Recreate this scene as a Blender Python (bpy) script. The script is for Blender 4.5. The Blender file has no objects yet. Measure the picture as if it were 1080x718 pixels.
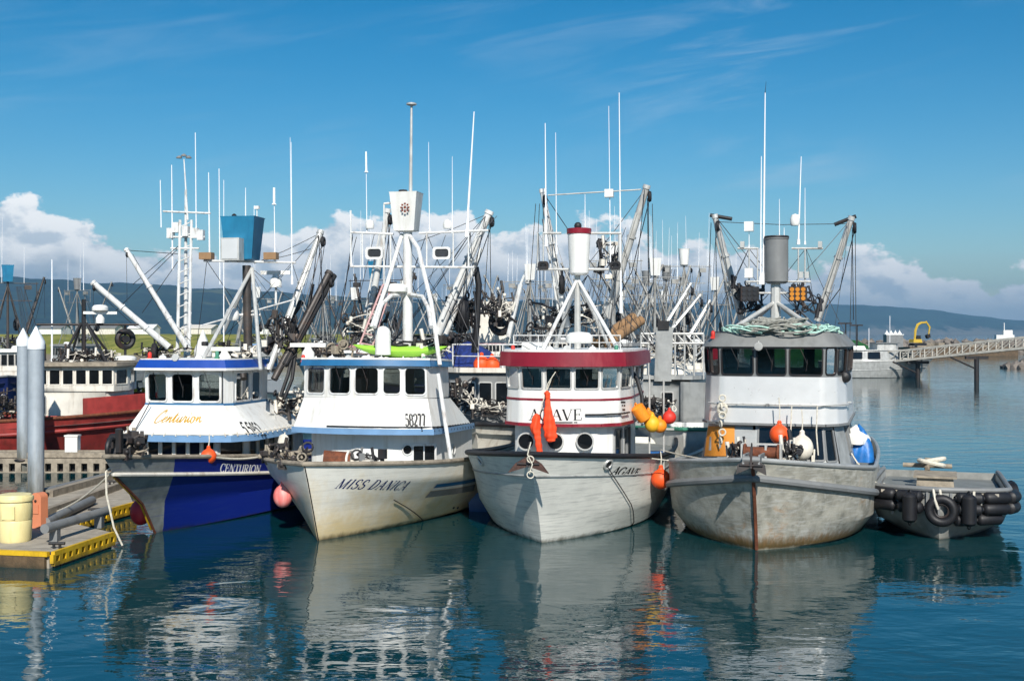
import bpy, bmesh, math, random
from mathutils import Vector, Matrix
random.seed(7)
PI = math.pi
R = math.radians
sc = bpy.context.scene
COL = sc.collection

# ------------------------------------------------------------------ camera, sky, sun, exposure
F, HX, HY, CAMZ = 1250.0, 540.0, 352.0, 4.6          # focal length and horizon measured on the 1080 px wide photo
cam = bpy.data.cameras.new('camera')
cam.sensor_width = 36.0
cam.lens = 36.0 * F / 1080.0
cam.shift_y = -(359.0 - HY) / 1080.0
cam.clip_start = 0.2
cam.clip_end = 60000
camo = bpy.data.objects.new('camera', cam)
COL.objects.link(camo)
camo.location = (0, 0, CAMZ)
camo.rotation_euler = (R(90), 0, 0)
sc.camera = camo
sc.view_settings.view_transform = 'Standard'
sc.view_settings.look = 'None'
sc.view_settings.gamma = 1
sc.view_settings.use_curve_mapping = False
sc.view_settings.exposure = 0.48
SUN_EL, SUN_AZ = 36.5, 5.0                           # azimuth: degrees to the right of straight behind the camera
sun = bpy.data.lights.new('sun', 'SUN')
sun.energy = 4.3
sun.angle = R(0.5)
sun.color = (1.0, 0.95, 0.87)
suno = bpy.data.objects.new('sun', sun)
COL.objects.link(suno)
SV = Vector((math.sin(R(SUN_AZ)) * math.cos(R(SUN_EL)), -math.cos(R(SUN_AZ)) * math.cos(R(SUN_EL)), math.sin(R(SUN_EL))))
suno.rotation_euler = SV.to_track_quat('Z', 'Y').to_euler()
suno.location = (20, -30, 40)


class NT:
    """small helper to write node maths"""
    def __init__(s, tree):
        s.t = tree

    def n(s, typ, **kw):
        nd = s.t.nodes.new(typ)
        for k, v in kw.items():
            setattr(nd, k, v)
        return nd

    def put(s, sock, v):
        if isinstance(v, bpy.types.NodeSocket):
            s.t.links.new(v, sock)
        elif v is not None:
            if sock.type == 'RGBA' and hasattr(v, '__len__') and len(v) == 3:
                v = (*v, 1)
            sock.default_value = v

    def m(s, op, a, b=None, c=None):
        nd = s.n('ShaderNodeMath', operation=op)
        for i, v in enumerate((a, b, c)):
            if v is not None:
                s.put(nd.inputs[i], v)
        return nd.outputs[0]

    def step(s, lo, hi, x):
        nd = s.n('ShaderNodeMapRange', interpolation_type='SMOOTHSTEP')
        s.put(nd.inputs['Value'], x)
        s.put(nd.inputs['From Min'], lo)
        s.put(nd.inputs['From Max'], hi)
        return nd.outputs[0]

    def vec(s, x, y, z):
        nd = s.n('ShaderNodeCombineXYZ')
        for i, v in enumerate((x, y, z)):
            s.put(nd.inputs[i], v)
        return nd.outputs[0]

    def noise(s, vec, scale, detail=4, rough=0.55, dist=0.0):
        nd = s.n('ShaderNodeTexNoise')
        s.put(nd.inputs['Vector'], vec)
        nd.inputs['Scale'].default_value = scale
        nd.inputs['Detail'].default_value = detail
        nd.inputs['Roughness'].default_value = rough
        nd.inputs['Distortion'].default_value = dist
        return nd.outputs['Fac']

    def mix(s, f, a, b):
        nd = s.n('ShaderNodeMix', data_type='RGBA')
        s.put(nd.inputs[0], f)
        s.put(nd.inputs[6], a)
        s.put(nd.inputs[7], b)
        return nd.outputs[2]

    def mapv(s, vec, scale=(1, 1, 1), rot=(0, 0, 0)):
        nd = s.n('ShaderNodeMapping')
        s.put(nd.inputs['Vector'], vec)
        nd.inputs['Scale'].default_value = scale
        nd.inputs['Rotation'].default_value = rot
        return nd.outputs[0]


world = bpy.data.worlds.new('World')
sc.world = world
world.use_nodes = True
wt = world.node_tree
wt.nodes.clear()
w = NT(wt)
sky = w.n('ShaderNodeTexSky', sky_type='NISHITA')
sky.sun_disc = False
sky.sun_elevation = R(SUN_EL)
sky.sun_rotation = R(180 - SUN_AZ)
sky.altitude = 0
sky.air_density = 1.0
sky.dust_density = 0.2
sky.ozone_density = 3.0
hs = w.n('ShaderNodeHueSaturation')
gm_ = w.n('ShaderNodeGamma')
gm_.inputs['Gamma'].default_value = 1.25
w.put(gm_.inputs[0], sky.outputs[0])
hs.inputs['Hue'].default_value = 0.488
hs.inputs['Saturation'].default_value = 1.36
hs.inputs['Value'].default_value = 0.42
w.put(hs.inputs['Color'], gm_.outputs[0])
tc = w.n('ShaderNodeTexCoord')
sp = w.n('ShaderNodeSeparateXYZ')
w.put(sp.inputs[0], tc.outputs['Generated'])
dx, dy, dz = sp.outputs
az = w.m('ARCTAN2', dx, dy)
el = w.m('ARCSINE', dz)
azn = w.m('ADD', az, 0.5)
fc = w.n('ShaderNodeFloatCurve')
cu = fc.mapping.curves[0]
pts = [(-300, .085), (0, .104), (50, .108), (90, .102), (130, .088), (200, .08), (290, .082), (345, .104), (440, .104), (560, .098),
       (640, .094), (720, .088), (800, .078), (900, .070), (1000, .058), (1090, .050), (1400, .05)]
cu.points[0].location = (0, pts[0][1] * 4)
cu.points[1].location = (1, pts[-1][1] * 4)
for px, e in pts:
    a = math.atan((px - 540) / 1250) + 0.5
    if 0.02 < a < 0.98:
        cu.points.new(a, e * 4)
fc.mapping.update()
w.put(fc.inputs['Value'], azn)
top = w.m('MULTIPLY', fc.outputs[0], 0.233)
cv = w.vec(w.m('MULTIPLY', az, 20), w.m('MULTIPLY', el, 30), 0.37)
cv2 = w.vec(w.m('ADD', w.m('MULTIPLY', az, 20), 0.14), w.m('ADD', w.m('MULTIPLY', el, 30), 0.26), 0.37)
n1 = w.noise(cv, 1.0, 9, 0.56)
n2 = w.noise(cv2, 1.0, 9, 0.56)
d = w.m('SUBTRACT', w.m('ADD', top, w.m('MULTIPLY', w.m('SUBTRACT', n1, 0.5), 0.105)), el)
mask = w.step(0.0, 0.007, d)
# thin gaps and a separate small cloud
lit = w.step(-0.12, 0.05, w.m('SUBTRACT', n1, n2))
depth = w.step(0.026, 0.062, d)
grey = w.noise(w.vec(w.m('MULTIPLY', az, 7), w.m('MULTIPLY', el, 17), 4.1), 1.0, 5, 0.5)
shade = w.m('MULTIPLY', depth, w.step(0.30, 0.62, grey))
ccol = w.mix(lit, (0.56, 0.63, 0.69), (0.97, 0.97, 0.955))
ccol = w.mix(w.m('MULTIPLY', shade, 0.85), ccol, (0.25, 0.335, 0.415))
ccol = w.mix(w.step(0.045, 0.012, el), ccol, (0.40, 0.49, 0.57))
# high thin cirrus streaks
ci = w.noise(w.mapv(w.mapv(w.vec(az, el, 0.0), (1, 1, 1), (0, 0, R(-9))), (3.0, 22, 1)), 1.6, 8, 0.62, 0.9)
cis = w.noise(w.vec(w.m('MULTIPLY', az, 4), w.m('MULTIPLY', el, 9), 2.2), 1.0, 3, 0.5)
cim = w.m('MULTIPLY', w.step(0.44, 0.74, ci), w.m('MULTIPLY', w.step(0.09, 0.14, el), w.step(0.36, 0.62, cis)))
cim = w.m('MULTIPLY', cim, w.m('ADD', 0.10, w.m('MULTIPLY', w.step(-0.1, 0.25, az), 0.24)))
b1 = w.n('ShaderNodeBackground')
w.put(b1.inputs[0], hs.outputs[0])
b1.inputs[1].default_value = 0.10
b2 = w.n('ShaderNodeBackground')
w.put(b2.inputs[0], ccol)
b2.inputs[1].default_value = 0.95
b3 = w.n('ShaderNodeBackground')
w.put(b3.inputs[0], (0.62, 0.74, 0.85))
b3.inputs[1].default_value = 0.75
ms = w.n('ShaderNodeMixShader')
w.put(ms.inputs[0], cim)
w.put(ms.inputs[1], b1.outputs[0])
w.put(ms.inputs[2], b3.outputs[0])
ms2 = w.n('ShaderNodeMixShader')
w.put(ms2.inputs[0], mask)
w.put(ms2.inputs[1], ms.outputs[0])
w.put(ms2.inputs[2], b2.outputs[0])
wo = w.n('ShaderNodeOutputWorld')
w.put(wo.inputs[0], ms2.outputs[0])

# ------------------------------------------------------------------ materials
def lin(c):
    return tuple((x / 255 / 12.92 if x / 255 <= 0.04045 else ((x / 255 + 0.055) / 1.055) ** 2.4) for x in c)


def mat(name, rgb, rough=0.5, metal=0.0, var=0.12, vscale=2.5, dirt=None, dirt_amt=0.0, dirt_scale=(3, 3, 0.6), bump=0.0, bscale=30.0,
        coat=0.0, extra=None, spec=0.5):
    m = bpy.data.materials.new(name)
    m.use_nodes = True
    t = m.node_tree
    t.nodes.clear()
    k = NT(t)
    out = k.n('ShaderNodeOutputMaterial')
    p = k.n('ShaderNodeBsdfPrincipled')
    k.put(out.inputs[0], p.outputs[0])
    tc = k.n('ShaderNodeTexCoord')
    ob = tc.outputs['Object']
    c = lin(rgb)
    nz = k.noise(ob, vscale, 5, 0.6)
    col = k.mix(k.step(0.3, 0.7, nz), tuple(x * (1 - var) for x in c), tuple(min(1, x * (1 + var * 0.6)) for x in c))
    if dirt is not None:
        dn = k.noise(k.mapv(ob, dirt_scale), 1.0, 6, 0.65)
        col = k.mix(k.m('MULTIPLY', k.step(0.48, 0.72, dn), dirt_amt), col, lin(dirt))
    if extra:
        col = extra(k, ob, col)
    k.put(p.inputs['Base Color'], col)
    rn = k.noise(ob, vscale * 2.3, 4, 0.6)
    k.put(p.inputs['Roughness'], k.m('ADD', rough - 0.07, k.m('MULTIPLY', rn, 0.14)))
    p.inputs['Metallic'].default_value = metal
    p.inputs['Specular IOR Level'].default_value = spec
    if coat:
        p.inputs['Coat Weight'].default_value = coat
    if bump:
        b = k.n('ShaderNodeBump')
        b.inputs['Strength'].default_value = bump
        b.inputs['Distance'].default_value = 0.02
        k.put(b.inputs['Height'], k.noise(ob, bscale, 4, 0.6))
        k.put(p.inputs['Normal'], b.outputs[0])
    return m


def zfac(k, ob):
    s = k.n('ShaderNodeSeparateXYZ')
    k.put(s.inputs[0], ob)
    return s.outputs


def grime(colour, z0, z1, amt=0.8, scale=(2.2, 2.2, 0.5)):
    """stain that starts at height z1 and is full at z0, broken up by vertical runs"""
    def f(k, ob, col):
        x, y, z = zfac(k, ob)
        n = k.noise(k.mapv(ob, scale), 2.0, 6, 0.7)
        zz = k.m('ADD', z, k.m('MULTIPLY', k.m('SUBTRACT', n, 0.5), (z1 - z0) * 1.6))
        return k.mix(k.m('MULTIPLY', k.step(z1, z0, zz), amt), col, lin(colour))
    return f


def chain(*fs):
    def f(k, ob, col):
        for g in fs:
            col = g(k, ob, col)
        return col
    return f


def scratches(colour, amt, rot, scale=(1.2, 1.2, 26)):
    def f(k, ob, col):
        n = k.noise(k.mapv(ob, scale, rot), 1.0, 4, 0.6)
        return k.mix(k.m('MULTIPLY', k.step(0.45, 0.75, n), amt), col, lin(colour))
    return f


def rust_runs(amt=0.6, thr=0.60, scale=(5, 5, 0.35), colour=(122, 66, 30)):
    def f(k, ob, col):
        n = k.noise(k.mapv(ob, scale), 1.3, 5, 0.7)
        return k.mix(k.m('MULTIPLY', k.step(thr, thr + 0.16, n), amt), col, lin(colour))
    return f


def two_tone(colour):
    """bare grey metal at the stem, paint further aft, with a ragged edge; rust at the foot"""
    def f(k, ob, col):
        x, y, z = zfac(k, ob)
        n = k.noise(ob, 5.0, 4, 0.6)
        e = k.m('ADD', k.m('ADD', y, k.m('MULTIPLY', z, 0.28)), k.m('MULTIPLY', n, 0.05))
        return k.mix(k.m('GREATER_THAN', e, 2.62), col, lin(colour))
    return f


def deck_joints(k, ob, col):
    x, y, z = zfac(k, ob)
    n = k.noise(ob, 1.5, 5, .6)
    u = k.m('FRACT', k.m('ADD', k.m('MULTIPLY', y, 0.85), k.m('MULTIPLY', n, 0.03)))
    j = k.m('LESS_THAN', u, 0.035)
    col = k.mix(k.m('MULTIPLY', j, .7), col, lin((70, 66, 60)))
    return k.mix(k.m('MULTIPLY', k.step(.6, .72, k.noise(ob, 3.2, 6, .7)), .5), col, lin((206, 202, 192)))


M = {}
M['white'] = mat('white_paint', (226, 226, 222), 0.38, var=0.05, dirt=(168, 154, 128), dirt_amt=0.34, dirt_scale=(6, 6, .5), extra=rust_runs(0.30, 0.66, (7, 7, .4), (150, 110, 76)))
M['white_old'] = mat('weathered_white_paint', (216, 211, 199), 0.6, var=0.1, dirt=(125, 98, 70), dirt_amt=0.5, dirt_scale=(5, 5, 0.8))
M['white_pole'] = mat('white_pole_paint', (215, 216, 214), 0.4, var=0.08, dirt=(120, 96, 76), dirt_amt=0.55, dirt_scale=(6, 6, 2))
M['trim_blue'] = mat('mid_blue_trim_paint', (40, 104, 150), 0.45, var=0.15)
M['pale_blue'] = mat('pale_blue_trim_paint', (112, 150, 188), 0.45, var=0.12)
M['royal'] = mat('royal_blue_paint', (22, 66, 150), 0.35, var=0.1)
M['navy'] = mat('dark_blue_lettering', (24, 38, 92), 0.5, var=0.05)
M['black'] = mat('black_lettering', (16, 17, 20), 0.5, var=0.05)
M['white_text'] = mat('white_lettering', (228, 228, 226), 0.5, var=0.03)
M['gold'] = mat('gold_lettering', (190, 146, 34), 0.45, var=0.05)
M['green_text'] = mat('green_lettering', (62, 128, 104), 0.5, var=0.05)
M['brown_text'] = mat('brown_emblem_paint', (120, 62, 44), 0.5, var=0.1)
M['maroon'] = mat('maroon_paint', (128, 22, 40), 0.4, var=0.12, dirt=(170, 90, 90), dirt_amt=0.3)
M['alu'] = mat('weathered_aluminium', (164, 166, 164), 0.45, 0.2, var=0.16, dirt=(100, 98, 92), dirt_amt=0.5, bump=0.15, bscale=12)
M['alu_polish'] = mat('brushed_bright_aluminium', (226, 226, 224), 0.30, 0.35, var=0.05, bump=0.05, bscale=9)
M['alu_pole'] = mat('aluminium_pole', (196, 196, 192), 0.38, 0.25, var=0.15, dirt=(110, 100, 90), dirt_amt=0.4, dirt_scale=(8, 8, 2))
M['grey_paint'] = mat('grey_paint', (120, 122, 122), 0.55, var=0.12, dirt=(90, 86, 80), dirt_amt=0.35)
M['steel_roof'] = mat('dull_grey_metal_roof', (132, 133, 131), 0.6, 0.2, var=0.12, dirt=(84, 82, 78), dirt_amt=0.4)
M['dark'] = mat('dark_metal', (42, 42, 44), 0.55, 0.3, var=0.3, dirt=(84, 56, 38), dirt_amt=0.4)
M['dark_boom'] = mat('dark_boom_metal', (74, 70, 68), 0.5, 0.4, var=0.3, dirt=(110, 84, 64), dirt_amt=0.4, dirt_scale=(6, 6, 3))
M['tan_boom'] = mat('varnished_tan_spar', (150, 118, 84), 0.5, var=0.2)
M['rubber'] = mat('black_rubber', (22, 22, 26), 0.55, var=0.3, vscale=6)
M['interior'] = mat('dim_cabin_lining', (66, 62, 58), 0.7, var=0.3)
M['lining'] = mat('cabin_wood_lining', (96, 70, 48), 0.7, var=0.3)
M['rust'] = mat('rusty_iron', (112, 62, 38), 0.8, 0.1, var=0.4, vscale=9, dirt=(60, 36, 26), dirt_amt=0.7, bump=0.4)
M['anchor_brown'] = mat('dark_rusted_anchor_iron', (74, 50, 42), 0.75, 0.1, var=0.4, vscale=9, bump=0.3)
M['truss_paint'] = mat('weathered_truss_paint', (180, 176, 166), .7, var=.2)
M['far_pole'] = mat('grey_white_pole_paint', (146, 146, 142), .5, var=.15, dirt=(96, 84, 72), dirt_amt=.6, dirt_scale=(4, 4, 2))
M['far_alu'] = mat('dull_far_aluminium', (132, 132, 128), .5, .1, var=.2)
M['wet_timber'] = mat('wet_stained_timber', (92, 74, 52), .7, var=.35, vscale=5, dirt=(40, 36, 30), dirt_amt=.8, dirt_scale=(3, 3, 3), extra=grime((34, 36, 22), -.05, .14, .8), bump=.4)
M['wire'] = mat('wire_rope', (92, 92, 94), 0.5, 0.4)
M['wire_dark'] = mat('dark_wire_rope', (48, 48, 52), 0.5, 0.3)
M['antenna'] = mat('white_fibreglass_whip', (236, 238, 240), 0.4, var=0.02)
M['orange'] = mat('orange_vinyl', (232, 84, 28), 0.55, bump=.12, bscale=14, var=0.2, dirt=(160, 60, 30), dirt_amt=0.25)
M['amber'] = mat('amber_vinyl', (236, 140, 30), 0.55, bump=.12, bscale=14, var=0.2, dirt=(170, 90, 20), dirt_amt=0.3)
M['yellow_buoy'] = mat('yellow_vinyl', (232, 178, 40), 0.55, bump=.12, bscale=14, var=0.2, dirt=(170, 110, 20), dirt_amt=0.3)
M['red_buoy'] = mat('red_vinyl', (206, 52, 40), 0.55, bump=.12, bscale=14, var=0.2)
M['pink_buoy'] = mat('faded_pink_vinyl', (224, 116, 112), 0.55, bump=.12, bscale=14, var=0.2, dirt=(240, 200, 190), dirt_amt=0.5)
M['red_fender'] = mat('faded_red_vinyl', (192, 40, 52), 0.55, bump=.12, bscale=14, var=0.2)
M['white_buoy'] = mat('white_vinyl', (222, 216, 202), 0.55, bump=.12, bscale=14, var=0.2, dirt=(150, 130, 100), dirt_amt=0.35)
M['blue_buoy'] = mat('blue_vinyl', (28, 92, 156), 0.45, var=0.1)
M['tarp'] = mat('blue_tarpaulin', (22, 104, 176), 0.45, var=0.25, vscale=5, bump=0.5, bscale=6)
M['suit'] = mat('bright_orange_cloth', (238, 74, 28), 0.7, var=0.18, vscale=6, bump=0.5, bscale=12)
M['rope'] = mat('pale_rope', (206, 200, 184), 0.8, var=0.2, vscale=20)
M['teal_rope'] = mat('pale_teal_rope', (168, 206, 192), 0.8, var=0.25, vscale=9)
M['grey_rope'] = mat('grey_rope', (150, 150, 142), 0.8, var=0.35, vscale=14)
M['black_rope'] = mat('black_line', (26, 26, 28), 0.7)
M['net_blue'] = mat('blue_net', (24, 46, 110), 0.9, var=0.45, vscale=8, bump=0.8, bscale=25)
M['net_dark'] = mat('dark_net', (38, 36, 38), 0.9, var=0.4, vscale=8, bump=0.8, bscale=25)
M['lime'] = mat('lime_green_plastic', (150, 206, 66), 0.4, var=0.08)
M['nest_blue'] = mat('turquoise_blue_paint', (36, 122, 160), 0.5, var=0.14, dirt=(20, 80, 120), dirt_amt=0.4)
M['plywood'] = mat('orange_stained_plywood', (206, 134, 44), 0.6, var=0.16, dirt=(170, 96, 24), dirt_amt=0.4)
M['amber_lamp'] = mat('amber_lamp_lens', (196, 128, 48), 0.25, var=0.1)
M['lamp_glass'] = mat('lamp_glass', (70, 72, 76), 0.12, 0.3, var=0.3)
M['pile'] = mat('galvanised_pile_steel', (160, 170, 178), 0.55, 0.2, var=0.12, dirt=(120, 128, 130), dirt_amt=0.5,
                extra=chain(grime((84, 80, 62), 0.2, 1.7, 0.85), scratches((196, 200, 202), .4, (0, 0, 0), (5, 5, .5)), rust_runs(.35, .64, (6, 6, .3), (126, 100, 76))))
M['cap_white'] = mat('white_plastic_cap', (232, 236, 238), 0.4, var=0.04)
M['barrel'] = mat('cream_yellow_plastic', (226, 212, 154), 0.45, var=0.06, dirt=(180, 150, 80), dirt_amt=0.3)
M['salmon'] = mat('salmon_paint', (206, 128, 92), 0.5, var=0.08)
M['yellow'] = mat('yellow_edge_paint', (204, 164, 26), 0.55, var=0.15, dirt=(120, 90, 30), dirt_amt=0.6, dirt_scale=(4, 4, 2),
                  extra=grime((70, 60, 34), -0.05, 0.22, 0.85))
M['concrete'] = mat('float_deck_concrete', (160, 152, 138), 0.85, var=0.16, vscale=3, dirt=(104, 98, 90), dirt_amt=0.5, dirt_scale=(2, 2, 2), bump=0.3, extra=deck_joints)
M['old_wood'] = mat('grey_timber', (148, 138, 122), 0.85, var=0.25, vscale=5, dirt=(84, 76, 66), dirt_amt=0.6, dirt_scale=(4, 4, 4), bump=0.4)
M['red_hull'] = mat('old_red_paint', (150, 50, 46), 0.6, var=0.22, dirt=(84, 40, 32), dirt_amt=0.6, extra=rust_runs(0.45))
M['deck_grey'] = mat('grey_deck_paint', (116, 120, 118), 0.7, var=0.2)
M['pink_ladder'] = mat('faded_pink_paint', (190, 150, 150), 0.55, var=0.15)
M['stone'] = mat('breakwater_rock', (120, 112, 104), 0.9, var=0.45, vscale=0.5, dirt=(70, 66, 62), dirt_amt=0.7, dirt_scale=(.6, .6, .6))
M['digger'] = mat('yellow_machine_paint', (190, 158, 52), 0.5, var=0.1)

M['hull_blue'] = mat('bare_grey_and_blue_hull', (132, 136, 134), 0.42, 0.15, var=0.22, vscale=3.5, dirt=(92, 92, 90), dirt_amt=0.5, spec=0.6,
                     extra=chain(two_tone((10, 34, 124)), scratches((34, 56, 128), .35, (R(12), R(8), 0), (1.5, 1.5, 24)), rust_runs(.3, .68, (4, 4, .3), (70, 62, 56)), grime((54, 50, 40), -0.05, 0.10, 0.8)))
M['hull_cream'] = mat('stained_white_hull', (232, 230, 220), 0.4, var=0.06,
                      extra=chain(grime((206, 176, 104), 0.0, 1.5, 0.75, (.8, .8, .5)), scratches((178, 176, 166), 0.35, (R(35), 0, R(20))),
                                  grime((70, 54, 30), -0.04, 0.13, 0.9)))
M['hull_agave'] = mat('brushed_pale_hull', (226, 225, 216), 0.42, 0.0, var=0.08,
                      extra=chain(scratches((150, 151, 148), 0.62, (R(-35), R(10), R(0)), (1.5, 1.5, 22)),
                                  scratches((216, 216, 208), 0.5, (R(-35), R(10), R(0)), (2.2, 2.2, 30)),
                                  grime((92, 84, 66), -0.06, 0.12, 0.9)))
def blotch(colour, amt, scale, lo, hi):
    def f(k, ob, col):
        n = k.noise(k.mapv(ob, scale), 1.0, 7, 0.68, 0.8)
        return k.mix(k.m('MULTIPLY', k.step(lo, hi, n), amt), col, lin(colour))
    return f


M['hull_alu'] = mat('worn_aluminium_hull', (168, 165, 153), 0.46, 0.12, var=0.28, vscale=3.0, dirt=(112, 112, 102), dirt_amt=0.75, dirt_scale=(2.5, 2.5, 1.2), bump=0.45, bscale=3.2,
                    extra=chain(blotch((196, 196, 190), .6, (2.2, 2.2, 3.2), .54, .66), blotch((112, 112, 106), .55, (3, 3, 4), .56, .68), scratches((190, 190, 184), 0.7, (R(40), R(25), 0), (3, 3, 22)),
                                blotch((166, 126, 84), .5, (1.1, 1.1, 1.4), .56, .70), rust_runs(0.55, 0.62, (3, 3, 0.35), (126, 84, 48)),
                                grime((128, 92, 48), 0.06, 0.36, 0.9, (5, 5, .8)), grime((46, 52, 22), 0.02, 0.34, 0.6, (7, 7, .5)),
                                grime((196, 192, 176), -0.05, 0.06, 0.8)))
M['hull_skiff'] = mat('dull_skiff_hull', (140, 141, 137), 0.5, 0.15, var=0.25, dirt=(80, 78, 72), dirt_amt=0.5, bump=0.2, bscale=6,
                      extra=chain(grime((150, 148, 140), 0.0, 0.2, 0.7), grime((70, 50, 34), -0.05, 0.06, 0.8)))

# window glass: tinted, reflects by angle, lets the cabin show
def glass():
    m = bpy.data.materials.new('cabin_window_glass')
    m.use_nodes = True
    t = m.node_tree
    t.nodes.clear()
    k = NT(t)
    out = k.n('ShaderNodeOutputMaterial')
    tr = k.n('ShaderNodeBsdfTransparent')
    tr.inputs[0].default_value = (0.42, 0.46, 0.46, 1)
    gl = k.n('ShaderNodeBsdfGlossy')
    gl.inputs['Roughness'].default_value = 0.03
    fr = k.n('ShaderNodeFresnel')
    fr.inputs[0].default_value = 1.6
    mx = k.n('ShaderNodeMixShader')
    k.put(mx.inputs[0], k.m('ADD', fr.outputs[0], 0.05))
    k.put(mx.inputs[1], tr.outputs[0])
    k.put(mx.inputs[2], gl.outputs[0])
    k.put(out.inputs[0], mx.outputs[0])
    return m


M['glass'] = glass()
M['dark_glass'] = mat('dark_window_glass', (20, 23, 26), 0.07, 0.0, var=0.3, spec=0.5)

# ------------------------------------------------------------------ mesh helpers
V = Vector


def frame(dirv):
    z = V(dirv).normalized()
    up = V((0, 0, 1)) if abs(z.z) < 0.95 else V((0, 1, 0))
    x = up.cross(z).normalized()
    return x, z.cross(x), z


class MB:
    def __init__(s):
        s.v = []
        s.f = []

    def add(s, vs, fs):
        o = len(s.v)
        s.v += [V(p) for p in vs]
        s.f += [tuple(i + o for i in f) for f in fs]
        return s

    def box(s, c, size, rz=0.0, rx=0.0, top=1.0):
        x, y, z = size[0] / 2, size[1] / 2, size[2] / 2
        m = Matrix.Rotation(rz, 3, 'Z') @ Matrix.Rotation(rx, 3, 'X')
        vs = []
        for k in (-1, 1):
            q = top if k > 0 else 1.0
            for i, j in ((-1, -1), (1, -1), (1, 1), (-1, 1)):
                vs.append(V(c) + m @ V((i * x * q, j * y * q, k * z)))
        return s.add(vs, [(3, 2, 1, 0), (4, 5, 6, 7), (0, 1, 5, 4), (1, 2, 6, 5), (2, 3, 7, 6), (3, 0, 4, 7)])

    def bar(s, p, q, wd, h):
        p, q = V(p), V(q)
        x, y, z = frame(q - p)
        vs = [e + x * i * wd / 2 + y * j * h / 2 for e in (p, q) for i, j in ((-1, -1), (1, -1), (1, 1), (-1, 1))]
        return s.add(vs, [(3, 2, 1, 0), (4, 5, 6, 7), (0, 1, 5, 4), (1, 2, 6, 5), (2, 3, 7, 6), (3, 0, 4, 7)])

    def loft(s, rings, caps=True, closed=True):
        n = len(rings[0])
        vs = [p for r in rings for p in r]
        fs = []
        for i in range(len(rings) - 1):
            for j in range(n if closed else n - 1):
                a, b = i * n + j, i * n + (j + 1) % n
                fs.append((a, b, b + n, a + n))
        if caps and closed:
            fs.append(tuple(range(n))[::-1])
            fs.append(tuple((len(rings) - 1) * n + j for j in range(n)))
        return s.add(vs, fs)

    def tube(s, p, q, r, r2=None, n=8):
        p, q = V(p), V(q)
        r2 = r if r2 is None else r2
        x, y, z = frame(q - p)
        rings = [[e + (x * math.cos(2 * PI * i / n) + y * math.sin(2 * PI * i / n)) * rr for i in range(n)] for e, rr in ((p, r), (q, r2))]
        return s.loft(rings)

    def pipe(s, pts, r, n=6):
        pts = [V(p) for p in pts]
        rings = []
        x = None
        for i, p in enumerate(pts):
            t = (pts[min(i + 1, len(pts) - 1)] - pts[max(i - 1, 0)])
            if t.length < 1e-6:
                t = V((0, 0, 1))
            t.normalize()
            if x is None:
                x = frame(t)[0]
            x = (x - t * x.dot(t))
            x = x.normalized() if x.length > 1e-6 else frame(t)[0]
            y = t.cross(x)
            rr = r[i] if isinstance(r, (list, tuple)) else r
            rings.append([p + (x * math.cos(2 * PI * k / n) + y * math.sin(2 * PI * k / n)) * rr for k in range(n)])
        return s.loft(rings)

    def lathe(s, prof, c, n=16, axis=(0, 0, 1), sy=1.0, caps=True):
        x, y, z = frame(axis)
        if tuple(axis) == (0, 0, 1):
            x, y, z = V((1, 0, 0)), V((0, 1, 0)), V((0, 0, 1))
        rings = [[V(c) + (x * math.cos(2 * PI * i / n) + y * math.sin(2 * PI * i / n) * sy) * max(r, 1e-4) + z * h for i in range(n)] for r, h in prof]
        return s.loft(rings, caps=caps)

    def ball(s, c, r, n=16, m=10, sz=1.0):
        return s.lathe([(r * math.sin(PI * i / m), -r * sz * math.cos(PI * i / m)) for i in range(m + 1)], c, n)

    def torus(s, c, RR, r, axis=(0, 0, 1), n=20, m=8):
        x, y, z = frame(axis)
        rings = []
        for i in range(n + 1):
            a = 2 * PI * i / n
            o = x * math.cos(a) + y * math.sin(a)
            rings.append([V(c) + o * RR + (o * math.cos(2 * PI * j / m) + z * math.sin(2 * PI * j / m)) * r for j in range(m)])
        return s.loft(rings, caps=False)

    def prism(s, poly, z0, z1, poly2=None):
        p2 = poly2 or poly
        zz0 = z0 if callable(z0) else (lambda a, b: z0)
        zz1 = z1 if callable(z1) else (lambda a, b: z1)
        return s.loft([[V((a, b, zz0(a, b))) for a, b in poly], [V((a, b, zz1(a, b))) for a, b in p2]])

    def build(s, name, m, parent=None, label=None, ang=38, weld=False, loc=None):
        me = bpy.data.meshes.new(name)
        o = V(loc) if loc is not None else V((0, 0, 0))
        me.from_pydata([tuple(p - o) for p in s.v], [], s.f)
        bm = bmesh.new()
        bm.from_mesh(me)
        if weld:
            bmesh.ops.remove_doubles(bm, verts=bm.verts, dist=0.0008)
        bmesh.ops.recalc_face_normals(bm, faces=bm.faces)
        for f in bm.faces:
            f.smooth = True
        bm.to_mesh(me)
        bm.free()
        me.set_sharp_from_angle(angle=R(ang))
        me.materials.append(M[m] if isinstance(m, str) else m)
        ob = bpy.data.objects.new(name, me)
        COL.objects.link(ob)
        ob.location = o
        if parent is not None:
            ob.parent = parent
        if label:
            ob['label'] = label
        return ob


def tag(o, label=None, cat=None, group=None, kind=None):
    if label:
        o['label'] = label
    if cat:
        o['category'] = cat
    if group:
        o['group'] = group
    if kind:
        o['kind'] = kind
    return o


def thing(name, label, cat, loc=(0, 0, 0), rz=0.0, group=None):
    o = bpy.data.objects.new(name, None)
    COL.objects.link(o)
    o.empty_display_size = 0.3
    o.location = loc
    o.rotation_euler = (0, 0, rz)
    return tag(o, label, cat, group)


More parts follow.
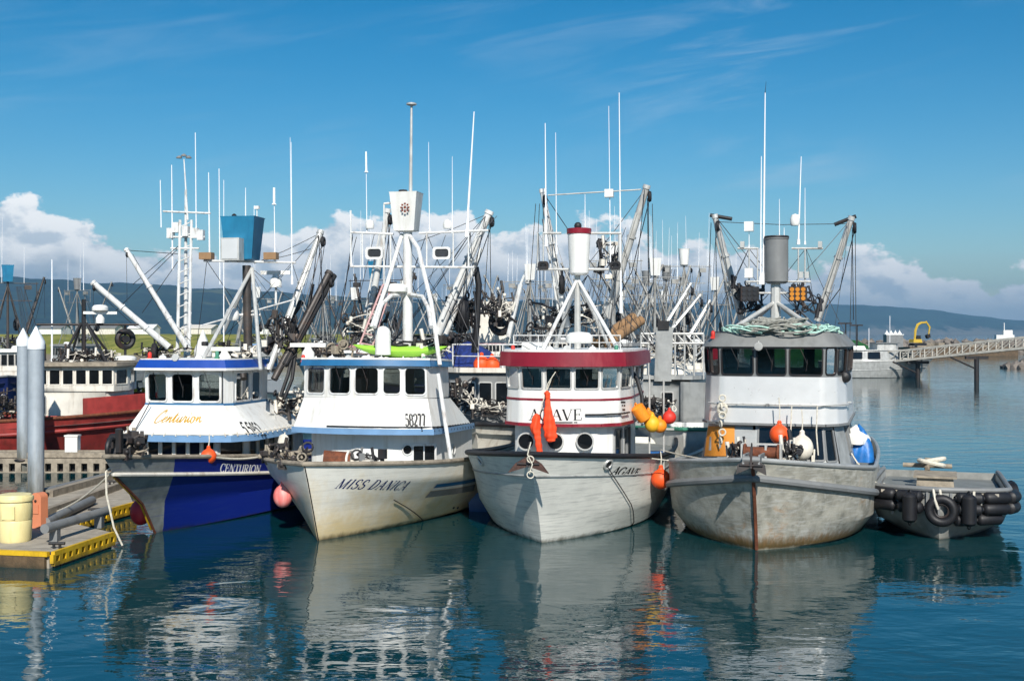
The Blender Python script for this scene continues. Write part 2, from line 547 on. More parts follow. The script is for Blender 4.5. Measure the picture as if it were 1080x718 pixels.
def single(mb, name, m, label, cat, group=None, ang=38):
    lo = V((min(p.x for p in mb.v), min(p.y for p in mb.v), min(p.z for p in mb.v)))
    hi = V((max(p.x for p in mb.v), max(p.y for p in mb.v), max(p.z for p in mb.v)))
    o = mb.build(name, m, ang=ang, loc=((lo.x + hi.x) / 2, (lo.y + hi.y) / 2, lo.z))
    return tag(o, label, cat, group)


def copy_tree(o, parent=None):
    c = o.copy()
    COL.objects.link(c)
    c.parent = parent
    for ch in list(o.children):
        copy_tree(ch, c)
    return c


def at(px, py, D):
    """photo pixel at depth D (metres in front of the camera) -> world point"""
    return V(((px - HX) / F * D, D, CAMZ + (HY - py) / F * D))


def ground(px, py, z=0.0):
    return at(px, py, F * (CAMZ - z) / (py - HY))


class Boat:
    def __init__(s, name, label, x0, y0, deg, group='fishing boats moored bow out in the front row', cat='fishing boat'):
        s.x, s.y, s.th = x0, y0, R(deg)
        s.o = thing(name, label, cat, (x0, y0, 0), -s.th, group)

    def q(s, px, py, l):
        si, co = math.sin(s.th), math.cos(s.th)
        dx = (px - HX) / F
        t = (l + s.x * si + s.y * co) / (dx * si + co)
        p = V((dx * t, t, CAMZ + (HY - py) / F * t)) - V((s.x, s.y, 0))
        return V((p.x * co - p.y * si, p.x * si + p.y * co, p.z))

    def W(s, p):
        si, co = math.sin(s.th), math.cos(s.th)
        return V((s.x + p[0] * co + p[1] * si, s.y - p[0] * si + p[1] * co, p[2]))

    def w(s, px, py, l):
        return s.W(s.q(px, py, l))


class Hull:
    """levels from keel to rail: dict(o=stem offset, z0, z1, B, te, p, aft)"""
    def __init__(s, L, levels, ze=1.6):
        s.L, s.lv, s.ze = L, levels, ze

    def lev(s, j, t):
        d = s.lv[j]
        e = max(0.0, 1 - t / d['te'])
        b = d['B'] * (1 - e ** d['p'])
        if t > 0.6:
            b *= 1 - d.get('aft', 0.12) * ((t - 0.6) / 0.4) ** 2
        z = d['z1'] + (d['z0'] - d['z1']) * max(0, 1 - t / 0.75) ** s.ze
        return b, d['o'] + t * (s.L - d['o']), z

    def pt(s, side, t, wv):
        j = min(int(wv), len(s.lv) - 2)
        f = wv - j
        a, b = s.lev(j, t), s.lev(j + 1, t)
        return V((side * (a[0] + (b[0] - a[0]) * f), a[1] + (b[1] - a[1]) * f, a[2] + (b[2] - a[2]) * f))

    def at(s, side, l, z, off=0.0):
        lo, hi = 0.0, len(s.lv) - 1.0
        for _ in range(40):
            mid = (lo + hi) / 2
            t = s.tl(l, mid)
            if s.pt(side, t, mid).z < z:
                lo = mid
            else:
                hi = mid
        t = s.tl(l, lo)
        p = s.pt(side, t, lo)
        n = (s.pt(side, min(1, t + 0.01), lo) - s.pt(side, max(0.0, t - 0.01), lo)).cross(s.pt(side, t, lo + 0.02) - s.pt(side, t, lo - 0.02)).normalized()
        if n.x * side < 0:
            n = -n
        return p + n * off

    def tl(s, l, wv):
        j = min(int(wv), len(s.lv) - 2)
        o = s.lv[j]['o'] + (s.lv[j + 1]['o'] - s.lv[j]['o']) * (wv - j)
        return min(1, max(0, (l - o) / (s.L - o)))

    def shell(s, boat, m, name='hull', n=72, sub=6):
        ts = [(i / n) ** 1.7 for i in range(n + 1)]
        ws = [j + k / sub for j in range(len(s.lv) - 1) for k in range(sub)] + [len(s.lv) - 1]
        mb = MB()
        for side in (-1, 1):
            mb.loft([[s.pt(side, t, wv) for wv in ws] for t in ts], closed=False)
        st = [s.pt(-1, 1, wv) for wv in ws] + [s.pt(1, 1, wv) for wv in ws][::-1]
        mb.add(st, [tuple(range(len(st)))])
        return mb.build(name, m, boat.o, weld=True, ang=28)

    def rail(s, boat, wv, r, m, name, dz=0.0, t1=1.0, out=0.0, n=26, rn=8, flat=1.0):
        pts = []
        for side, rng in ((-1, range(n, 0, -1)), (1, range(0, n + 1))):
            for i in rng:
                p = s.pt(side, t1 * (i / n) ** 1.7, wv)
                pts.append(V((p.x + side * out * (1 if i else 0), p.y - (out if i == 0 else out * max(0, 1 - i / 8)), p.z + dz)))
        return MB().pipe(pts, r, rn).build(name, m, boat.o)

    def deck(s, boat, m, wv, dz, n=24):
        ts = [(i / n) ** 1.5 for i in range(1, n + 1)]
        mb = MB()
        rows = []
        for t in ts:
            p, q = s.pt(-1, t, wv), s.pt(1, t, wv)
            rows.append([V((p.x + 0.03, p.y + .05, p.z + dz)), V((0, p.y + .05, p.z + dz + 0.05)), V((q.x - 0.03, q.y + .05, q.z + dz))])
        mb.loft(rows, closed=False)
        return mb.build('deck', m, boat.o)


def offset(plan, d):
    n = len(plan)
    out = []
    for i in range(n):
        p0, p1, p2 = V(plan[i - 1]), V(plan[i]), V(plan[(i + 1) % n])
        e1, e2 = (p1 - p0).normalized(), (p2 - p1).normalized()
        n1, n2 = V((e1.y, -e1.x)), V((e2.y, -e2.x))
        b = (n1 + n2)
        b = b / max(0.5, b.length_squared / 2)
        out.append(tuple(p1 + b * d))
    c = sum((V(p) for p in plan), V((0, 0))) / n
    if d > 0 and sum((V(p) - c).length for p in out) < sum((V(p) - c).length for p in plan):
        return offset(plan[::-1], d)[::-1]
    return out


def rrect(x0, x1, y0, y1, r, k=4):
    pts = []
    for cx, cy, a0 in ((x1 - r, y0 + r, -90), (x1 - r, y1 - r, 0), (x0 + r, y1 - r, 90), (x0 + r, y0 + r, 180)):
        for i in range(k + 1):
            a = R(a0 + 90 * i / k)
            pts.append((cx + r * math.cos(a), cy + r * math.sin(a)))
    return pts


class Tier:
    """one storey of a deckhouse: walls with real window openings, frames and panes"""
    def __init__(s, plan, z0, z1, plan_top=None, slope=0.0, l0=0.0):
        s.b, s.t = plan, plan_top or plan
        s.z0, s.z1, s.sl, s.l0 = z0, z1, slope, l0
        s.c = sum((V(p) for p in plan), V((0, 0))) / len(plan)

    def zz(s, z, l):
        return z - s.sl * (l - s.l0)

    def P(s, i, u, v):
        n = len(s.b)
        j = (i + 1) % n
        b = V(s.b[i]) * (1 - u) + V(s.b[j]) * u
        t = V(s.t[i]) * (1 - u) + V(s.t[j]) * u
        p = b * (1 - v) + t * v
        return V((p.x, p.y, s.zz(s.z0 + (s.z1 - s.z0) * v, p.y)))

    def N(s, i):
        a = s.P(i, 1, 0.5) - s.P(i, 0, 0.5)
        b = s.P(i, 0.5, 1) - s.P(i, 0.5, 0)
        nn = a.cross(b).normalized()
        o = s.P(i, .5, .5)
        if nn.x * (o.x - s.c.x) + nn.y * (o.y - s.c.y) < 0:
            nn = -nn
        return nn

    def size(s, i):
        return (s.P(i, 1, .5) - s.P(i, 0, .5)).length, (s.P(i, .5, 1) - s.P(i, .5, 0)).length

    def walls(s, boat, m, name='wheelhouse', wins=None, framem='grey_paint', panem='glass', rad=0.07, fw=0.03, wname='window', parts=True, wipers=()):
        wins = wins or {}
        mb = MB()
        for i in range(len(s.b)):
            wd, h = s.size(i)
            if wd < 1e-4:
                continue
            if i not in wins:
                mb.loft([[s.P(i, u / 6, v / 4) for u in range(7)] for v in range(5)], closed=False)
                continue
            bm = bmesh.new()
            edges = []
            loops = [[(0, 0), (wd, 0), (wd, h), (0, h)]]
            nn = s.N(i)
            for (u0, u1, v0, v1) in wins[i]:
                lp = rrect(u0 * wd, u1 * wd, v0 * h, v1 * h, min(rad, (u1 - u0) * wd * .45, (v1 - v0) * h * .45))
                loops.append(lp)
                if parts:
                    x0, x1, y0, y1 = u0 * wd, u1 * wd, v0 * h, v1 * h
                    def ring(g, off):
                        return [s.P(i, x / wd, y / h) + nn * off for x, y in rrect(x0 - g, x1 + g, y0 - g, y1 + g, rad + g if rad + g > .005 else .005)]
                    fr = MB()
                    fr.loft([ring(-0.012, -0.03), ring(-0.012, 0.022), ring(fw, 0.022), ring(fw, -0.004)], caps=False)
                    fo = fr.build(wname, framem, boat.o)
                    pn = MB()
                    rg = ring(-0.006, -0.012)
                    pn.add(rg, [tuple(range(len(rg)))])
                    pn.build('pane', panem, fo)
                    if i in wipers:
                        wp = MB()
                        e0, e1 = s.P(i, (x0 * .7 + x1 * .3) / wd, (y1 + .03) / h) + nn * .03, s.P(i, (x0 * .45 + x1 * .55) / wd, (y0 * .6 + y1 * .4) / h) + nn * .02
                        wp.tube(e0, e1, .009, n=5)
                        e2 = s.P(i, (x0 * .5 + x1 * .5) / wd, (y0 * .85 + y1 * .15) / h) + nn * .012
                        wp.tube(e1 + (e1 - e0) * .0 + V((0, 0, .12)), e2, .008, n=5)
                        wp.build('wiper', 'dark', fo)
            for lp in loops:
                vs = [bm.verts.new((x, y, 0)) for x, y in lp]
                for a in range(len(vs)):
                    edges.append(bm.edges.new((vs[a], vs[(a + 1) % len(vs)])))
            bmesh.ops.triangle_fill(bm, use_beauty=True, edges=edges)
            bm.verts.index_update()
            mb.add([s.P(i, v.co.x / wd, v.co.y / h) for v in bm.verts], [tuple(v.index for v in f.verts) for f in bm.faces])
            bm.free()
        return mb.build(name, m, boat.o, ang=44, weld=True)

    def path(s, facets, v):
        """polyline along the given facets at height fraction v; returns surf(u, dz, off)"""
        pts = [s.P(facets[0], 0, v)] + [s.P(i, 1, v) for i in facets]

        def surf(u, dv, off):
            vv = v + dv / max(1e-6, s.z1 - s.z0)
            rest = u
            for i in facets:
                ln = (s.P(i, 1, v) - s.P(i, 0, v)).length
                if rest <= ln or i == facets[-1]:
                    uu = rest / ln
                    n_ = (s.P(i, uu + .01, vv) - s.P(i, uu - .01, vv)).cross(s.P(i, uu, vv + .01) - s.P(i, uu, vv - .01)).normalized()
                    if n_.dot(s.N(i)) < 0:
                        n_ = -n_
                    return s.P(i, uu, vv) + n_ * off
                rest -= ln
        return surf

    def band(s, boat, facets, v0, v1, m, name, thick=0.012):
        mb = MB()
        for i in facets:
            n = s.N(i)
            rg = [[s.P(i, u, v0), s.P(i, u, v0) + n * thick, s.P(i, u, v1) + n * thick, s.P(i, u, v1)] for u in (0, 1)]
            mb.loft(rg)
        return mb.build(name, m, boat.o)


# ------------------------------------------------------------------ lettering (stroke alphabet drawn here)
def arc(cx, cy, rx, ry, a0, a1, n=10):
    return [(cx + rx * math.cos(R(a0 + (a1 - a0) * i / n)), cy + ry * math.sin(R(a0 + (a1 - a0) * i / n))) for i in range(n + 1)]


def sf(x, y, wd=.13):
    return ([(x - wd, y), (x + wd, y)], 's')


G = {
 'A': (.84, [([(.08, .02), (.42, 1)], 't'), ([(.42, 1), (.76, .02)], 'T'), ([(.2, .36), (.62, .36)], 't'), sf(.08, .02), sf(.76, .02, .15)]),
 'C': (.84, [(arc(.46, .5, .38, .5, 42, 322, 16), 'a'), ([(.76, .66), (.76, 1.0)], 't'), ]),
 'D': (.9, [([(.16, 0), (.16, 1)], 'T'), ([(.02, 1), (.36, 1)] + arc(.36, .5, .44, .5, 90, -90, 12) + [(.02, 0)], 'a')]),
 'E': (.74, [([(.16, 0), (.16, 1)], 'T'), ([(.02, .98), (.62, .98)], 't'), ([(.16, .52), (.5, .52)], 't'), ([(.02, .02), (.66, .02)], 't'),
             ([(.62, .98), (.62, .76)], 't'), ([(.66, .02), (.66, .26)], 't'), ([(.5, .4), (.5, .64)], 't')]),
 'G': (.94, [(arc(.46, .5, .4, .5, 44, 318, 16), 'a'), ([(.78, .04), (.78, .44)], 'T'), sf(.78, .44, .15), ([(.76, .68), (.76, 1.0)], 't')]),
 'I': (.36, [([(.18, 0), (.18, 1)], 'T'), sf(.18, .02), sf(.18, .98)]),
 'M': (1.06, [([(.12, 0), (.14, 1)], 't'), ([(.14, 1), (.52, 0.02)], 'T'), ([(.52, 0.02), (.9, 1)], 't'), ([(.9, 1), (.92, 0)], 'T'), sf(.12, .02), sf(.92, .02), sf(.08, .98, .09), sf(.95, .98, .09)]),
 'N': (.94, [([(.14, 0), (.14, 1)], 't'), ([(.14, 1), (.78, 0)], 'T'), ([(.78, 0), (.78, 1)], 't'), sf(.14, .02), sf(.78, .98), sf(.08, .98, .08)]),
 'O': (.94, [(arc(.47, .5, .4, .5, 0, 360, 22), 'a')]),
 'P': (.76, [([(.16, 0), (.16, 1)], 'T'), ([(.02, 1), (.36, 1)] + arc(.36, .74, .3, .26, 90, -90, 10) + [(.16, .48)], 'a'), sf(.16, .02)]),
 'R': (.88, [([(.16, 0), (.16, 1)], 'T'), ([(.02, 1), (.36, 1)] + arc(.36, .75, .3, .25, 90, -90, 10) + [(.16, .5)], 'a'), ([(.4, .5), (.78, .0)], 'T'), sf(.16, .02)]),
 'S': (.68, [(arc(.34, .74, .26, .26, 40, 270, 12) + arc(.34, .24, .28, .24, 90, -140, 12), 'a'), ([(.56, .74), (.56, 1)], 't'), ([(.08, .26), (.08, 0)], 't')]),
 'T': (.78, [([(.39, 0), (.39, 1)], 'T'), ([(.04, .98), (.74, .98)], 't'), ([(.04, .98), (.04, .74)], 't'), ([(.74, .98), (.74, .74)], 't'), sf(.39, .02)]),
 'U': (.9, [([(.16, 1), (.16, .34)] + arc(.45, .34, .29, .34, 180, 360, 12) + [(.74, 1)], 'a'), sf(.16, .98), sf(.74, .98)]),
 'V': (.8, [([(.06, .98), (.4, 0)], 'T'), ([(.4, 0), (.72, .98)], 't'), sf(.06, .98, .14), sf(.72, .98, .12)]),
 '1': (.4, [([(.06, .8), (.22, 1), (.22, 0)], 'a')]),
 '2': (.6, [(arc(.29, .74, .23, .26, 170, -30, 10) + [(.06, .03)], 'a'), ([(.05, .03), (.54, .03)], 'm')]),
 '5': (.6, [([(.5, .97), (.12, .97)], 'm'), ([(.13, .97), (.1, .56)], 't'), (arc(.27, .32, .25, .31, 130, -150, 12), 'a')]),
 '7': (.56, [([(.04, .97), (.52, .97)], 'm'), ([(.5, .95), (.2, 0)], 'T')]),
 '8': (.6, [(arc(.29, .75, .2, .24, 0, 360, 14), 'a'), (arc(.29, .26, .24, .26, 0, 360, 14), 'a')]),
 '9': (.6, [(arc(.29, .68, .23, .31, 0, 360, 14), 'a'), ([(.52, .68), (.46, .25), (.14, .02)], 'a')]),
 '0': (.6, [(arc(.29, .5, .23, .49, 0, 360, 16), 'a')]),
 '-': (.4, [([(.05, .45), (.33, .45)], 'm')]),
 ' ': (.36, []),
 # flowing script
 'Q': (.80, [([(.72, .84), (.62, 1.02), (.42, .98), (.2, .7), (.08, .35), (.2, .05), (.45, 0), (.7, .14), (.86, .26)], 'a'), ([(.62, 1.02), (.5, .86), (.62, .76), (.72, .84)], 't')]),
 'e': (.46, [([(0, .2), (.24, .3), (.38, .42), (.3, .54), (.14, .44), (.08, .2), (.2, .02), (.46, .2)], 'a')]),
 'n': (.56, [([(0, .2), (.1, .5), (.08, 0), (.22, .4), (.36, .5), (.36, .1), (.46, .04), (.56, .2)], 'a')]),
 't': (.4, [([(0, .2), (.2, .86), (.14, .1), (.24, .02), (.4, .2)], 'a'), ([(.02, .6), (.34, .64)], 't')]),
 'u': (.58, [([(0, .2), (.12, .5), (.1, .12), (.2, .02), (.36, .2), (.42, .5), (.4, .1), (.48, .03), (.58, .2)], 'a')]),
 'r': (.44, [([(0, .2), (.14, .56), (.2, .46), (.32, .48), (.26, .1), (.34, .03), (.44, .2)], 'a')]),
 'i': (.32, [([(0, .2), (.14, .5), (.1, .1), (.2, .02), (.32, .2)], 'a'), ([(.16, .7), (.2, .76)], 'T')]),
 'o': (.5, [(arc(.2, .26, .17, .25, 60, 420, 12) + [(.5, .36)], 'a')]),
}


def lettering(boat, text, surf, h, m, name, slant=0.0, T=.17, t=.06, xs=1.0, gap=.06, centre=None, parent=None, lift=0.004):
    """surf(u, v, off): metres along / above the baseline start on the surface -> point"""
    mb = MB()
    x = 0.0
    k = 0
    for ch in text:
        adv, strokes = G[ch]
        for pts, mode in strokes:
            P = []
            for a, b in zip(pts[:-1], pts[1:]):
                ln = math.hypot(b[0] - a[0], b[1] - a[1])
                nseg = max(1, int(ln / .3))
                P += [(a[0] + (b[0] - a[0]) * i / nseg, a[1] + (b[1] - a[1]) * i / nseg) for i in range(nseg)]
            P.append(pts[-1])
            L, Rr = [], []
            for i, p in enumerate(P):
                a, b = P[max(0, i - 1)], P[min(len(P) - 1, i + 1)]
                ddx, ddy = b[0] - a[0], b[1] - a[1]
                ln = math.hypot(ddx, ddy) or 1
                ddx, ddy = ddx / ln, ddy / ln
                wv = {'t': t, 'T': T, 's': t * .8, 'm': (T + t) * .5}.get(mode)
                if wv is None:
                    wv = t + (T - t) * abs(ddy) ** 1.5
                L.append((p[0] - ddy * wv / 2, p[1] + ddx * wv / 2))
                Rr.append((p[0] + ddy * wv / 2, p[1] - ddx * wv / 2))
            off = lift + 0.0004 * (k % 9)
            k += 1
            ring = lambda pt: surf((x + pt[0] * xs + pt[1] * slant) * h, pt[1] * h, off)
            vs = [ring(p) for p in L] + [ring(p) for p in Rr]
            n = len(P)
            mb.add(vs, [(i, i + 1, n + i + 1, n + i) for i in range(n - 1)])
        x += (adv + gap) * xs
    return mb.build(name, m, boat.o if parent is None else parent)


def textwidth(text, h, xs=1.0, gap=.06):
    return sum((G[c][0] + gap) * xs for c in text) * h


def hull_hit(b, H, side, px, py):
    """where the line of sight through a photo pixel meets the hull side (used to measure where the lettering stands)"""
    prev = None
    for i in range(4, 200):
        l = i * .05
        q = b.q(px, py, l)
        f = q.x * side - H.at(side, l, q.z).x * side
        if prev is not None and prev > 0 >= f:
            return l, q.z
        prev = f
    return 3.0, b.q(px, py, 3.0).z


def hull_text(b, H, side, text, p0, p1, hpx, m, name, **kw):
    l0, z0 = hull_hit(b, H, side, *p0)
    l1, z1 = hull_hit(b, H, side, *p1)
    D = b.W(b.q(*p0, l0)).y
    h = hpx * D / F
    w_ = textwidth(text, h, 1, kw.get('gap', .06)) + kw.get('slant', 0) * h
    sf_ = lambda u, v, o: H.at(side, l0 + (l1 - l0) * u / w_, z0 + (z1 - z0) * u / w_ + v, o)
    return lettering(b, text, sf_, h, m, name, **kw)


def tier_hit(b, T, px, py, fac):
    for i in fac:
        p0, n = T.P(i, 0, 0), T.N(i)
        lo, hi = 0.0, 14.0
        f = lambda l: (b.q(px, py, l) - p0).dot(n)
        if f(lo) * f(hi) > 0:
            continue
        for _ in range(50):
            md = (lo + hi) / 2
            if f(lo) * f(md) <= 0:
                hi = md
            else:
                lo = md
        q = b.q(px, py, lo)
        v = (q.z - T.zz(T.z0, q.y)) / (T.z1 - T.z0)
        e0, e1 = T.P(i, 0, v), T.P(i, 1, v)
        u = (q - e0).dot(e1 - e0) / (e1 - e0).length_squared
        if -1e-3 <= u <= 1.001:
            return i, u, v
    return fac[0], .5, .5


def tier_surf(b, T, p0, p1, fac):
    i0, u0, v0 = tier_hit(b, T, *p0, fac)
    i1, u1, v1 = tier_hit(b, T, *p1, fac)
    ln = lambda i: (T.P(i, 1, v0) - T.P(i, 0, v0)).length
    st = u0 * ln(i0)
    fs = list(range(i0, max(fac) + 1))
    en = sum(ln(i) for i in range(i0, i1)) + u1 * ln(i1)
    pth = T.path(fs, v0)
    hz_ = T.z1 - T.z0
    return (lambda u, v, o: pth(st + u, v + (v1 - v0) * hz_ * u / max(.01, en - st), o)), en - st


def tier_text(b, tr, text, p0, p1, hpx, m, name, fac, **kw):
    sf_, L_ = tier_surf(b, tr, p0, p1, fac)
    D = b.W(b.q(*p0, 4.0)).y
    h = hpx * D / F
    w_ = textwidth(text, h, 1, kw.get('gap', .06)) / h
    return lettering(b, text, sf_, h, m, name, xs=L_ / h / w_, **kw)

# ------------------------------------------------------------------ setting: water, hills, shore, haze
def water_material():
    m = bpy.data.materials.new('harbour_water')
    m.use_nodes = True
    t = m.node_tree
    t.nodes.clear()
    k = NT(t)
    out = k.n('ShaderNodeOutputMaterial')
    p = k.n('ShaderNodeBsdfPrincipled')
    k.put(out.inputs[0], p.outputs[0])
    p.inputs['Base Color'].default_value = (0.002, 0.034, 0.041, 1)
    p.inputs['Roughness'].default_value = 0.015
    p.inputs['IOR'].default_value = 1.55
    tc = k.n('ShaderNodeTexCoord')
    ob = tc.outputs['Object']
    n1 = k.noise(k.mapv(ob, (0.55, 0.9, 1), (0, 0, R(14))), 1.0, 3, 0.5, 0.4)
    n2 = k.noise(k.mapv(ob, (2.0, 3.6, 1), (0, 0, R(-10))), 1.0, 3, 0.55, 0.3)
    n3 = k.noise(k.mapv(ob, (0.05, 0.11, 1), (0, 0, R(8))), 1.0, 3, 0.5)
    calm = k.m('ADD', 0.35, k.m('MULTIPLY', k.step(0.35, 0.65, n3), 0.9))
    h = k.m('ADD', k.m('MULTIPLY', n1, 0.030), k.m('MULTIPLY', k.m('MULTIPLY', n2, 0.008), calm))
    b = k.n('ShaderNodeBump')
    b.inputs['Strength'].default_value = 1.0
    b.inputs['Distance'].default_value = 1.0
    k.put(b.inputs['Height'], h)
    k.put(p.inputs['Normal'], b.outputs[0])
    return m


M['water'] = water_material()
mb = MB()
mb.add([(-11000, -300, 0), (11000, -300, 0), (11000, 11000, 0), (-11000, 11000, 0)], [(0, 1, 2, 3)])
tag(mb.build('water', 'water'), 'dark teal harbour water with small ripples', kind='structure')


def ridge_mesh(name, D0, D1, pts, m, seed, rough=0.05, cliff=None):
    """hillside between the shore at D0 and its crest at D1; pts = (photo x, photo y of the crest)"""
    rnd = random.Random(seed)
    ph = [rnd.uniform(0, 6.3) for _ in range(12)]
    xs0, xs1 = pts[0][0], pts[-1][0]
    n, mrow = 150, 14
    rows = []
    for j in range(mrow + 1):
        f = j / mrow
        D = D0 + (D1 - D0) * f
        row = []
        for i in range(n + 1):
            px = xs0 + (xs1 - xs0) * i / n
            for a, b in zip(pts[:-1], pts[1:]):
                if a[0] <= px <= b[0]:
                    s_ = (px - a[0]) / (b[0] - a[0])
                    s_ = s_ * s_ * (3 - 2 * s_)
                    py = a[1] + (b[1] - a[1]) * s_
                    break
            H = CAMZ + (HY - py) / F * D1
            hh = H * (f ** 0.8)
            if cliff:
                c0 = cliff(px)
                hh = max(hh, min(1, f * 8) * c0) if f > 0 else 0
            hh += H * rough * f * (math.sin(px * .05 + ph[0] + f * 5) + math.sin(px * .11 + ph[1] - f * 9) * .7 + math.sin(px * .23 + ph[2] + f * 14) * .4 + math.sin(px * .9 + ph[3]) * .12)
            row.append(V(((px - HX) / F * D, D, max(-0.5, hh) if j else -0.5)))
        rows.append(row)
    # far side falls away
    rows.append([V((p.x * 1.05, p.y * 1.05, -0.5)) for p in rows[-1]])
    g = MB()
    g.loft(rows, closed=False)
    return g.build(name, m, ang=180)


def forest_material(name, a, b, cscale):
    def ex(k, ob, col):
        n = k.noise(ob, cscale, 9, 0.72)
        n2 = k.noise(ob, cscale * .16, 4, 0.6)
        c = k.mix(k.step(0.35, 0.65, n), lin(a), lin(b))
        c = k.mix(k.m('MULTIPLY', k.step(0.58, 0.70, n2), 0.55), c, lin((118, 118, 74)))
        return c
    return mat(name, a, 0.95, extra=ex, spec=0.1)


M['forest'] = forest_material('forested_hillside', (14, 28, 26), (40, 60, 46), 0.016)


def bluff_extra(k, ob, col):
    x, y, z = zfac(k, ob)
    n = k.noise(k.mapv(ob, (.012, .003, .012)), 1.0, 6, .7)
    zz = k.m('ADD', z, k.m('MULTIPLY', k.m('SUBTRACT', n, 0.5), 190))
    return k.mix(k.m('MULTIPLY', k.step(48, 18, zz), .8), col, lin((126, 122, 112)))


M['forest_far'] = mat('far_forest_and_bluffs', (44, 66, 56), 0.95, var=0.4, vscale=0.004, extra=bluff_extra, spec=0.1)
tag(ridge_mesh('hills', 3900, 5200, [(-420, 300), (-150, 291), (0, 293), (60, 295), (130, 299), (210, 303), (300, 309), (400, 314), (520, 317),
                                     (600, 320), (700, 326), (800, 336), (860, 351)], 'forest', 3, 0.02), 'long dark forested ridge behind the harbour', kind='structure')
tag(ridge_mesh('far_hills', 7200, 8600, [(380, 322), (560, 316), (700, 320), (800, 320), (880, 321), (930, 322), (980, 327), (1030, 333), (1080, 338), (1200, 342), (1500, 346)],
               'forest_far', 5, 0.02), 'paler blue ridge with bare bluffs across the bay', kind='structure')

# haze: even air around everything
hz = MB()
hz.box((0, 5300, 219), (21600, 11000, 444))
ho = hz.build('haze', 'white')
hm = bpy.data.materials.new('haze_air')
hm.use_nodes = True
hm.node_tree.nodes.clear()
k = NT(hm.node_tree)
ov = k.n('ShaderNodeOutputMaterial')
pv = k.n('ShaderNodeVolumePrincipled')
pv.inputs['Color'].default_value = (0.36, 0.68, 1.0, 1)
pv.inputs['Density'].default_value = 0.00012
pv.inputs['Anisotropy'].default_value = 0.2
k.t.links.new(pv.outputs[0], ov.inputs['Volume'])
ho.data.materials.clear()
ho.data.materials.append(hm)
tag(ho, 'thin blue air over the bay', kind='stuff')

# grassy spit on the left, with low buildings on it
def grass_extra(k, ob, col):
    n = k.noise(k.mapv(ob, (.5, .12, 1)), .6, 6, .65)
    c = k.mix(k.step(.35, .65, n), lin((104, 112, 52)), lin((150, 146, 78)))
    x, y, z = zfac(k, ob)
    n2 = k.noise(ob, .25, 5, .6)
    zz = k.m('ADD', z, k.m('MULTIPLY', k.m('SUBTRACT', n2, .5), 1.6))
    return k.mix(k.step(1.8, 1.0, zz), c, lin((128, 118, 104)))


M['grass'] = mat('dry_grass_bank', (120, 120, 60), 0.95, extra=grass_extra, spec=0.1)
rows = []
for D, z in ((168, -0.6), (178, 1.2), (196, 2.9), (215, 4.0), (260, 4.3), (420, 4.3), (440, -0.6)):
    rows.append([V((-160 + 2.2 * i, D + 6 * math.sin(i * .5) + 3 * math.sin(i * 1.3), z + (.25 * math.sin(i * .9 + D) if z > 0 else 0))) for i in range(62)])
g = MB()
g.loft(rows, closed=False)
tag(g.build('shore', 'grass', ang=180), 'grassy gravel spit behind the harbour', kind='structure')


def gable(name, c, sx, sy, h, rh, rz, wallm, roofm, label, cat='building', group='low buildings along the spit'):
    t = thing(name, label, cat, c, rz, group)
    m_ = MB()
    m_.loft([[V((-sx / 2, y, 0)), V((sx / 2, y, 0)), V((sx / 2, y, h)), V((0, y, h + rh)), V((-sx / 2, y, h))] for y in (-sy / 2, sy / 2)])
    m_.build('wall', wallm, t)
    r_ = MB()
    for s_ in (-1, 1):
        e = V((s_ * (sx / 2 + .3), 0, h - .3 * rh / (sx / 2) + .06))
        r_.loft([[V((0, y, h + rh + .06)), V((0, y, h + rh + .2)), V((e.x, y, e.z + .14)), V((e.x, y, e.z))] for y in (-sy / 2 - .3, sy / 2 + .3)])
    r_.build('roof', roofm, t)
    for i in range(3):
        w_ = MB()
        w_.box((sx / 2 + .02, -sy / 3 + i * sy / 3, h * .55), (.06, sy * .16, h * .35))
        w_.build('window', 'dark_glass', t)
    return t


for px, D, sx, sy, wm, rm, lb in (
        (-40, 390, 7, 10, 'white_old', 'grey_paint', 'white gabled shed at the far left end of the spit'),
        (58, 400, 6, 8, 'white', 'grey_paint', 'small white shed on the spit behind the paired piles'),
        (108, 385, 6, 12, 'white_old', 'steel_roof', 'long pale shed on the grass behind the red boat radar mast'),
        (152, 398, 5, 9, 'white', 'white', 'white roofed cabin on the spit between the two white booms'),
        (212, 410, 8, 11, 'white_old', 'white_old', 'cream shed on the spit behind the blue visored wheelhouse'),
        (300, 405, 9, 14, 'white', 'grey_paint', 'large white warehouse on the spit behind the dark booms')):
    gable('shed', V((at(px, HY, D).x, D, 4.2)), sx, sy, 2.2, 1.2, R(80), wm, rm, lb)

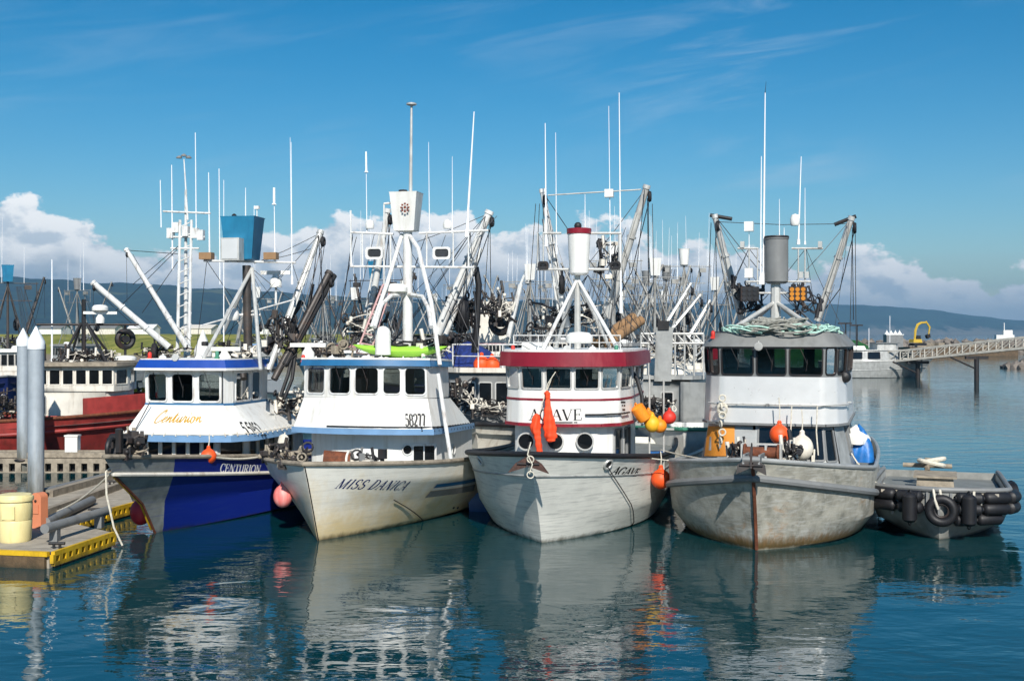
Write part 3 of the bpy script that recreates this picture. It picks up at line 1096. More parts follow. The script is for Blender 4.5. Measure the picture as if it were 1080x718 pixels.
# breakwater on the right
def rocks(name, pts, m, label, seed, n, size, kind='structure'):
    rnd = random.Random(seed)
    g_ = MB()
    for i in range(n):
        f = rnd.random() * (len(pts) - 1)
        a, b = pts[int(f)], pts[min(len(pts) - 1, int(f) + 1)]
        ff = f - int(f)
        c = [a[q] + (b[q] - a[q]) * ff for q in range(4)]
        ang = rnd.random() * PI
        rr = rnd.uniform(.6, 1.3) * size
        px_, pz = math.cos(ang) * c[3], max(0, math.sin(ang)) * c[2] - .2
        o = len(g_.v)
        cx, cy = c[0] + rnd.uniform(-1, 1), c[1] + px_
        bm = bmesh.new()
        bmesh.ops.create_icosphere(bm, subdivisions=1, radius=rr)
        for v in bm.verts:
            v.co *= rnd.uniform(.65, 1.2)
        bm.verts.index_update()
        g_.add([V((cx, cy, pz)) + v.co for v in bm.verts], [tuple(v.index for v in f_.verts) for f_ in bm.faces])
        bm.free()
    # core so no gaps show
    rows_ = []
    for p in pts:
        rows_.append([V((p[0], p[1] - p[3], -.6)), V((p[0], p[1] - p[3] * .5, p[2] * .7)), V((p[0], p[1] + p[3] * .5, p[2] * .7)), V((p[0], p[1] + p[3], -.6))])
    g_.loft(rows_, closed=False)
    return tag(g_.build(name, m, ang=10), label, kind=kind)


rocks('breakwater', [(60, 300, 2.2, 6), (100, 300, 2.6, 6), (150, 296, 2.6, 6), (200, 290, 2.6, 6)], 'stone', 'long low rock breakwater on the right', 4, 900, 1.0)
rocks('rock_point', [(67, 158, .2, 2), (72, 160, 1.6, 3.5), (82, 160, 2.0, 4), (96, 158, 2.0, 5)], 'stone', 'rock point jutting in at the right edge', 9, 260, .7)
# green bank behind the far aluminium boat
M['green_bank'] = mat('green_bank_grass', (44, 92, 50), 0.95, var=0.3, vscale=.4, spec=.1)
g = MB()
g.loft([[V((46 + i * 2.6, 238 + y_, (z_ + .15 * math.sin(i * 1.7)) * (min(1, i / 3, (12 - i) / 3) if z_ > 0 else 1) - .2)) for i in range(13)] for y_, z_ in ((-8, -.5), (-5, 1.2), (0, 3.4), (14, 3.7), (30, -.5))], closed=False)
tag(g.build('green_bank', 'green_bank', ang=180), 'strip of green bank beyond the aluminium cruiser', kind='structure')

# gangway bridge with piles
A, B_ = at(905, 384, 128), at(1120, 362, 112)
gw = thing('gangway', 'pale truss gangway sloping over the water at right', 'gangway', (A.x, A.y, 0))
def rel(p):
    return V(p) - V((A.x, A.y, 0))
ax = (B_ - A).normalized()
side = V((0, 0, 1)).cross(ax).normalized()
gm = MB()
gm.bar(rel(A), rel(B_), 1.5, .08)
gm.build('walkway', 'old_wood', gw)
for s_ in (-.8, .8):
    tm = MB()
    n = 16
    tm.bar(rel(A + side * s_ - V((0, 0, .1))), rel(B_ + side * s_ - V((0, 0, .1))), .16, .22)
    tm.bar(rel(A + side * s_ + V((0, 0, .95))), rel(B_ + side * s_ + V((0, 0, .95))), .14, .16)
    for i in range(n + 1):
        p = A + (B_ - A) * (i / n) + side * s_
        tm.bar(rel(p), rel(p + V((0, 0, 1.0))), .1, .1)
        if i < n:
            q = A + (B_ - A) * ((i + 1) / n) + side * s_
            tm.bar(rel(p), rel(q + V((0, 0, .95))), .08, .08)
    tm.build('truss', 'truss_paint', gw)
for px, D, lb in ((968, 123, 'dark pile under the low end of the gangway'), (1030, 117, 'dark braced pile under the middle of the gangway')):
    p = at(px, HY, D)
    pl = MB()
    zt = A.z + (B_.z - A.z) * ((p.x - A.x) / (B_.x - A.x)) - .3
    pl.tube((p.x, p.y, -1), (p.x, p.y, zt), .24, n=10)
    pl.bar((p.x - 1.1, p.y, zt - .15), (p.x + 1.1, p.y, zt - .15), .4, .3)
    pl.tube((p.x - 2.6, p.y, zt - .1), (p.x, p.y, zt - 1.3), .09, n=6)
    single(pl, 'pile', 'dark', lb, 'pile')

# digger and its barge
c = at(968, HY, 236)
dg = thing('excavator', 'yellow excavator with its arm raised and bent above the breakwater', 'excavator', (c.x, c.y, 2.2), R(15))
dg.scale = (.62, .62, .62)
m_ = MB()
for y in (-1.1, 1.1):
    m_.loft([[V((-2.1, y + s_, .1)), V((2.1, y + s_, .1)), V((2.4, y + s_, .5)), V((2.1, y + s_, .9)), V((-2.1, y + s_, .9)), V((-2.4, y + s_, .5))] for s_ in (-.35, .35)])
m_.build('track', 'dark', dg)
m_ = MB(); m_.box((-.8, 0, 1.6), (3.2, 2.6, 1.1), top=.92); m_.build('body', 'digger', dg)
m_ = MB(); m_.box((.6, .7, 2.5), (1.5, 1.1, 1.7), top=.85); m_.build('cab', 'dark_glass', dg)
m_ = MB(); m_.pipe([(-1.5, -.5, 1.9), (-1.2, -.5, 5.0), (-.4, -.5, 6.8), (.9, -.5, 7.4), (2.8, -.5, 7.5)], [.34, .42, .45, .38, .28], 6); m_.build('boom', 'digger', dg)
m_ = MB(); m_.pipe([(2.6, -.5, 7.9), (4.0, -.5, 6.0), (3.6, -.5, 3.6)], [.24, .34, .22], 6); m_.build('arm', 'digger', dg)
m_ = MB(); m_.loft([[V((2.6, y, 3.4)), V((3.8, y, 3.9)), V((4.0, y, 2.8)), V((3.0, y, 2.3))] for y in (-1.1, .1)]); m_.build('bucket', 'dark', dg)
c = at(1010, HY, 244)
bg = thing('barge', 'grey brown work barge lying behind the breakwater', 'barge', (c.x, c.y, 0))
m_ = MB(); m_.box((0, 0, .9), (22, 7, 2.0)); m_.build('hull', 'wet_timber', bg)
m_ = MB()
for i in range(8):
    m_.box((-8 + i * 2.2, -1 + (i % 3), 2.1 + (i % 2) * .2), (1.8, 1.6, .5 + (i % 3) * .4), rz=i)
m_.build('deck_cargo', 'old_wood', bg)
c = at(1056, HY, 420)
tb = thing('tug_boat', 'tiny far white vessel out beyond the breakwater', 'tug boat', (c.x, c.y, 0), R(80))
m_ = MB(); m_.loft([[V((x * w_, y, z)) for x, z in ((-1, 1.6), (-.8, -.3), (.8, -.3), (1, 1.6))] for y, w_ in ((-9, .2), (-6, 2.2), (0, 2.8), (8, 2.5))]); m_.build('hull', 'dark', tb)
m_ = MB(); m_.box((0, -1, 2.9), (3.6, 6, 2.6)); m_.box((0, -2, 5.0), (2.8, 3, 1.8)); m_.tube((0, -1, 5.5), (0, -1, 8.5), .15); m_.build('wheelhouse', 'white', tb)
# striped white tents / spectators' tower and lamp posts by the far boat
c = at(942, HY, 215)
tw = thing('marquee', 'white peaked canopy row above the far aluminium boat', 'marquee', (c.x, c.y, 2.2))
m_ = MB(); m_.box((0, 0, 1.1), (3.0, 2, 2.2)); m_.build('wall', 'grey_paint', tw)
m_ = MB()
m_.box((0, 0, 2.25), (3.2, 2.2, .12))
for i in range(4):
    m_.lathe([(.42, 2.3), (.34, 2.55), (.12, 2.8), (.02, 3.1)], (-1.15 + i * .77, 0, 0), 8)
m_.build('canopy', 'white', tw)
for px, yt, D, lb in ((892, 341, 132, 'dark double lamp post left of the far aluminium boat'), (904, 343, 140, 'second dark lamp post nearer the far aluminium boat')):
    p = at(px, yt, D)
    t = thing('lamp_post', lb, 'lamp post', (p.x, p.y, 0))
    m_ = MB(); m_.tube((0, 0, -.5), (0, 0, p.z), .1, .07); m_.build('post', 'dark', t)
    m_ = MB(); m_.box((-.45, 0, p.z), (.8, .3, .16)); m_.box((.35, 0, p.z), (.6, .3, .16)); m_.build('lamp_head', 'dark', t)

# ------------------------------------------------------------------ floating docks on the left
ZD = 0.32


def gp(px, py):
    p = ground(px, py, ZD)
    return (p.x, p.y)


def yellow_edge(mb, p, q, z1=ZD, h=.27, th=.08, cell=.22):
    """perforated edge beam between two plan points, with real holes"""
    p, q = V((*p, 0)), V((*q, 0))
    d_ = (q - p)
    ln = d_.length
    d_ /= ln
    nn = V((d_.y, -d_.x, 0)) * .0
    rz = math.atan2(d_.y, d_.x)
    mid = (p + q) / 2
    mb.box((mid.x, mid.y, z1 - .03), (ln, th, .09), rz)
    mb.box((mid.x, mid.y, z1 - h + .04), (ln, th, .08), rz)
    n = max(2, int(ln / cell))
    for i in range(n + 1):
        c_ = p + d_ * (ln * i / n)
        mb.box((c_.x, c_.y, z1 - h / 2 + .005), (.10 if i in (0, n) else .11, th * .96, h - .10), rz)


dk = thing('floating_dock', 'near floating dock with yellow perforated edges', 'dock', (-9.5, 26, 0))
def rl(mbx):
    for i, p in enumerate(mbx.v):
        mbx.v[i] = p - V((-9.5, 26, 0))
    return mbx
c0 = gp(52, 582); c1 = gp(117, 561); c2 = gp(66, 549); c3 = gp(140, 529); c4 = gp(150, 496); c5 = gp(-10, 514)
cl = gp(-90, 576)
c5 = (-22, 33.5)
c4 = gp(128, 503); c5 = gp(42, 523); c6 = gp(-90, 546)
poly = [cl, c0, c1, c2, c3, c4, c5, c6]
m_ = MB(); m_.prism(poly, -.25, ZD); rl(m_).build('deck', 'concrete', dk)
m_ = MB()
off = .05
m_.box(((cl[0] + c0[0]) / 2, c0[1] - .05 + (cl[1] - c0[1]) / 2, ZD - .03), (math.hypot(c0[0] - cl[0], c0[1] - cl[1]), .1, .09), math.atan2(c0[1] - cl[1], c0[0] - cl[0]))
yellow_edge(m_, (c0[0] + .08, c0[1] - .02), (c1[0] + .06, c1[1]))
rl(m_).build('edge_beam', 'yellow', dk)
m_ = MB()
yellow_edge(m_, (c2[0] + .06, c2[1] - .06), (c3[0] + .08, c3[1] - .04))
rl(m_).build('edge_beam', 'yellow', dk)
m_ = MB()
for a, b in ((cl, c0), (c0, c1), (c2, c3)):
    if a is c2:
        rl(m_).build('float_side', 'wet_timber', dk)
        m_ = MB()
    pa, pb = V((*a, 0)), V((*b, 0))
    md = (pa + pb) / 2
    m_.box((md.x - .06, md.y + (.08 if a is not cl else -.02), -.03), ((pb - pa).length, .1, .56), math.atan2(pb.y - pa.y, pb.x - pa.x))
rl(m_).build('float_side', 'wet_timber', dk)
m_ = MB()
for a, b, s_ in ((gp(60, 540), gp(135, 512), .16), (gp(40, 547), gp(60, 540), .16), (gp(52, 524), gp(140, 499), .2)):
    m_.bar((*a, ZD + .09), (*b, ZD + .09), s_, .18)
rl(m_).build('bull_rail', 'old_wood', dk)
# loose pipes on the dock
for (a, b, r_, z_, lb) in ((( 47, 574), (114, 553), .10, .34, 'grey pipe lying along the front corner of the near dock'),
                           ((48, 556), (97, 532), .11, .13, 'grey pipe lying behind the salmon pedestal'),
                           ((45, 523), (112, 506), .10, .13, 'long grey pipe furthest back on the near dock')):
    p, q = ground(*a, ZD), ground(*b, ZD)
    m_ = MB()
    m_.tube((p.x, p.y, ZD + z_ - .02), (q.x, q.y, ZD + z_ - .02), r_, n=12)
    if z_ > .2:
        for f_ in (.15, .85):
            e = p + (q - p) * f_
            m_.box((e.x, e.y, ZD + .12), (.16, .2, .25))
    single(m_, 'pipe', 'grey_paint', lb, 'pipe')
# barrel
p = ground(16, 570, ZD)
br = thing('barrel', 'cream yellow plastic barrel on the near dock corner', 'barrel', (p.x, p.y, ZD))
m_ = MB(); m_.lathe([(.0, 0), (.30, 0), (.315, .04), (.335, .42), (.325, .44), (.34, .47), (.34, .8), (.325, .83)], (0, 0, 0), 28); m_.build('body', 'barrel', br)
m_ = MB(); m_.lathe([(.33, .83), (.36, .835), (.365, .9), (.35, .925), (.33, .93), (.31, .965), (.0, .975)], (0, 0, 0), 28); m_.build('lid', 'barrel', br)
m_ = MB(); m_.box((0, -.335, .62), (.26, .02, .26)); m_.build('label_panel', 'barrel', br)
# pedestal
p = ground(41.5, 556, ZD)
pe = thing('power_pedestal', 'salmon coloured round topped pedestal beside the barrel', 'pedestal', (p.x, p.y, ZD), R(-20))
m_ = MB()
prof = [(-.14, 0), (.14, 0), (.14, .66)] + [(.14 * math.cos(R(a)), .66 + .12 * math.sin(R(a))) for a in range(15, 180, 15)] + [(-.14, .66)]
m_.loft([[V((x, y, z)) for x, z in prof] for y in (-.11, .11)]); m_.build('body', 'salmon', pe)
m_ = MB(); m_.box((0, -.12, .42), (.16, .02, .2)); m_.build('outlet_panel', 'salmon', pe)
m_ = MB(); m_.ball((0, -.12, .6), .03, 8, 6); m_.build('knob', 'dark', pe)
# piles with white caps
for px, pyb, yt, r_, lb in ((38, 524, 344, .205, 'nearer grey steel pile with pointed white cap'), (24.5, 487, 346, .2, 'rear grey steel pile with pointed white cap, left of the other')):
    p = ground(px, pyb, ZD)
    zt = CAMZ + (HY - yt) / F * p.y
    t = thing('mooring_pile', lb, 'pile', (p.x, p.y, 0), 0, 'capped steel piles')
    m_ = MB(); m_.tube((0, 0, -2), (0, 0, zt - .42), r_, n=20); m_.build('shaft', 'pile', t)
    m_ = MB(); m_.lathe([(r_ + .015, zt - .6), (r_ + .02, zt - .40), (.015, zt)], (0, 0, 0), 20); m_.build('cap', 'cap_white', t)
    m_ = MB(); m_.torus((0, 0, ZD + .08), r_ + .1, .05); m_.build('pile_hoop', 'dark', t)

# back dock
bd = thing('floating_dock', 'grey timber back dock with slotted side in front of the red boat', 'dock', (-13, 39.5, 0))
m_ = MB(); m_.box((-4, 1.0, .38), (26, 2.2, .16)); m_.build('deck', 'old_wood', bd)
m_ = MB()
m_.box((-4, -.1, .38), (26, .12, .16)); m_.box((-4, -.1, -.04), (26, .12, .14))
for i in range(66):
    m_.box((-17 + i * .4, -.1, .16), (.2, .115, .29))
m_.build('edge_beam', 'old_wood', bd)
m_ = MB(); m_.box((-4, .2, .12), (26, .12, .5)); m_.build('float_side', 'dark', bd)
m_ = MB(); m_.bar((-17, .12, .56), (9, .12, .56), .2, .16); m_.bar((-17, .6, .62), (9, .6, .62), .1, .1); m_.build('bull_rail', 'old_wood', bd)
p = ground(72, 481, .5)
m_ = MB(); m_.box((p.x, p.y + .4, .46 + .35), (.42, .3, .62)); m_.box((p.x, p.y + .4, .46 + .70), (.46, .34, .05)); single(m_, 'dock_box', 'white', 'small white box standing on the back dock', 'box')

# unseen bank added behind the camera to darken what the windows and metal reflect
rows = []
for D, z in ((-7, -1), (-10, 1.6), (-15, 2.9), (-60, 3.4), (-90, 9), (-170, 24), (-260, 40), (-296, -1)):
    rows.append([V((-260 + 13 * i, D + 1.5 * math.sin(i * 1.3), z + (.06 * z * math.sin(i * .8 + D)))) for i in range(41)])
g = MB()
g.loft(rows, closed=False)
tag(g.build('added_dark_bank', 'forest', ang=180), 'unseen wooded bank added behind the camera to darken reflections', kind='structure')

# mooring cleats and worn joints on the near dock
for px, py, lb in ((60, 578, 'iron cleat at the front corner of the near dock'), (100, 541, 'iron cleat near the second yellow edge of the near dock'), (118, 511, 'iron cleat at the far end of the near dock')):
    p = ground(px, py, ZD)
    m_ = MB(); m_.tube((p.x - .16, p.y, ZD + .1), (p.x + .16, p.y, ZD + .1), .03, .03); m_.tube((p.x - .06, p.y, ZD), (p.x - .06, p.y, ZD + .1), .03); m_.tube((p.x + .06, p.y, ZD), (p.x + .06, p.y, ZD + .1), .03)
    single(m_, 'cleat', 'dark', lb, 'cleat')

# ------------------------------------------------------------------ boat kit
def fl(pts):
    return [tuple(p) for p in pts]


def ant(b, px, y0, px1, y1, l, r=.022, m='antenna', tip=.4):
    """whip antenna: photo pixels of its top and its foot, at distance l behind the bow"""
    p, q = b.q(px1, y1, l), b.q(px, y0, l)
    mb = MB()
    mb.tube(p, q, r, r * tip, 6)
    mb.tube(p, p + (q - p) * .06, r * 1.9, r * 1.6, 6)
    return mb.build('antenna', m, b.o)


def wires(b, segs, m='wire', r=.009, name='rigging_wire'):
    for (p, q) in segs:
        p, q = V(p), V(q)
        mid = (p + q) / 2 - V((0, 0, (q - p).length * .015))
        MB().pipe([p, mid, q], r, 4).build(name, m, b.o)


def boom(b, p, q, r0, r1, m, name='boom', block=True):
    mb = MB()
    r0, r1 = r0 * .86, r1 * .86
    p, q = V(p), V(q)
    d = (q - p).normalized()
    mb.tube(p, q, r0, r1, 10)
    for f in (.3, .62):
        c = p + (q - p) * f
        mb.tube(c - d * .03, c + d * .03, r0 * 1.14, r0 * 1.14, 10)
    x_, y_, z_ = frame(d)
    mb.tube(p + (q - p) * .12 - x_ * r0 * 1.5, p + (q - p) * .8 - x_ * r0 * 1.2, r0 * .28, n=6)
    mb.tube(q - d * .05, q + d * .05, r1 * 1.25, r1 * 1.1, 10)
    o = mb.build(name, m, b.o)
    if block:
        k_ = MB()
        k_.torus(q + V((.08, -.02, -.26)), .1, .05, (1, 0, 0), 12, 6)
        k_.tube(q, q + V((.08, -.02, -.2)), .025)
        k_.build('pulley_block', 'dark', o)
        w_ = MB()
        w_.pipe([q + V((.08, 0, -.3)), (p + (q - p) * .5) + V((.14, 0, -.5)), p + V((.2, 0, .3))], .012, 4)
        w_.pipe([q + V((.02, 0, -.3)), q + V((.05, 0, -2.6))], .010, 4)
        w_.build('falls', 'wire_dark', o)
    return o


def floodlight(b, c, wd=.5, h=.36, m='white_pole', lens='lamp_glass', rz=0.0):
    mb = MB()
    c = V(c)
    x0, x1, y0, y1 = -wd / 2, wd / 2, -h / 2, h / 2
    ring = lambda g, y: [c + V((x, y, z)) for x, z in rrect(x0 - g, x1 + g, y0 - g, y1 + g, .07)]
    mb.loft([ring(-.10, .22), ring(0, .1), ring(.01, -.04), ring(-.04, -.04), ring(-.05, .0)], caps=False)
    o = mb.build('floodlight', m, b.o)
    g_ = MB()
    rg = ring(-.045, -.01)
    g_.add(rg, [tuple(range(len(rg)))])
    g_.build('lamp_lens', lens, o)
    return o


def dome(b, c, r, h, m='white', name='radar_dome'):
    mb = MB()
    mb.lathe([(r * .8, 0), (r, h * .15), (r, h * .55), (r * .75, h * .88), (0.001, h)], c, 16)
    return mb.build(name, m, b.o)


def radar(b, c, wd=1.1, rz=.2, m='white'):
    c = V(c)
    mb = MB()
    mb.lathe([(.16, 0), (.16, .2), (.1, .28), (.08, .34)], c, 12)
    o = mb.build('radar', m, b.o)
    k_ = MB()
    k_.box(c + V((0, 0, .39)), (wd, .12, .1), rz)
    k_.build('scanner_bar', m, o)
    return o


def power_block(b, c, r=.34, axis=(1, .3, 0), m='dark'):
    mb = MB()
    c = V(c)
    mb.torus(c, r, r * .38, axis, 18, 8)
    x, y, z = frame(axis)
    mb.tube(c - z * r * .4, c + z * r * .4, r * .5, r * .5, 10)
    mb.tube(c + V((0, 0, r)), c + V((0, 0, r * 2)), .05)
    return mb.build('power_block', m, b.o)


def nest(b, c, r0, r1, h, m, square=False, name='crows_nest', n=20):
    mb = MB()
    c = V(c)
    if square:
        mb.loft([[c + V((x * r, y * r * .8, z)) for x, y in ((-1, -1), (1, -1), (1, 1), (-1, 1))] for r, z in ((r0 * .96, 0), (r0, .02), (r1, h - .04), (r1 * 1.04, h), (r1 * .97, h), (r1 * .93, h - .05))])
    else:
        mb.lathe([(r0 * .8, -.05), (r0, 0), (r1, h - .06), (r1 * 1.06, h - .04), (r1 * 1.06, h), (r1 * .95, h), (r1 * .93, h - .1)], c, n)
    return mb.build(name, m, b.o)


def clutter(b, c, size, n, seed, mats=('dark', 'wire_dark', 'white_old'), name='deck_gear'):
    """lines, hooks, small fittings strung together: one mesh per material, each piece tied to the one before"""
    rnd = random.Random(seed)
    for k_, mm in enumerate(mats):
        mb = MB()
        p = V(c) + V((rnd.uniform(-.4, .4) * size[0], rnd.uniform(-.4, .4) * size[1], .1))
        for i in range(n):
            q = V(c) + V((rnd.uniform(-.5, .5) * size[0], rnd.uniform(-.5, .5) * size[1], rnd.uniform(0, .8) * size[2]))
            if (q - p).length > .7:
                q = p + (q - p).normalized() * .7
            mb.pipe([p, (p + q) / 2 + V((0, 0, rnd.uniform(-.15, .08))), q], rnd.choice((.010, .012, .014)) if 'white' in mm else rnd.choice((.014, .02, .03)), 5)
            p = q
            ty = rnd.random()
            s_ = rnd.uniform(.05, .13)
            if ty < .25:
                mb.box(p, (s_ * 1.6, s_, s_ * rnd.uniform(.8, 2.2)), rnd.uniform(0, 3))
            elif ty < .5:
                mb.torus(p, s_, s_ * .22, (rnd.uniform(-1, 1), rnd.uniform(-1, 1), .4), 10, 5)
            elif ty < .75:
                mb.tube(p - V((0, 0, s_)), p + V((rnd.uniform(-.1, .1), 0, s_ * 2)), s_ * .4, n=7)
            else:
                mb.ball(p, s_ * .6, 8, 5)
        mb.build(name, mm, b.o)


def stays(b, tops, feet, l, n, seed):
    rnd = random.Random(seed)
    for i in range(n):
        p, q = b.q(*rnd.choice(tops), l), b.q(*rnd.choice(feet), l + rnd.uniform(-1.2, 2.5))
        md = (p + q) / 2 - V((0, 0, (p - q).length * rnd.uniform(.0, .05)))
        MB().pipe([p, (p + md) / 2 - V((0, 0, .02)), md, (md + q) / 2 - V((0, 0, .02)), q], rnd.choice((.006, .008, .010)), 4).build('stay_wire', rnd.choice(('wire', 'wire_dark', 'wire_dark')), b.o)


def railing(b, pts, h, m='alu_pole', r=.02, mid=True, name='railing'):
    mb = MB()
    up = [V(p) + V((0, 0, h)) for p in pts]
    mb.pipe(up, r, 6)
    if mid:
        mb.pipe([V(p) + V((0, 0, h * .5)) for p in pts], r * .7, 5)
    for p, u in zip(pts, up):
        mb.tube(p, u, r * .9, n=5)
    return mb.build(name, m, b.o)


def buoy(name, m, c, r, label, cat='buoy', group=None, sz=1.0, rope=0.0, drop=.9):
    """inflatable buoy with a moulded eye; c = centre of the ball in the world"""
    c = V(c)
    t = thing(name, label, cat, c, 0, group)
    mb = MB()
    pr = [(r * math.sin(PI * i / 14), -r * sz * math.cos(PI * i / 14)) for i in range(13)]
    pr += [(r * .30, r * sz * .98), (r * .22, r * sz * 1.12), (r * .24, r * sz * 1.28), (r * .12, r * sz * 1.34)]
    mb.lathe(pr, (0, 0, 0), 18)
    mb.build('float_body', m, t)
    e = MB()
    e.torus((0, 0, r * sz * 1.22), r * .17, r * .06, (0, 1, 0), 12, 6)
    e.build('eye', 'blue_buoy' if m in ('orange', 'red_buoy', 'amber', 'yellow_buoy', 'pink_buoy', 'red_fender') and name == 'polyform' else m, t)
    if rope:
        rp = MB()
        rp.pipe([(0, 0, r * sz * 1.3), (.015, .02, r * sz * 1.3 + rope * .5), (0, .05, r * sz * 1.3 + rope)], .014, 5)
        rp.build('lanyard', 'rope', t)
    return t


def sausage(name, m, p, q, r, label, cat='fender', group=None):
    p, q = V(p), V(q)
    c = (p + q) / 2
    p, q = p - c, q - c
    t = thing(name, label, cat, c, 0, group)
    d = (q - p)
    mb = MB()
    mb.pipe([p - d * .04, p, p + d * .08, p + d * .5, p + d * .92, q, q + d * .05], [r * .3, r * .72, r, r, r, r * .72, r * .25], 14)
    mb.build('fender_body', m, t)
    for e, s_ in ((p, -1), (q, 1)):
        k_ = MB()
        k_.torus(e + d * .06 * s_, r * .3, r * .1, (1, .3, 0), 10, 5)
        k_.build('eye', m, t)
    return t


def roof_slab(b, tier, d, z0, z1, m, name='roof', d1=None, sl=True, zc=.06):
    pl, pu = offset(tier.t, d), offset(tier.t, d if d1 is None else d1)
    mb = MB()
    f0 = lambda a, l: tier.zz(z0, l) if sl else z0
    f1 = lambda a, l: tier.zz(z1, l) if sl else z1
    mb.prism(pl, f0, f1, pu)
    return mb.build(name, m, b.o, ang=30)


def inside(b, tier, frac=.16, m='interior'):
    """console shelf and floor that close the lower part of a glazed cabin"""
    pl = offset(tier.b, -.06)
    mb = MB()
    z = tier.z0 + (tier.z1 - tier.z0) * frac
    mb.prism(pl, lambda a, l: tier.zz(tier.z0 + .02, l), lambda a, l: tier.zz(z, l))
    mb.build('console', m, b.o)
    c = tier.c
    k_ = MB()
    k_.box((c.x - .3, c.y - .4, tier.zz(z, c.y) + .2), (.5, .5, .42))
    k_.box((c.x - .3, c.y - .15, tier.zz(z, c.y) + .45), (.5, .12, .5))
    k_.build('helm_chair', 'dark', b.o)


def deckhouse_plan(w, l0, l1, c=0.0, bow=.2, ch=.42, ends=.62, sh=None):
    """rounded front: centre, flank, corner facets; returned counter-clockwise from the left rear
    facets: 0 left side, 1 left corner, 2 left flank, 3 centre, 4 right flank, 5 right corner, 6 right side, 7 back"""
    a, m_ = w * .22, w * ends
    return [(c - w, l1), (c - w, l0 + bow + ch + (.9 if ch > .3 else .5)), (c - w * .88, l0 + bow + ch), (c - m_, l0 + bow), (c - a, l0),
            (c + a, l0), (c + m_, l0 + bow), (c + w * .88, l0 + bow + ch), (c + w, l0 + bow + ch + (.9 if ch > .3 else .5)), (c + w, l1)]
# facets with that plan: 0 left side, 1 left shoulder, 2 left corner, 3 left flank, 4 centre, 5 right flank, 6 right corner, 7 right shoulder, 8 right side, 9 back


def lower_posts():
    pass


# ================================================================== AGAVE: pale aluminium boat with the maroon visor
B3 = Boat('fishing_boat', 'pale fishing boat AGAVE with maroon visor and orange suits on its front', .378, 24.83, 12)
H3 = Hull(13, [dict(o=2.0, z0=-.8, z1=-.8, B=.02, te=.4, p=2), dict(o=1.34, z0=-.02, z1=.12, B=2.1, te=.42, p=2.2, aft=.1),
               dict(o=1.0, z0=.62, z1=.5, B=2.27, te=.39, p=2.3), dict(o=.32, z0=1.58, z1=1.02, B=2.30, te=.38, p=2.2),
               dict(o=0, z0=2.06, z1=1.36, B=2.36, te=.36, p=2.2)], 1.5)
H3.shell(B3, 'hull_agave')
H3.rail(B3, 4, .06, 'rubber', 'cap_rail', .02)
H3.rail(B3, 3, .025, 'alu', 'rub_rail')
H3.deck(B3, 'deck_grey', 3, .12)
pl = deckhouse_plan(1.6, 3.5, 8.0)
lo = offset(pl, -.22)
T = Tier(lo, 1.0, 2.42)
for i in ():
    pass
T.walls(B3, 'white', 'lower_house', {8: [(.04, .22, .12, .86), (.30, .5, .35, .86)], 7: [(.2, .8, .12, .88)]}, 'grey_paint', 'dark_glass', .03)
for px in (555.5, 586, 617.5):
    c = B3.q(px, 465, 3.75)
    mb = MB(); mb.lathe([(.185, .02), (.215, .02), (.22, -.06), (.185, -.06), (.185, .02)], c - V((0, .04, 0)), 20, (0, 1, 0), caps=False); po = mb.build('porthole', 'alu_pole', B3.o)
    mb = MB(); mb.lathe([(.001, -.02), (.19, -.02), (.19, -.035), (.001, -.035)], c - V((0, .04, 0)), 20, (0, 1, 0)); mb.build('pane', 'dark_glass', po)
S = Tier(pl, 2.40, 3.26, offset(pl, -.03))
S.walls(B3, 'white', 'wheelhouse_front_band')
fr = list(range(0, 9))
S.band(B3, fr, .70, .76, 'maroon', 'pinstripe')
S.band(B3, fr, -.02, .07, 'maroon', 'lower_stripe', .03)
Wn = Tier(offset(pl, -.03), 3.263, 3.86, offset(pl, .0))
Wn.walls(B3, 'white', 'wheelhouse', {0: [(.1, .45, .1, .86), (.55, .9, .1, .86)], 1: [(.15, .85, .08, .86)], 2: [(.08, .9, .06, .86)], 3: [(.09, .93, .05, .86)], 4: [(.07, .93, .05, .86)], 5: [(.07, .93, .05, .86)],
                                      6: [(.06, .92, .06, .86)], 7: [(.1, .9, .06, .86)], 8: [(.08, .45, .1, .86), (.55, .9, .1, .86)], 9: [(.08, .45, .1, .86), (.55, .92, .1, .86)]}, 'alu_pole', 'glass', .05, wipers=(3, 4, 5))
inside(B3, Wn)
roof_slab(B3, Wn, .17, 3.82, 4.16, 'maroon', 'visor', .14)
roof_slab(B3, Wn, .06, 4.165, 4.22, 'white', 'roof')
# lettering
tier_text(B3, S, 'AGAVE', (558.5, 443), (615, 443), 11.5, 'black', 'boat_name', [2, 3, 4, 5, 6], T=.16, t=.055)
sfc, ul = tier_surf(B3, S, (583, 446), (609, 446), [2, 3, 4, 5, 6])
mb = MB(); mb.add([sfc(a * ul / 4, bb, .008) for a in range(5) for bb in (0, .03)], [(2 * i, 2 * i + 1, 2 * i + 3, 2 * i + 2) for i in range(4)]); mb.build('name_underline', 'black', B3.o)
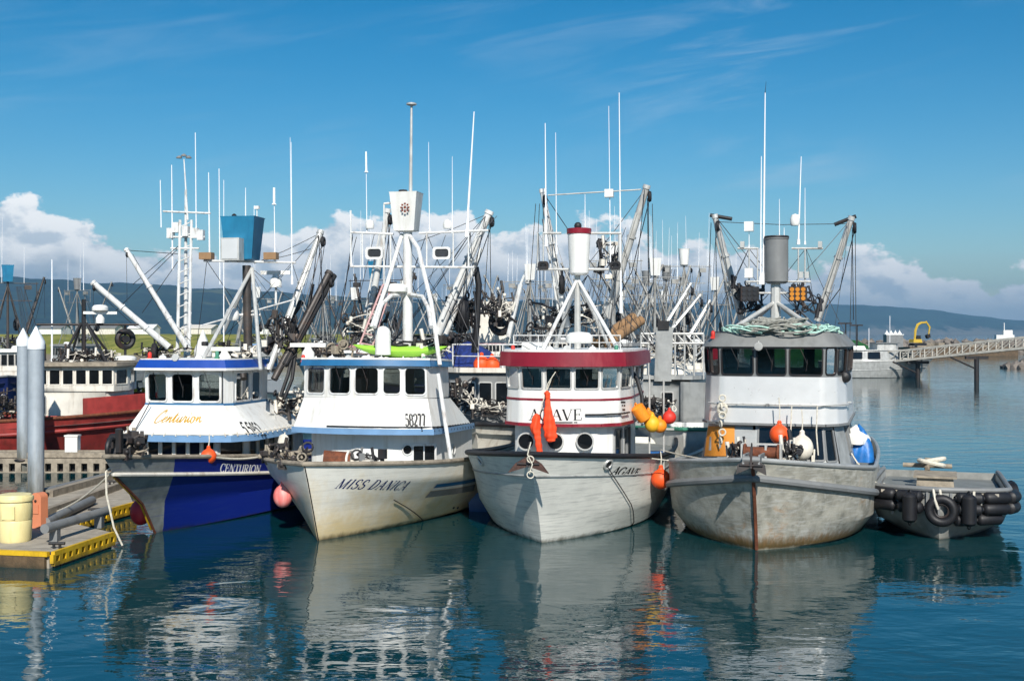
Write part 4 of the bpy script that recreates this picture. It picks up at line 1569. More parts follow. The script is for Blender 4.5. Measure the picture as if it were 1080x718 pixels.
# small notice and grab rails on the band
sfr, ul = tier_surf(B3, S, (655, 437), (664, 437), [5, 6, 7, 8])
mb = MB()
for k_, (u, v, wd) in enumerate(((0, .28, .34), (.06, .2, .08), (.2, .2, .12), (.1, .1, .2), (.16, .02, .12))):
    mb.add([sfr(u, v, .008), sfr(u + wd, v, .008), sfr(u + wd, v + .04, .008), sfr(u, v + .04, .008)], [(0, 1, 2, 3)])
mb.build('small_notice', 'black', B3.o)
for a, b in ((1.62, 3.1), (-.1, .42)):
    pth = S.path([3, 4, 5, 6, 7, 8] if a > 0 else [1, 2, 3], 0.0)
    mb = MB(); mb.pipe([pth(a + .05 + (b - a) * i / 12, .28, .07) for i in range(13)], .022, 6)
    for i in (0, 4, 8, 12):
        mb.tube(pth(a + .05 + (b - a) * i / 12, .28, 0), pth(a + .05 + (b - a) * i / 12, .28, .07), .014, n=5)
    mb.build('grab_rail', 'dark', B3.o)
hull_text(B3, H3, 1, 'AGAVE', (643, 500), (672, 502), 8.5, 'black', 'bow_name', slant=.25, T=.22, t=.08)
# hawse ports
for s_, l_ in ((1, 1.75), (-1, 1.9)):
    c = H3.at(s_, l_, 1.72, .01)
    n_ = (H3.at(s_, l_, 1.72, .1) - c).normalized()
    mb = MB(); mb.torus(c, .11, .035, n_, 14, 6); mb.build('hawse_pipe', 'alu_pole', B3.o)
    mb = MB(); mb.lathe([(.001, 0), (.1, 0), (.1, .012), (.001, .012)], c, 12, n_); mb.build('hawse_hole', 'dark', B3.o)
# roof gear
ML = 6.0
apex = B3.q(609, 289, ML)
mb = MB(); mb.tube((apex.x, ML, 4.2), apex, .09, .075); mb.build('mast', 'alu_pole', B3.o)
for px, py, l_ in ((571, 372, 4.6), (586, 367, 7.6), (654, 372, 4.7), (643, 366, 7.8)):
    f = B3.q(px, py, l_)
    mb = MB(); mb.tube(f, apex - V((0, 0, .12)), .05, .045); mb.build('mast_leg', 'white_pole', B3.o)
nb = nest(B3, apex + V((0.05, -.05, .02)), .25, .30, 1.12, 'white')
mb = MB(); mb.lathe([(.318, -.13), (.325, 0), (.3, .012), (.1, .02), (.001, .02)], apex + V((.05, -.05, 1.16)), 20); mb.build('nest_rim', 'maroon', B3.o)
mb = MB(); mb.ball(apex + V((.02, -.05, 1.24)), .1, 10, 6); mb.build('nest_lamp', 'dark', B3.o)
mb = MB()
for (a, b) in (((566, 284), (655, 284)), ((573, 246), (592, 246)), ((622, 246), (655, 246))):
    mb.tube(B3.q(*a, ML), B3.q(*b, ML), .035)
for x in (567, 573, 653, 655):
    mb.tube(B3.q(x, 245, ML), B3.q(x, 285, ML), .022)
mb.build('crosstree', 'alu_pole', B3.o)
mb = MB(); mb.tube(B3.q(578, 206, ML), B3.q(676, 200, ML), .018); mb.build('spreader', 'alu_pole', B3.o)
for px in (573, 649):
    floodlight(B3, B3.q(px, 280, ML - .1), .26, .2, 'dark')
boom(B3, B3.q(598, 345, 7.2), B3.q(572, 201, 6.6), .12, .085, 'white_pole')
boom(B3, B3.q(640, 335, 7.0), B3.q(682, 197, 6.6), .13, .10, 'alu_pole')
mb = MB(); mb.tube(B3.q(640, 362, 8.0), B3.q(676, 338, 9.5), .16, .14, 12); mb.tube(B3.q(628, 362, 8.2), B3.q(668, 334, 9.8), .15, .13, 12); mb.build('stowed_spar', 'tan_boom', B3.o)
for a in ((575, 130, 576, 260), (586, 140, 587, 268), (642, 112, 644, 290), (653, 98, 655, 330), (617, 205, 617, 245)):
    ant(B3, *a, ML, .026 if a[0] in (575, 653) else .016)
mb = MB(); mb.box(B3.q(642.5, 204, ML), (.22, .2, .2)); mb.build('antenna_box', 'white', B3.o)
wires(B3, [(B3.q(572, 203, 6.6), B3.q(600, 300, ML)), (B3.q(678, 203, 6.6), B3.q(615, 285, ML)), (B3.q(688, 215, 6.8), B3.q(690, 330, 8)),
           (B3.q(684, 215, 6.8), B3.q(684, 340, 8)), (B3.q(565, 215, 6.6), B3.q(556, 340, 8.5)), (B3.q(569, 215, 6.6), B3.q(563, 340, 8)), (B3.q(660, 240, 6.6), B3.q(620, 340, 8))])
dome(B3, B3.q(611, 362, 5.0), .34, .3)
mb = MB(); mb.box(B3.q(562, 366, 4.6), (.5, .3, .24)); mb.build('roof_box', 'white', B3.o)
railing(B3, [V((x, l_, 4.22)) for x, l_ in ((-1.3, 4.5), (-.6, 4.1), (.2, 4.0), (.9, 4.1), (1.35, 4.6))], .34, 'white_pole', .016)
power_block(B3, B3.q(592, 300, 7), .2)
clutter(B3, B3.q(600, 352, 7.5), (2.6, 1.2, 1.1), 18, 31)
clutter(B3, B3.q(640, 300, 7.0), (.5, .5, 1.4), 8, 32)
mb = MB(); mb.pipe([B3.q(664, 388, 5.5), B3.q(672, 400, 5.3), B3.q(677, 418, 5.2), B3.q(678, 436, 5.1)], .05, 8); mb.build('hose', 'rubber', B3.o)
mb = MB(); mb.pipe([H3.at(1, 1.75 + 2.3 * i / 10, 1.68 - 1.7 * i / 10, .03 + .02 * (i > 0)) for i in range(11)], .012, 5); mb.build('side_line', 'black_rope', B3.o)

# ================================================================== STEEL BOAT: bare metal boat seen bow on
B4 = Boat('fishing_boat', 'bare grey metal fishing boat seen bow on, with rope heaped on its roof', 4.98, 24.53, 18)
H4 = Hull(14, [dict(o=1.3, z0=-.8, z1=-.8, B=.02, te=.3, p=2), dict(o=.72, z0=.02, z1=.12, B=2.1, te=.34, p=3.2, aft=.08),
               dict(o=.56, z0=.58, z1=.40, B=2.33, te=.26, p=2.5), dict(o=.16, z0=1.60, z1=.66, B=2.36, te=.28, p=2.6),
               dict(o=0, z0=2.0, z1=1.34, B=2.36, te=.28, p=2.6)], 2.8)
H4.shell(B4, 'hull_alu')
H4.rail(B4, 3, .085, 'grey_paint', 'guard_rail', 0, 1, .03)
H4.rail(B4, 4, .05, 'alu', 'cap_rail', .0)
H4.deck(B4, 'deck_grey', 3, .25)
mb = MB(); mb.pipe([V((0, H4.pt(1, 0, wv).y - .03, H4.pt(1, 0, wv).z)) for wv in (1, 1.5, 2, 2.5, 3, 3.5, 3.9)], .04, 6); mb.build('stem_bar', 'rust', B4.o)
# false bow plate pattern
pl = deckhouse_plan(1.68, 3.2, 8.0, .06, .06, .26, .72)
lo = offset(pl, -.12)
T = Tier(offset(pl, .12), 1.35, 2.5, lo)
T.walls(B4, 'alu', 'lower_house', {4: [(.1, .93, .5, .93)], 5: [(.06, .97, .30, .93)], 6: [(.06, .8, .28, .9)], 8: [(.06, .24, .35, .9), (.4, .6, .4, .9)]}, 'grey_paint', 'dark_glass', .05)
mb = MB()
rows = []
for py in (449.5, 481):
    row = []
    for px in (739, 744, 748, 752, 757, 763, 769, 775):
        i, u, v = tier_hit(B4, T, px, py, [1, 2, 3, 4])
        row.append(T.P(i, u, v) + T.N(i) * .03)
    rows.append(row)
mb.loft(rows, closed=False)
mb.build('plywood_panel', 'plywood', B4.o)
S = Tier(pl, 2.5, 3.60, offset(pl, -.04))
S.walls(B4, 'alu_polish', 'wheelhouse_front_band')
S.band(B4, range(0, 9), -.03, .02, 'grey_paint', 'lower_ledge', .05)
for fs, a, b in (([2, 3, 4], .05, 1.55), ([4, 5, 6, 7, 8], .25, 3.2)):
    pth = S.path(fs, 0.0)
    mb = MB(); mb.pipe([pth(a + (b - a) * i / 14, .46, .09) for i in range(15)], .024, 6)
    for i in (0, 7, 14):
        mb.tube(pth(a + (b - a) * i / 14, .46, 0), pth(a + (b - a) * i / 14, .46, .09), .016, n=5)
    mb.build('grab_rail', 'alu_pole', B4.o)
Wn = Tier(offset(pl, -.04), 3.603, 4.34, offset(pl, .0))
Wn.walls(B4, 'grey_paint', 'wheelhouse', {0: [(.1, .45, .1, .88), (.55, .9, .1, .88)], 1: [(.1, .9, .1, .88)], 2: [(.1, .92, .08, .9)], 3: [(.06, .94, .06, .9)], 4: [(.05, .95, .06, .9)], 5: [(.06, .94, .06, .9)],
                                      6: [(.1, .92, .08, .9)], 7: [(.1, .9, .1, .88)], 8: [(.08, .45, .1, .86), (.55, .9, .1, .86)], 9: [(.08, .3, .1, .86), (.38, .62, .1, .86), (.7, .92, .1, .86)]}, 'dark', 'glass', .06, .02, wipers=(3, 4, 5))
inside(B4, Wn, .1)
roof_slab(B4, Wn, .06, 4.30, 4.62, 'steel_roof', 'visor', -.22)
roof_slab(B4, Wn, -.24, 4.622, 4.66, 'steel_roof', 'roof')
mb = MB(); mb.lathe([(.05, -.18), (.14, -.1), (.15, .05), (.1, .16), (.02, .2)], B4.q(891, 397, 4.0), 12, (0, -1, 0)); mb.build('searchlight', 'dark', B4.o)
# bow roller
mb = MB()
for x in (-.16, .16):
    mb.loft([[V((x + d_, -.28, 1.92)), V((x + d_, .5, 1.9)), V((x + d_, .7, 2.08)), V((x + d_, -.2, 2.12))] for d_ in (-.02, .02)])
mb.tube((-.18, -.2, 2.02), (.18, -.2, 2.02), .07)
mb.build('bow_roller', 'grey_paint', B4.o)
mb = MB()
mb.tube((-.36, 1.7, 1.98), (.36, 1.7, 1.98), .13, n=14)
mb.torus((-.36, 1.7, 1.98), .17, .03, (1, 0, 0)); mb.torus((.36, 1.7, 1.98), .17, .03, (1, 0, 0))
mb.build('winch_drum', 'rust', B4.o)
mb = MB()
for x in (-.42, .42, .1):
    mb.box((x, 1.7, 1.92), (.045, .22, .5))
mb.box((0, 1.8, 2.16), (.88, .04, .04))
mb.build('winch_frame', 'alu_pole', B4.o)
clutter(B4, (-.6, 2.0, 1.75), (.4, .4, .5), 9, 5)
clutter(B4, (.6, 2.2, 1.75), (.4, .5, .6), 8, 6)
ML = 5.4
apex = B4.q(818, 318, ML)
mb = MB(); mb.tube((apex.x, ML, 4.6), apex + V((0, 0, .45)), .14, .12); mb.build('mast', 'alu_pole', B4.o)
for px, py, l_ in ((771, 348, 4.0), (790, 343, 6.8), (864, 350, 4.0), (848, 343, 6.8)):
    mb = MB(); mb.tube(B4.q(px, py, l_), apex, .055, .05); mb.build('mast_leg', 'alu_pole', B4.o)
nest(B4, B4.q(819, 297, ML), .29, .29, 1.1, 'grey_paint', n=24)
mb = MB(); mb.lathe([(.30, 0), (.31, .02), (.31, .05), (.30, .07)], B4.q(819, 252, ML), 24); mb.build('nest_rim', 'dark', B4.o)
mb = MB()
for a, b in (((789, 309), (850, 309)), ((787, 297), (855, 297)), ((778, 262), (800, 262)), ((835, 262), (868, 262))):
    mb.tube(B4.q(*a, ML), B4.q(*b, ML), .028)
for x in (790, 799, 842, 849):
    mb.tube(B4.q(x, 262, ML), B4.q(x, 300, ML), .02)
for x, y in ((783, 258), (865, 258), (845, 290), (851, 290)):
    mb.box(B4.q(x, y, ML), (.1, .1, .16))
mb.build('crosstree', 'alu_pole', B4.o)
for px, ln in ((791, 'dark'), (841.5, 'amber_lamp')):
    c = B4.q(px, 310, ML - .25)
    mb = MB(); mb.box(c, (.44, .16, .36)); o = mb.build('floodlight', 'dark', B4.o)
    mb = MB()
    for i in range(3):
        for j in range(3):
            mb.lathe([(.001, .0), (.055, .0), (.055, .012), (.001, .012)], c + V((-.135 + .135 * i, -.083, -.11 + .11 * j)), 10, (0, -1, 0))
    mb.build('lamp_lens', 'lamp_glass' if ln == 'dark' else ln, o)
mb = MB(); mb.box(B4.q(817, 342, 4.6), (.4, .3, .24)); mb.build('roof_box', 'white', B4.o)
boom(B4, B4.q(783, 338, 7.0), B4.q(754, 228, 6.6), .12, .09, 'alu_pole')
boom(B4, B4.q(862, 338, 7.0), B4.q(898, 230, 6.6), .12, .09, 'alu_pole')
for pa_, pb_ in (((749, 227), (772, 231)), ((880, 237), (903, 228))):
    mb = MB(); mb.tube(B4.q(*pa_, 6.6), B4.q(*pb_, 6.6), .05); mb.build('boom_head', 'dark', B4.o)
for a in ((807, 98, 805, 300), (803, 165, 802, 300), (845, 165, 842, 258), (849, 198, 849, 258), (822, 210, 822, 252), (790, 243, 790, 262), (827, 240, 827, 252)):
    ant(B4, *a, ML, .032 if a[0] == 807 else (.024 if a[1] == 165 else .014))
ant(B4, 808, 86, 807, 98, ML, .008, 'dark')
for px, py, wd in ((790, 239, .22), (790, 288, .2)):
    mb = MB(); mb.box(B4.q(px, py, ML), (wd, wd, .24)); mb.build('antenna_box', 'white', B4.o)
dome(B4, B4.q(838.5, 238, ML), .12, .3)
wires(B4, [(B4.q(756, 232, 6.6), B4.q(800, 300, ML)), (B4.q(895, 234, 6.6), B4.q(836, 300, ML)), (B4.q(750, 235, 6.8), B4.q(745, 345, 8)), (B4.q(753, 235, 6.8), B4.q(772, 340, 8)),
           (B4.q(899, 240, 6.8), B4.q(896, 372, 8)), (B4.q(902, 240, 6.8), B4.q(903, 372, 8)), (B4.q(757, 234, 6.6), B4.q(895, 236, 6.6)), (B4.q(880, 300, 6.6), B4.q(868, 340, 6))])
clutter(B4, B4.q(790, 330, 6.4), (.9, .8, 1.0), 10, 41, ('dark', 'wire_dark'))
clutter(B4, B4.q(850, 332, 6.4), (.9, .8, .9), 9, 42, ('dark', 'wire_dark'))
# ================================================================== MISS DANICA: white boat with blue roof edge
B2 = Boat('fishing_boat', 'white fishing boat MISS DANICA with blue roof edge and number 58277', -4.51, 25.6, 13)
H2 = Hull(13, [dict(o=1.5, z0=-.8, z1=-.8, B=.02, te=.5, p=2), dict(o=.80, z0=0.0, z1=.1, B=2.35, te=.62, p=1.9, aft=.1),
               dict(o=.48, z0=.75, z1=.45, B=2.45, te=.5, p=2.1), dict(o=.2, z0=1.38, z1=.9, B=2.5, te=.40, p=2.4),
               dict(o=0, z0=1.78, z1=1.3, B=2.5, te=.36, p=2.4)], 1.5)
H2.shell(B2, 'hull_cream')
H2.rail(B2, 4, .055, 'old_wood', 'cap_rail', .01)
H2.deck(B2, 'deck_grey', 3, .2)
fcs = [-1.62, -.86, -.12, .58, 1.08, 1.62]
pl = [(-1.75, 6.2), (-1.75, 4.4)] + [(a, 3.3 + .22 * a * a) for a in fcs] + [(1.72, 4.6), (1.5, 6.2)]
# facets: 0 left side, 1 left corner, 2..6 front panes, 7 right corner, 8 right side, 9 back
low = offset([(-1.8, 7.8), (-1.85, 4.6)] + [(a * 1.02, 3.45 + .26 * a * a) for a in fcs] + [(1.8, 5.0), (1.84, 7.8)], -.12)
T = Tier(low, 1.0, 2.3, slope=.035, l0=3.4)
T.walls(B2, 'white', 'lower_house')
for px, py in ((429.5, 474), (478, 474)):
    i, u, v = tier_hit(B2, T, px, py, [4, 5, 6, 7, 8])
    c, n_ = T.P(i, u, v), T.N(i)
    mb = MB(); mb.lathe([(.11, -.02), (.11, .03), (.14, .03), (.145, -.02)], c, 16, n_, caps=False); po = mb.build('porthole', 'white_pole', B2.o)
    mb = MB(); mb.lathe([(.001, .008), (.11, .008), (.11, .0), (.001, .0)], c, 16, n_); mb.build('pane', 'dark_glass', po)
# sliding side window between the portholes
i, u, v = tier_hit(B2, T, 447, 487, [4, 5, 6, 7, 8])
wd_, ht_ = T.size(i)
n_ = T.N(i)
def win_ring(g, off, du=0.0, hw=.30):
    return [T.P(i, u + (x + du) / wd_, v + y / ht_) + n_ * off for x, y in rrect(-hw - g, hw + g, -g, .43 + g, .03)]
mb = MB(); mb.loft([win_ring(-.03, .0), win_ring(-.03, .03), win_ring(.02, .03), win_ring(.02, -.01)], caps=False)
mb.bar(T.P(i, u, v) + n_ * .02, T.P(i, u, v + .43 / ht_) + n_ * .02, .03, .02)
fo = mb.build('window', 'white_pole', B2.o)
mb = MB(); rg = win_ring(-.03, .008); mb.add(rg, [tuple(range(len(rg)))]); mb.build('pane', 'dark_glass', fo)
skb = offset([(-1.85, 7.4), (-1.85, 4.5)] + [(a * 1.1, 3.14 + .2 * a * a) for a in fcs] + [(1.86, 4.8), (1.78, 7.4)], .02)
skt = [(-1.75, 6.3), (-1.75, 4.4)] + [(a, 3.28 + .22 * a * a) for a in fcs] + [(1.72, 4.6), (1.5, 6.3)]
S = Tier(skb, 2.30, 3.04, skt, slope=.05, l0=3.4)
S.walls(B2, 'white', 'skirt')
roof_slab(B2, Tier(skb, 0, 1, skb, slope=.035, l0=3.4), .05, 2.16, 2.30, 'pale_blue', 'overhang_trim')
mb = MB()
pth = S.path([3, 4, 5, 6, 7, 8], 0.0)
mb.pipe([pth(.2 + i * .3, .04, .02) for i in range(22)], .02, 5)
for i in range(8, 22):
    mb.tube(pth(.2 + i * .3, -.06, .03), pth(.2 + i * .3, .06, .03), .02, n=5)
mb.build('handrail', 'dark', B2.o)
Wn = Tier(pl, 3.043, 3.86, offset(pl, -.03), slope=.035, l0=3.4)
Wn.walls(B2, 'white', 'wheelhouse', {0: [(.1, .45, .15, .9), (.55, .9, .15, .9)], 1: [(.15, .85, .15, .88)], 2: [(.12, .92, .12, .9)], 3: [(.1, .92, .12, .9)], 4: [(.08, .92, .12, .9)], 5: [(.1, .9, .12, .9)], 6: [(.08, .92, .1, .9)],
                                      9: [(.08, .3, .12, .88), (.38, .62, .12, .88), (.7, .92, .12, .88)]}, 'white_pole', 'glass', .1, .025, wipers=(2, 3, 4))
inside(B2, Wn, .12)
roof_slab(B2, Wn, .12, 3.82, 3.97, 'trim_blue', 'roof_edge', .09)
roof_slab(B2, Wn, .1, 3.972, 4.02, 'white', 'roof')
tier_text(B2, S, '58277', (427.5, 449), (450, 449), 12, 'black', 'registration_number', [4, 5, 6, 7, 8], T=.30, t=.08, lift=.008)
hull_text(B2, H2, 1, 'MISS DANICA', (350, 514.5), (427, 516.5), 10, 'navy', 'boat_name', slant=.28, T=.17, t=.065, gap=.16)
mb = MB(); mb.pipe([H2.pt(1, 0, wv) + V((.03, -.02, .02)) for wv in (1, 2, 3, 4)], .014, 5); mb.build('stem_line', 'black_rope', B2.o)
mb = MB()
la, lb_ = hull_hit(B2, H2, 1, 414, 526), hull_hit(B2, H2, 1, 437, 556)
mb.pipe([H2.at(1, la[0] + (lb_[0] - la[0]) * i / 10, la[1] + (lb_[1] - la[1]) * i / 10, .03) for i in range(11)], .012, 5); mb.build('side_line', 'black_rope', B2.o)
h0, h1 = hull_hit(B2, H2, 1, 452, 519), hull_hit(B2, H2, 1, 500, 512)
for dz_, ht, mm in ((.12, .09, 'trim_blue'), (.06, .05, 'white_pole'), (-.12, .16, 'grey_paint')):
    mb = MB()
    vs = []
    for i in range(12):
        f = i / 11
        l_, z_ = h0[0] + (h1[0] - h0[0]) * f, h0[1] + (h1[1] - h0[1]) * f + dz_
        vs += [H2.at(1, l_, z_, .02), H2.at(1, l_, z_ + ht, .02)]
    mb.add(vs, [(2 * i, 2 * i + 1, 2 * i + 3, 2 * i + 2) for i in range(11)])
    mb.build('hull_stripe', mm, B2.o)
for px in (478, 482):
    h_ = hull_hit(B2, H2, 1, px, 535)
    mb = MB(); mb.ball(H2.at(1, h_[0], h_[1], .0), .035, 8, 6); mb.build('scupper', 'dark', B2.o)
# foredeck gear
mb = MB(); mb.tube(B2.q(341, 484, 2.0), B2.q(369, 486, 2.2), .21, n=16); mb.build('winch_drum', 'rust', B2.o)
mb = MB(); mb.tube(B2.q(368, 486, 2.2), B2.q(370, 486, 2.2), .25, n=18); mb.box(B2.q(355, 492, 2.1), (.9, .5, .14)); mb.box(B2.q(383, 490, 2.4), (.5, .4, .26)); mb.build('winch_frame', 'white_old', B2.o)
clutter(B2, B2.q(309, 490, .9), (.7, .5, .5), 10, 11, ('dark_boom', 'dark', 'old_wood'))
clutter(B2, B2.q(290, 488, 2.0), (.6, .5, .5), 7, 12, ('dark_boom', 'dark', 'old_wood'))
clutter(B2, B2.q(388, 488, 2.4), (.7, .4, .3), 6, 13, ('dark', 'grey_paint'))
clutter(B2, B2.q(480, 430, 7.2), (1.4, 1.2, 1.0), 16, 14, ('dark', 'dark_boom', 'white_old'))
mb = MB(); mb.tube(B2.q(462, 394, 3.9), B2.q(476.5, 492, 3.6), .05, .05); mb.build('stay_pole', 'white_pole', B2.o)
ML = 6.0
apex = B2.q(430, 246, ML)
mb = MB(); mb.tube((apex.x, ML, 3.9), apex + V((0, 0, .1)), .14, .12, 12); mb.build('mast', 'white_pole', B2.o)
for pth_ in ([(431, 247), (441, 262), (455, 320), (464, 385)], [(424, 247), (408, 300), (392, 345)], [(428, 310), (446, 313), (452, 325), (455, 345)], [(428, 310), (412, 312), (402, 322), (395, 345)]):
    mb = MB(); mb.pipe([B2.q(x, y, ML - .6 * i) for i, (x, y) in enumerate(pth_)], .055, 8); mb.build('mast_leg', 'white_pole', B2.o)
nest(B2, B2.q(428.5, 244, ML), .28, .37, 1.02, 'white', True)
c = B2.q(427, 219, ML - .36)
mb = MB()
for i in range(8):
    a = i * PI / 4
    mb.box(c + V((.1 * math.cos(a), -.0, .1 * math.sin(a))), (.05, .012, .05), 0, 0)
mb.box(c, (.06, .012, .06))
mb.build('nest_emblem', 'brown_text', B2.o)
mb = MB(); mb.lathe([(.12, 0), (.12, .06), (.001, .08)], B2.q(425, 203, ML), 10); mb.build('nest_lamp', 'dark', B2.o)
mb = MB(); mb.tube(B2.q(433, 205, ML), B2.q(434, 112, ML), .05, .03); mb.lathe([(.04, 0), (.14, .03), (.14, .07), (.02, .1)], B2.q(434, 112, ML), 10); mb.build('topmast', 'alu_pole', B2.o)
mb = MB()
for a, b in (((370, 245), (415, 247)), ((442, 246), (515, 243)), ((370, 281), (500, 282)), ((405, 215), (415, 214))):
    mb.tube(B2.q(*a, ML), B2.q(*b, ML), .032)
for x, y0, y1 in ((370, 222, 282), (382, 246, 282), (412, 245, 283), (450, 245, 282), (478, 245, 282), (494, 230, 282), (405, 215, 300)):
    mb.tube(B2.q(x, y0, ML), B2.q(x, y1, ML), .022)
mb.build('crosstree', 'white_pole', B2.o)
for px in (395, 466):
    floodlight(B2, B2.q(px, 267, ML - .1), .46, .3, 'white')
for px in (390, 472):
    mb = MB(); mb.lathe([(.11, 0), (.13, .1), (.1, .2), (.03, .24)], B2.q(px, 241, ML), 10); mb.build('deck_lamp', 'white', B2.o)
mb = MB()
for a, b in (((404, 300), (376, 372)), ((412, 305), (390, 374))):
    mb.tube(B2.q(*a, 5.6), B2.q(*b, 5.2), .028)
for i in range(8):
    f = i / 7
    mb.tube(B2.q(404 - 28 * f, 300 + 72 * f, 5.6 - .4 * f), B2.q(412 - 22 * f, 305 + 69 * f, 5.6 - .4 * f), .018)
mb.build('ladder', 'pink_ladder', B2.o)
boom(B2, B2.q(461, 352, 6.8), B2.q(516, 224, 7.0), .15, .12, 'white_pole')
mb = MB(); mb.tube(B2.q(470, 352, 7.0), B2.q(508, 262, 7.1), .07, .06); mb.build('boom_stay', 'white_pole', B2.o)
boom(B2, B2.q(388, 345, 7.5), B2.q(409, 222, 7.0), .12, .09, 'white_pole')
for a in ((386, 160, 387, 245), (452, 150, 453, 246), (477, 165, 477, 246), (500, 118, 492, 250), (369, 222, 371, 281), (306, 145, 308, 300)):
    ant(B2, *a, ML, .036 if a[0] == 500 else .014)
ant(B2, 386, 160, 386.3, 182, ML, .03, tip=.8)
dome(B2, B2.q(417, 309, 5.8), .33, .26)
radar(B2, B2.q(325, 380, 4.2), .9)
mb = MB(); mb.tube(B2.q(404, 374, 4.6), B2.q(404, 352, 4.6), .2, .2, 14); mb.ball(B2.q(404, 352, 4.6), .2, 14, 8); mb.build('satellite_dome', 'white', B2.o)
for x, y in ((330, 380), (386, 378), (452, 386)):
    floodlight(B2, B2.q(x, y, 4.0), .2, .12, 'white')
power_block(B2, B2.q(486, 330, 7.4), .42, (1, .5, 0), 'rubber')
power_block(B2, B2.q(401, 318, 7.4), .22, (1, .5, 0))
mb = MB(); mb.pipe([B2.q(497, 285, 7.2), B2.q(502, 283, 7.2), B2.q(505, 300, 7.2), B2.q(503, 340, 7.3), B2.q(500, 372, 7.3)], .09, 8); mb.build('hydraulic_hose', 'rubber', B2.o)
clutter(B2, B2.q(488, 350, 7.6), (1.0, .8, 1.5), 16, 15, ('dark', 'wire_dark', 'rubber'))
clutter(B2, B2.q(380, 355, 6.6), (1.6, .8, .9), 14, 16, ('dark', 'dark_boom', 'white_old'))
clutter(B2, B2.q(440, 376, 5.6), (2.0, 1.0, .6), 12, 17, ('dark', 'white_old', 'dark_boom'))
clutter(B2, B2.q(345, 380, 5.6), (1.8, 1.0, .6), 14, 18, ('dark_boom', 'dark', 'old_wood'))
wires(B2, [(B2.q(514, 226, 7), B2.q(440, 255, ML)), (B2.q(514, 228, 7), B2.q(500, 282, ML)), (B2.q(372, 250, ML), B2.q(358, 345, 8)), (B2.q(376, 250, ML), B2.q(352, 345, 8)),
           (B2.q(470, 248, ML), B2.q(440, 330, 7)), (B2.q(395, 246, ML), B2.q(372, 340, 7)), (B2.q(516, 235, 7), B2.q(510, 330, 8)), (B2.q(503, 248, ML), B2.q(524, 228, 7))])

# ================================================================== CENTURION: blue hull, blue visor
B1 = Boat('fishing_boat', 'dark blue hulled fishing boat CENTURION with bare grey stem and royal blue visor', -8.63, 25.04, 9)
H1 = Hull(13.5, [dict(o=3.0, z0=-.8, z1=-.8, B=.02, te=.5, p=2), dict(o=2.42, z0=0.0, z1=.1, B=2.1, te=.62, p=1.8, aft=.1),
                 dict(o=1.8, z0=.75, z1=.45, B=2.18, te=.70, p=1.5), dict(o=.45, z0=1.58, z1=.70, B=2.28, te=.74, p=1.35),
                 dict(o=0, z0=2.0, z1=1.18, B=2.32, te=.74, p=1.35)], 1.25)
H1.shell(B1, 'hull_blue')
H1.rail(B1, 3, .045, 'white_old', 'guard_rail', 0, 1, .02)
H1.rail(B1, 4, .05, 'old_wood', 'cap_rail', .01)
H1.deck(B1, 'deck_grey', 3, .1)
mb = MB(); mb.pipe([H1.pt(-1, .012, wv) + V((-.05, -.01, 0)) for wv in (1.1, 1.5, 2, 2.3, 2.6, 2.85, 2.95)], .05, 6); mb.build('stem_fender', 'yellow', B1.o)
mb = MB(); mb.pipe([V((0, H1.pt(1, 0, wv).y - .02, H1.pt(1, 0, wv).z)) for wv in (1, 1.5, 2, 2.5, 3)], .03, 6); mb.build('stem_bar', 'rust', B1.o)
CX = -.22
fa = [-1.02, -.35, .35, 1.02]
pl = [(CX - 1.12, 7.2), (CX - 1.12, 4.9)] + [(CX + a, 4.35 + .1 * a * a) for a in fa] + [(CX + 1.16, 4.75), (CX + 1.12, 7.2)]
# facets 0 left side, 1 left corner, 2,3,4 front, 5 right corner, 6 right side, 7 back
low = [(CX - 1.3, 8.6), (CX - 1.2, 5.2), (CX - .85, 4.2), (CX + .95, 4.2), (CX + 1.35, 5.2), (CX + 1.65, 8.6)]
T = Tier(low, 1.15, 2.12, slope=.012, l0=4)
T.walls(B1, 'white', 'lower_house', {2: [(.01 + .2 * i, .17 + .2 * i, .28, .95) for i in range(5)], 3: [(.1, .85, .28, .95)], 4: [(.03 + .16 * i, .15 + .16 * i, .28, .95) for i in range(5)]}, 'white_old', 'dark_glass', .015, .012)
skb = [(CX - 1.62, 9.0), (CX - 1.62, 4.5), (CX - 1.38, 4.0), (CX - .5, 3.8), (CX + .5, 3.8), (CX + 1.4, 4.0), (CX + 1.78, 4.6), (CX + 2.0, 9.0)]
skt = [(CX - 1.12, 7.25), (CX - 1.12, 4.88), (CX - 1.02, 4.42), (CX - .35, 4.32), (CX + .35, 4.32), (CX + 1.02, 4.42), (CX + 1.16, 4.73), (CX + 1.12, 7.25)]
S = Tier(skb, 2.13, 2.84, skt, slope=.012, l0=4)
S.walls(B1, 'white', 'skirt')
roof_slab(B1, Tier(skb, 0, 1, skb, slope=.012, l0=4), .04, 1.97, 2.13, 'pale_blue', 'overhang_trim')
mb = MB()
pth = S.path([2, 3, 4, 5, 6], 0.0)
mb.pipe([pth(i * .3, .0, .05) for i in range(22)], .012, 5)
for i in range(22):
    mb.tube(pth(i * .3, -.04, .03), pth(i * .3, .05, .05), .016, n=5)
mb.build('handrail', 'white_old', B1.o)
Wn = Tier(pl, 2.843, 3.74, offset(pl, .01), slope=.012, l0=4)
Wn.walls(B1, 'white', 'wheelhouse', {0: [(.1, .45, .12, .86), (.55, .9, .12, .86)], 1: [(.2, .8, .12, .86)], 2: [(.12, .9, .1, .86)], 3: [(.1, .9, .1, .86)], 4: [(.1, .88, .1, .86)], 6: [(.06, .48, .08, .88), (.52, .8, .08, .88)],
                                      7: [(.08, .45, .12, .88), (.55, .92, .12, .88)]}, 'white_pole', 'glass', .08, .03, wipers=(2, 3, 4))
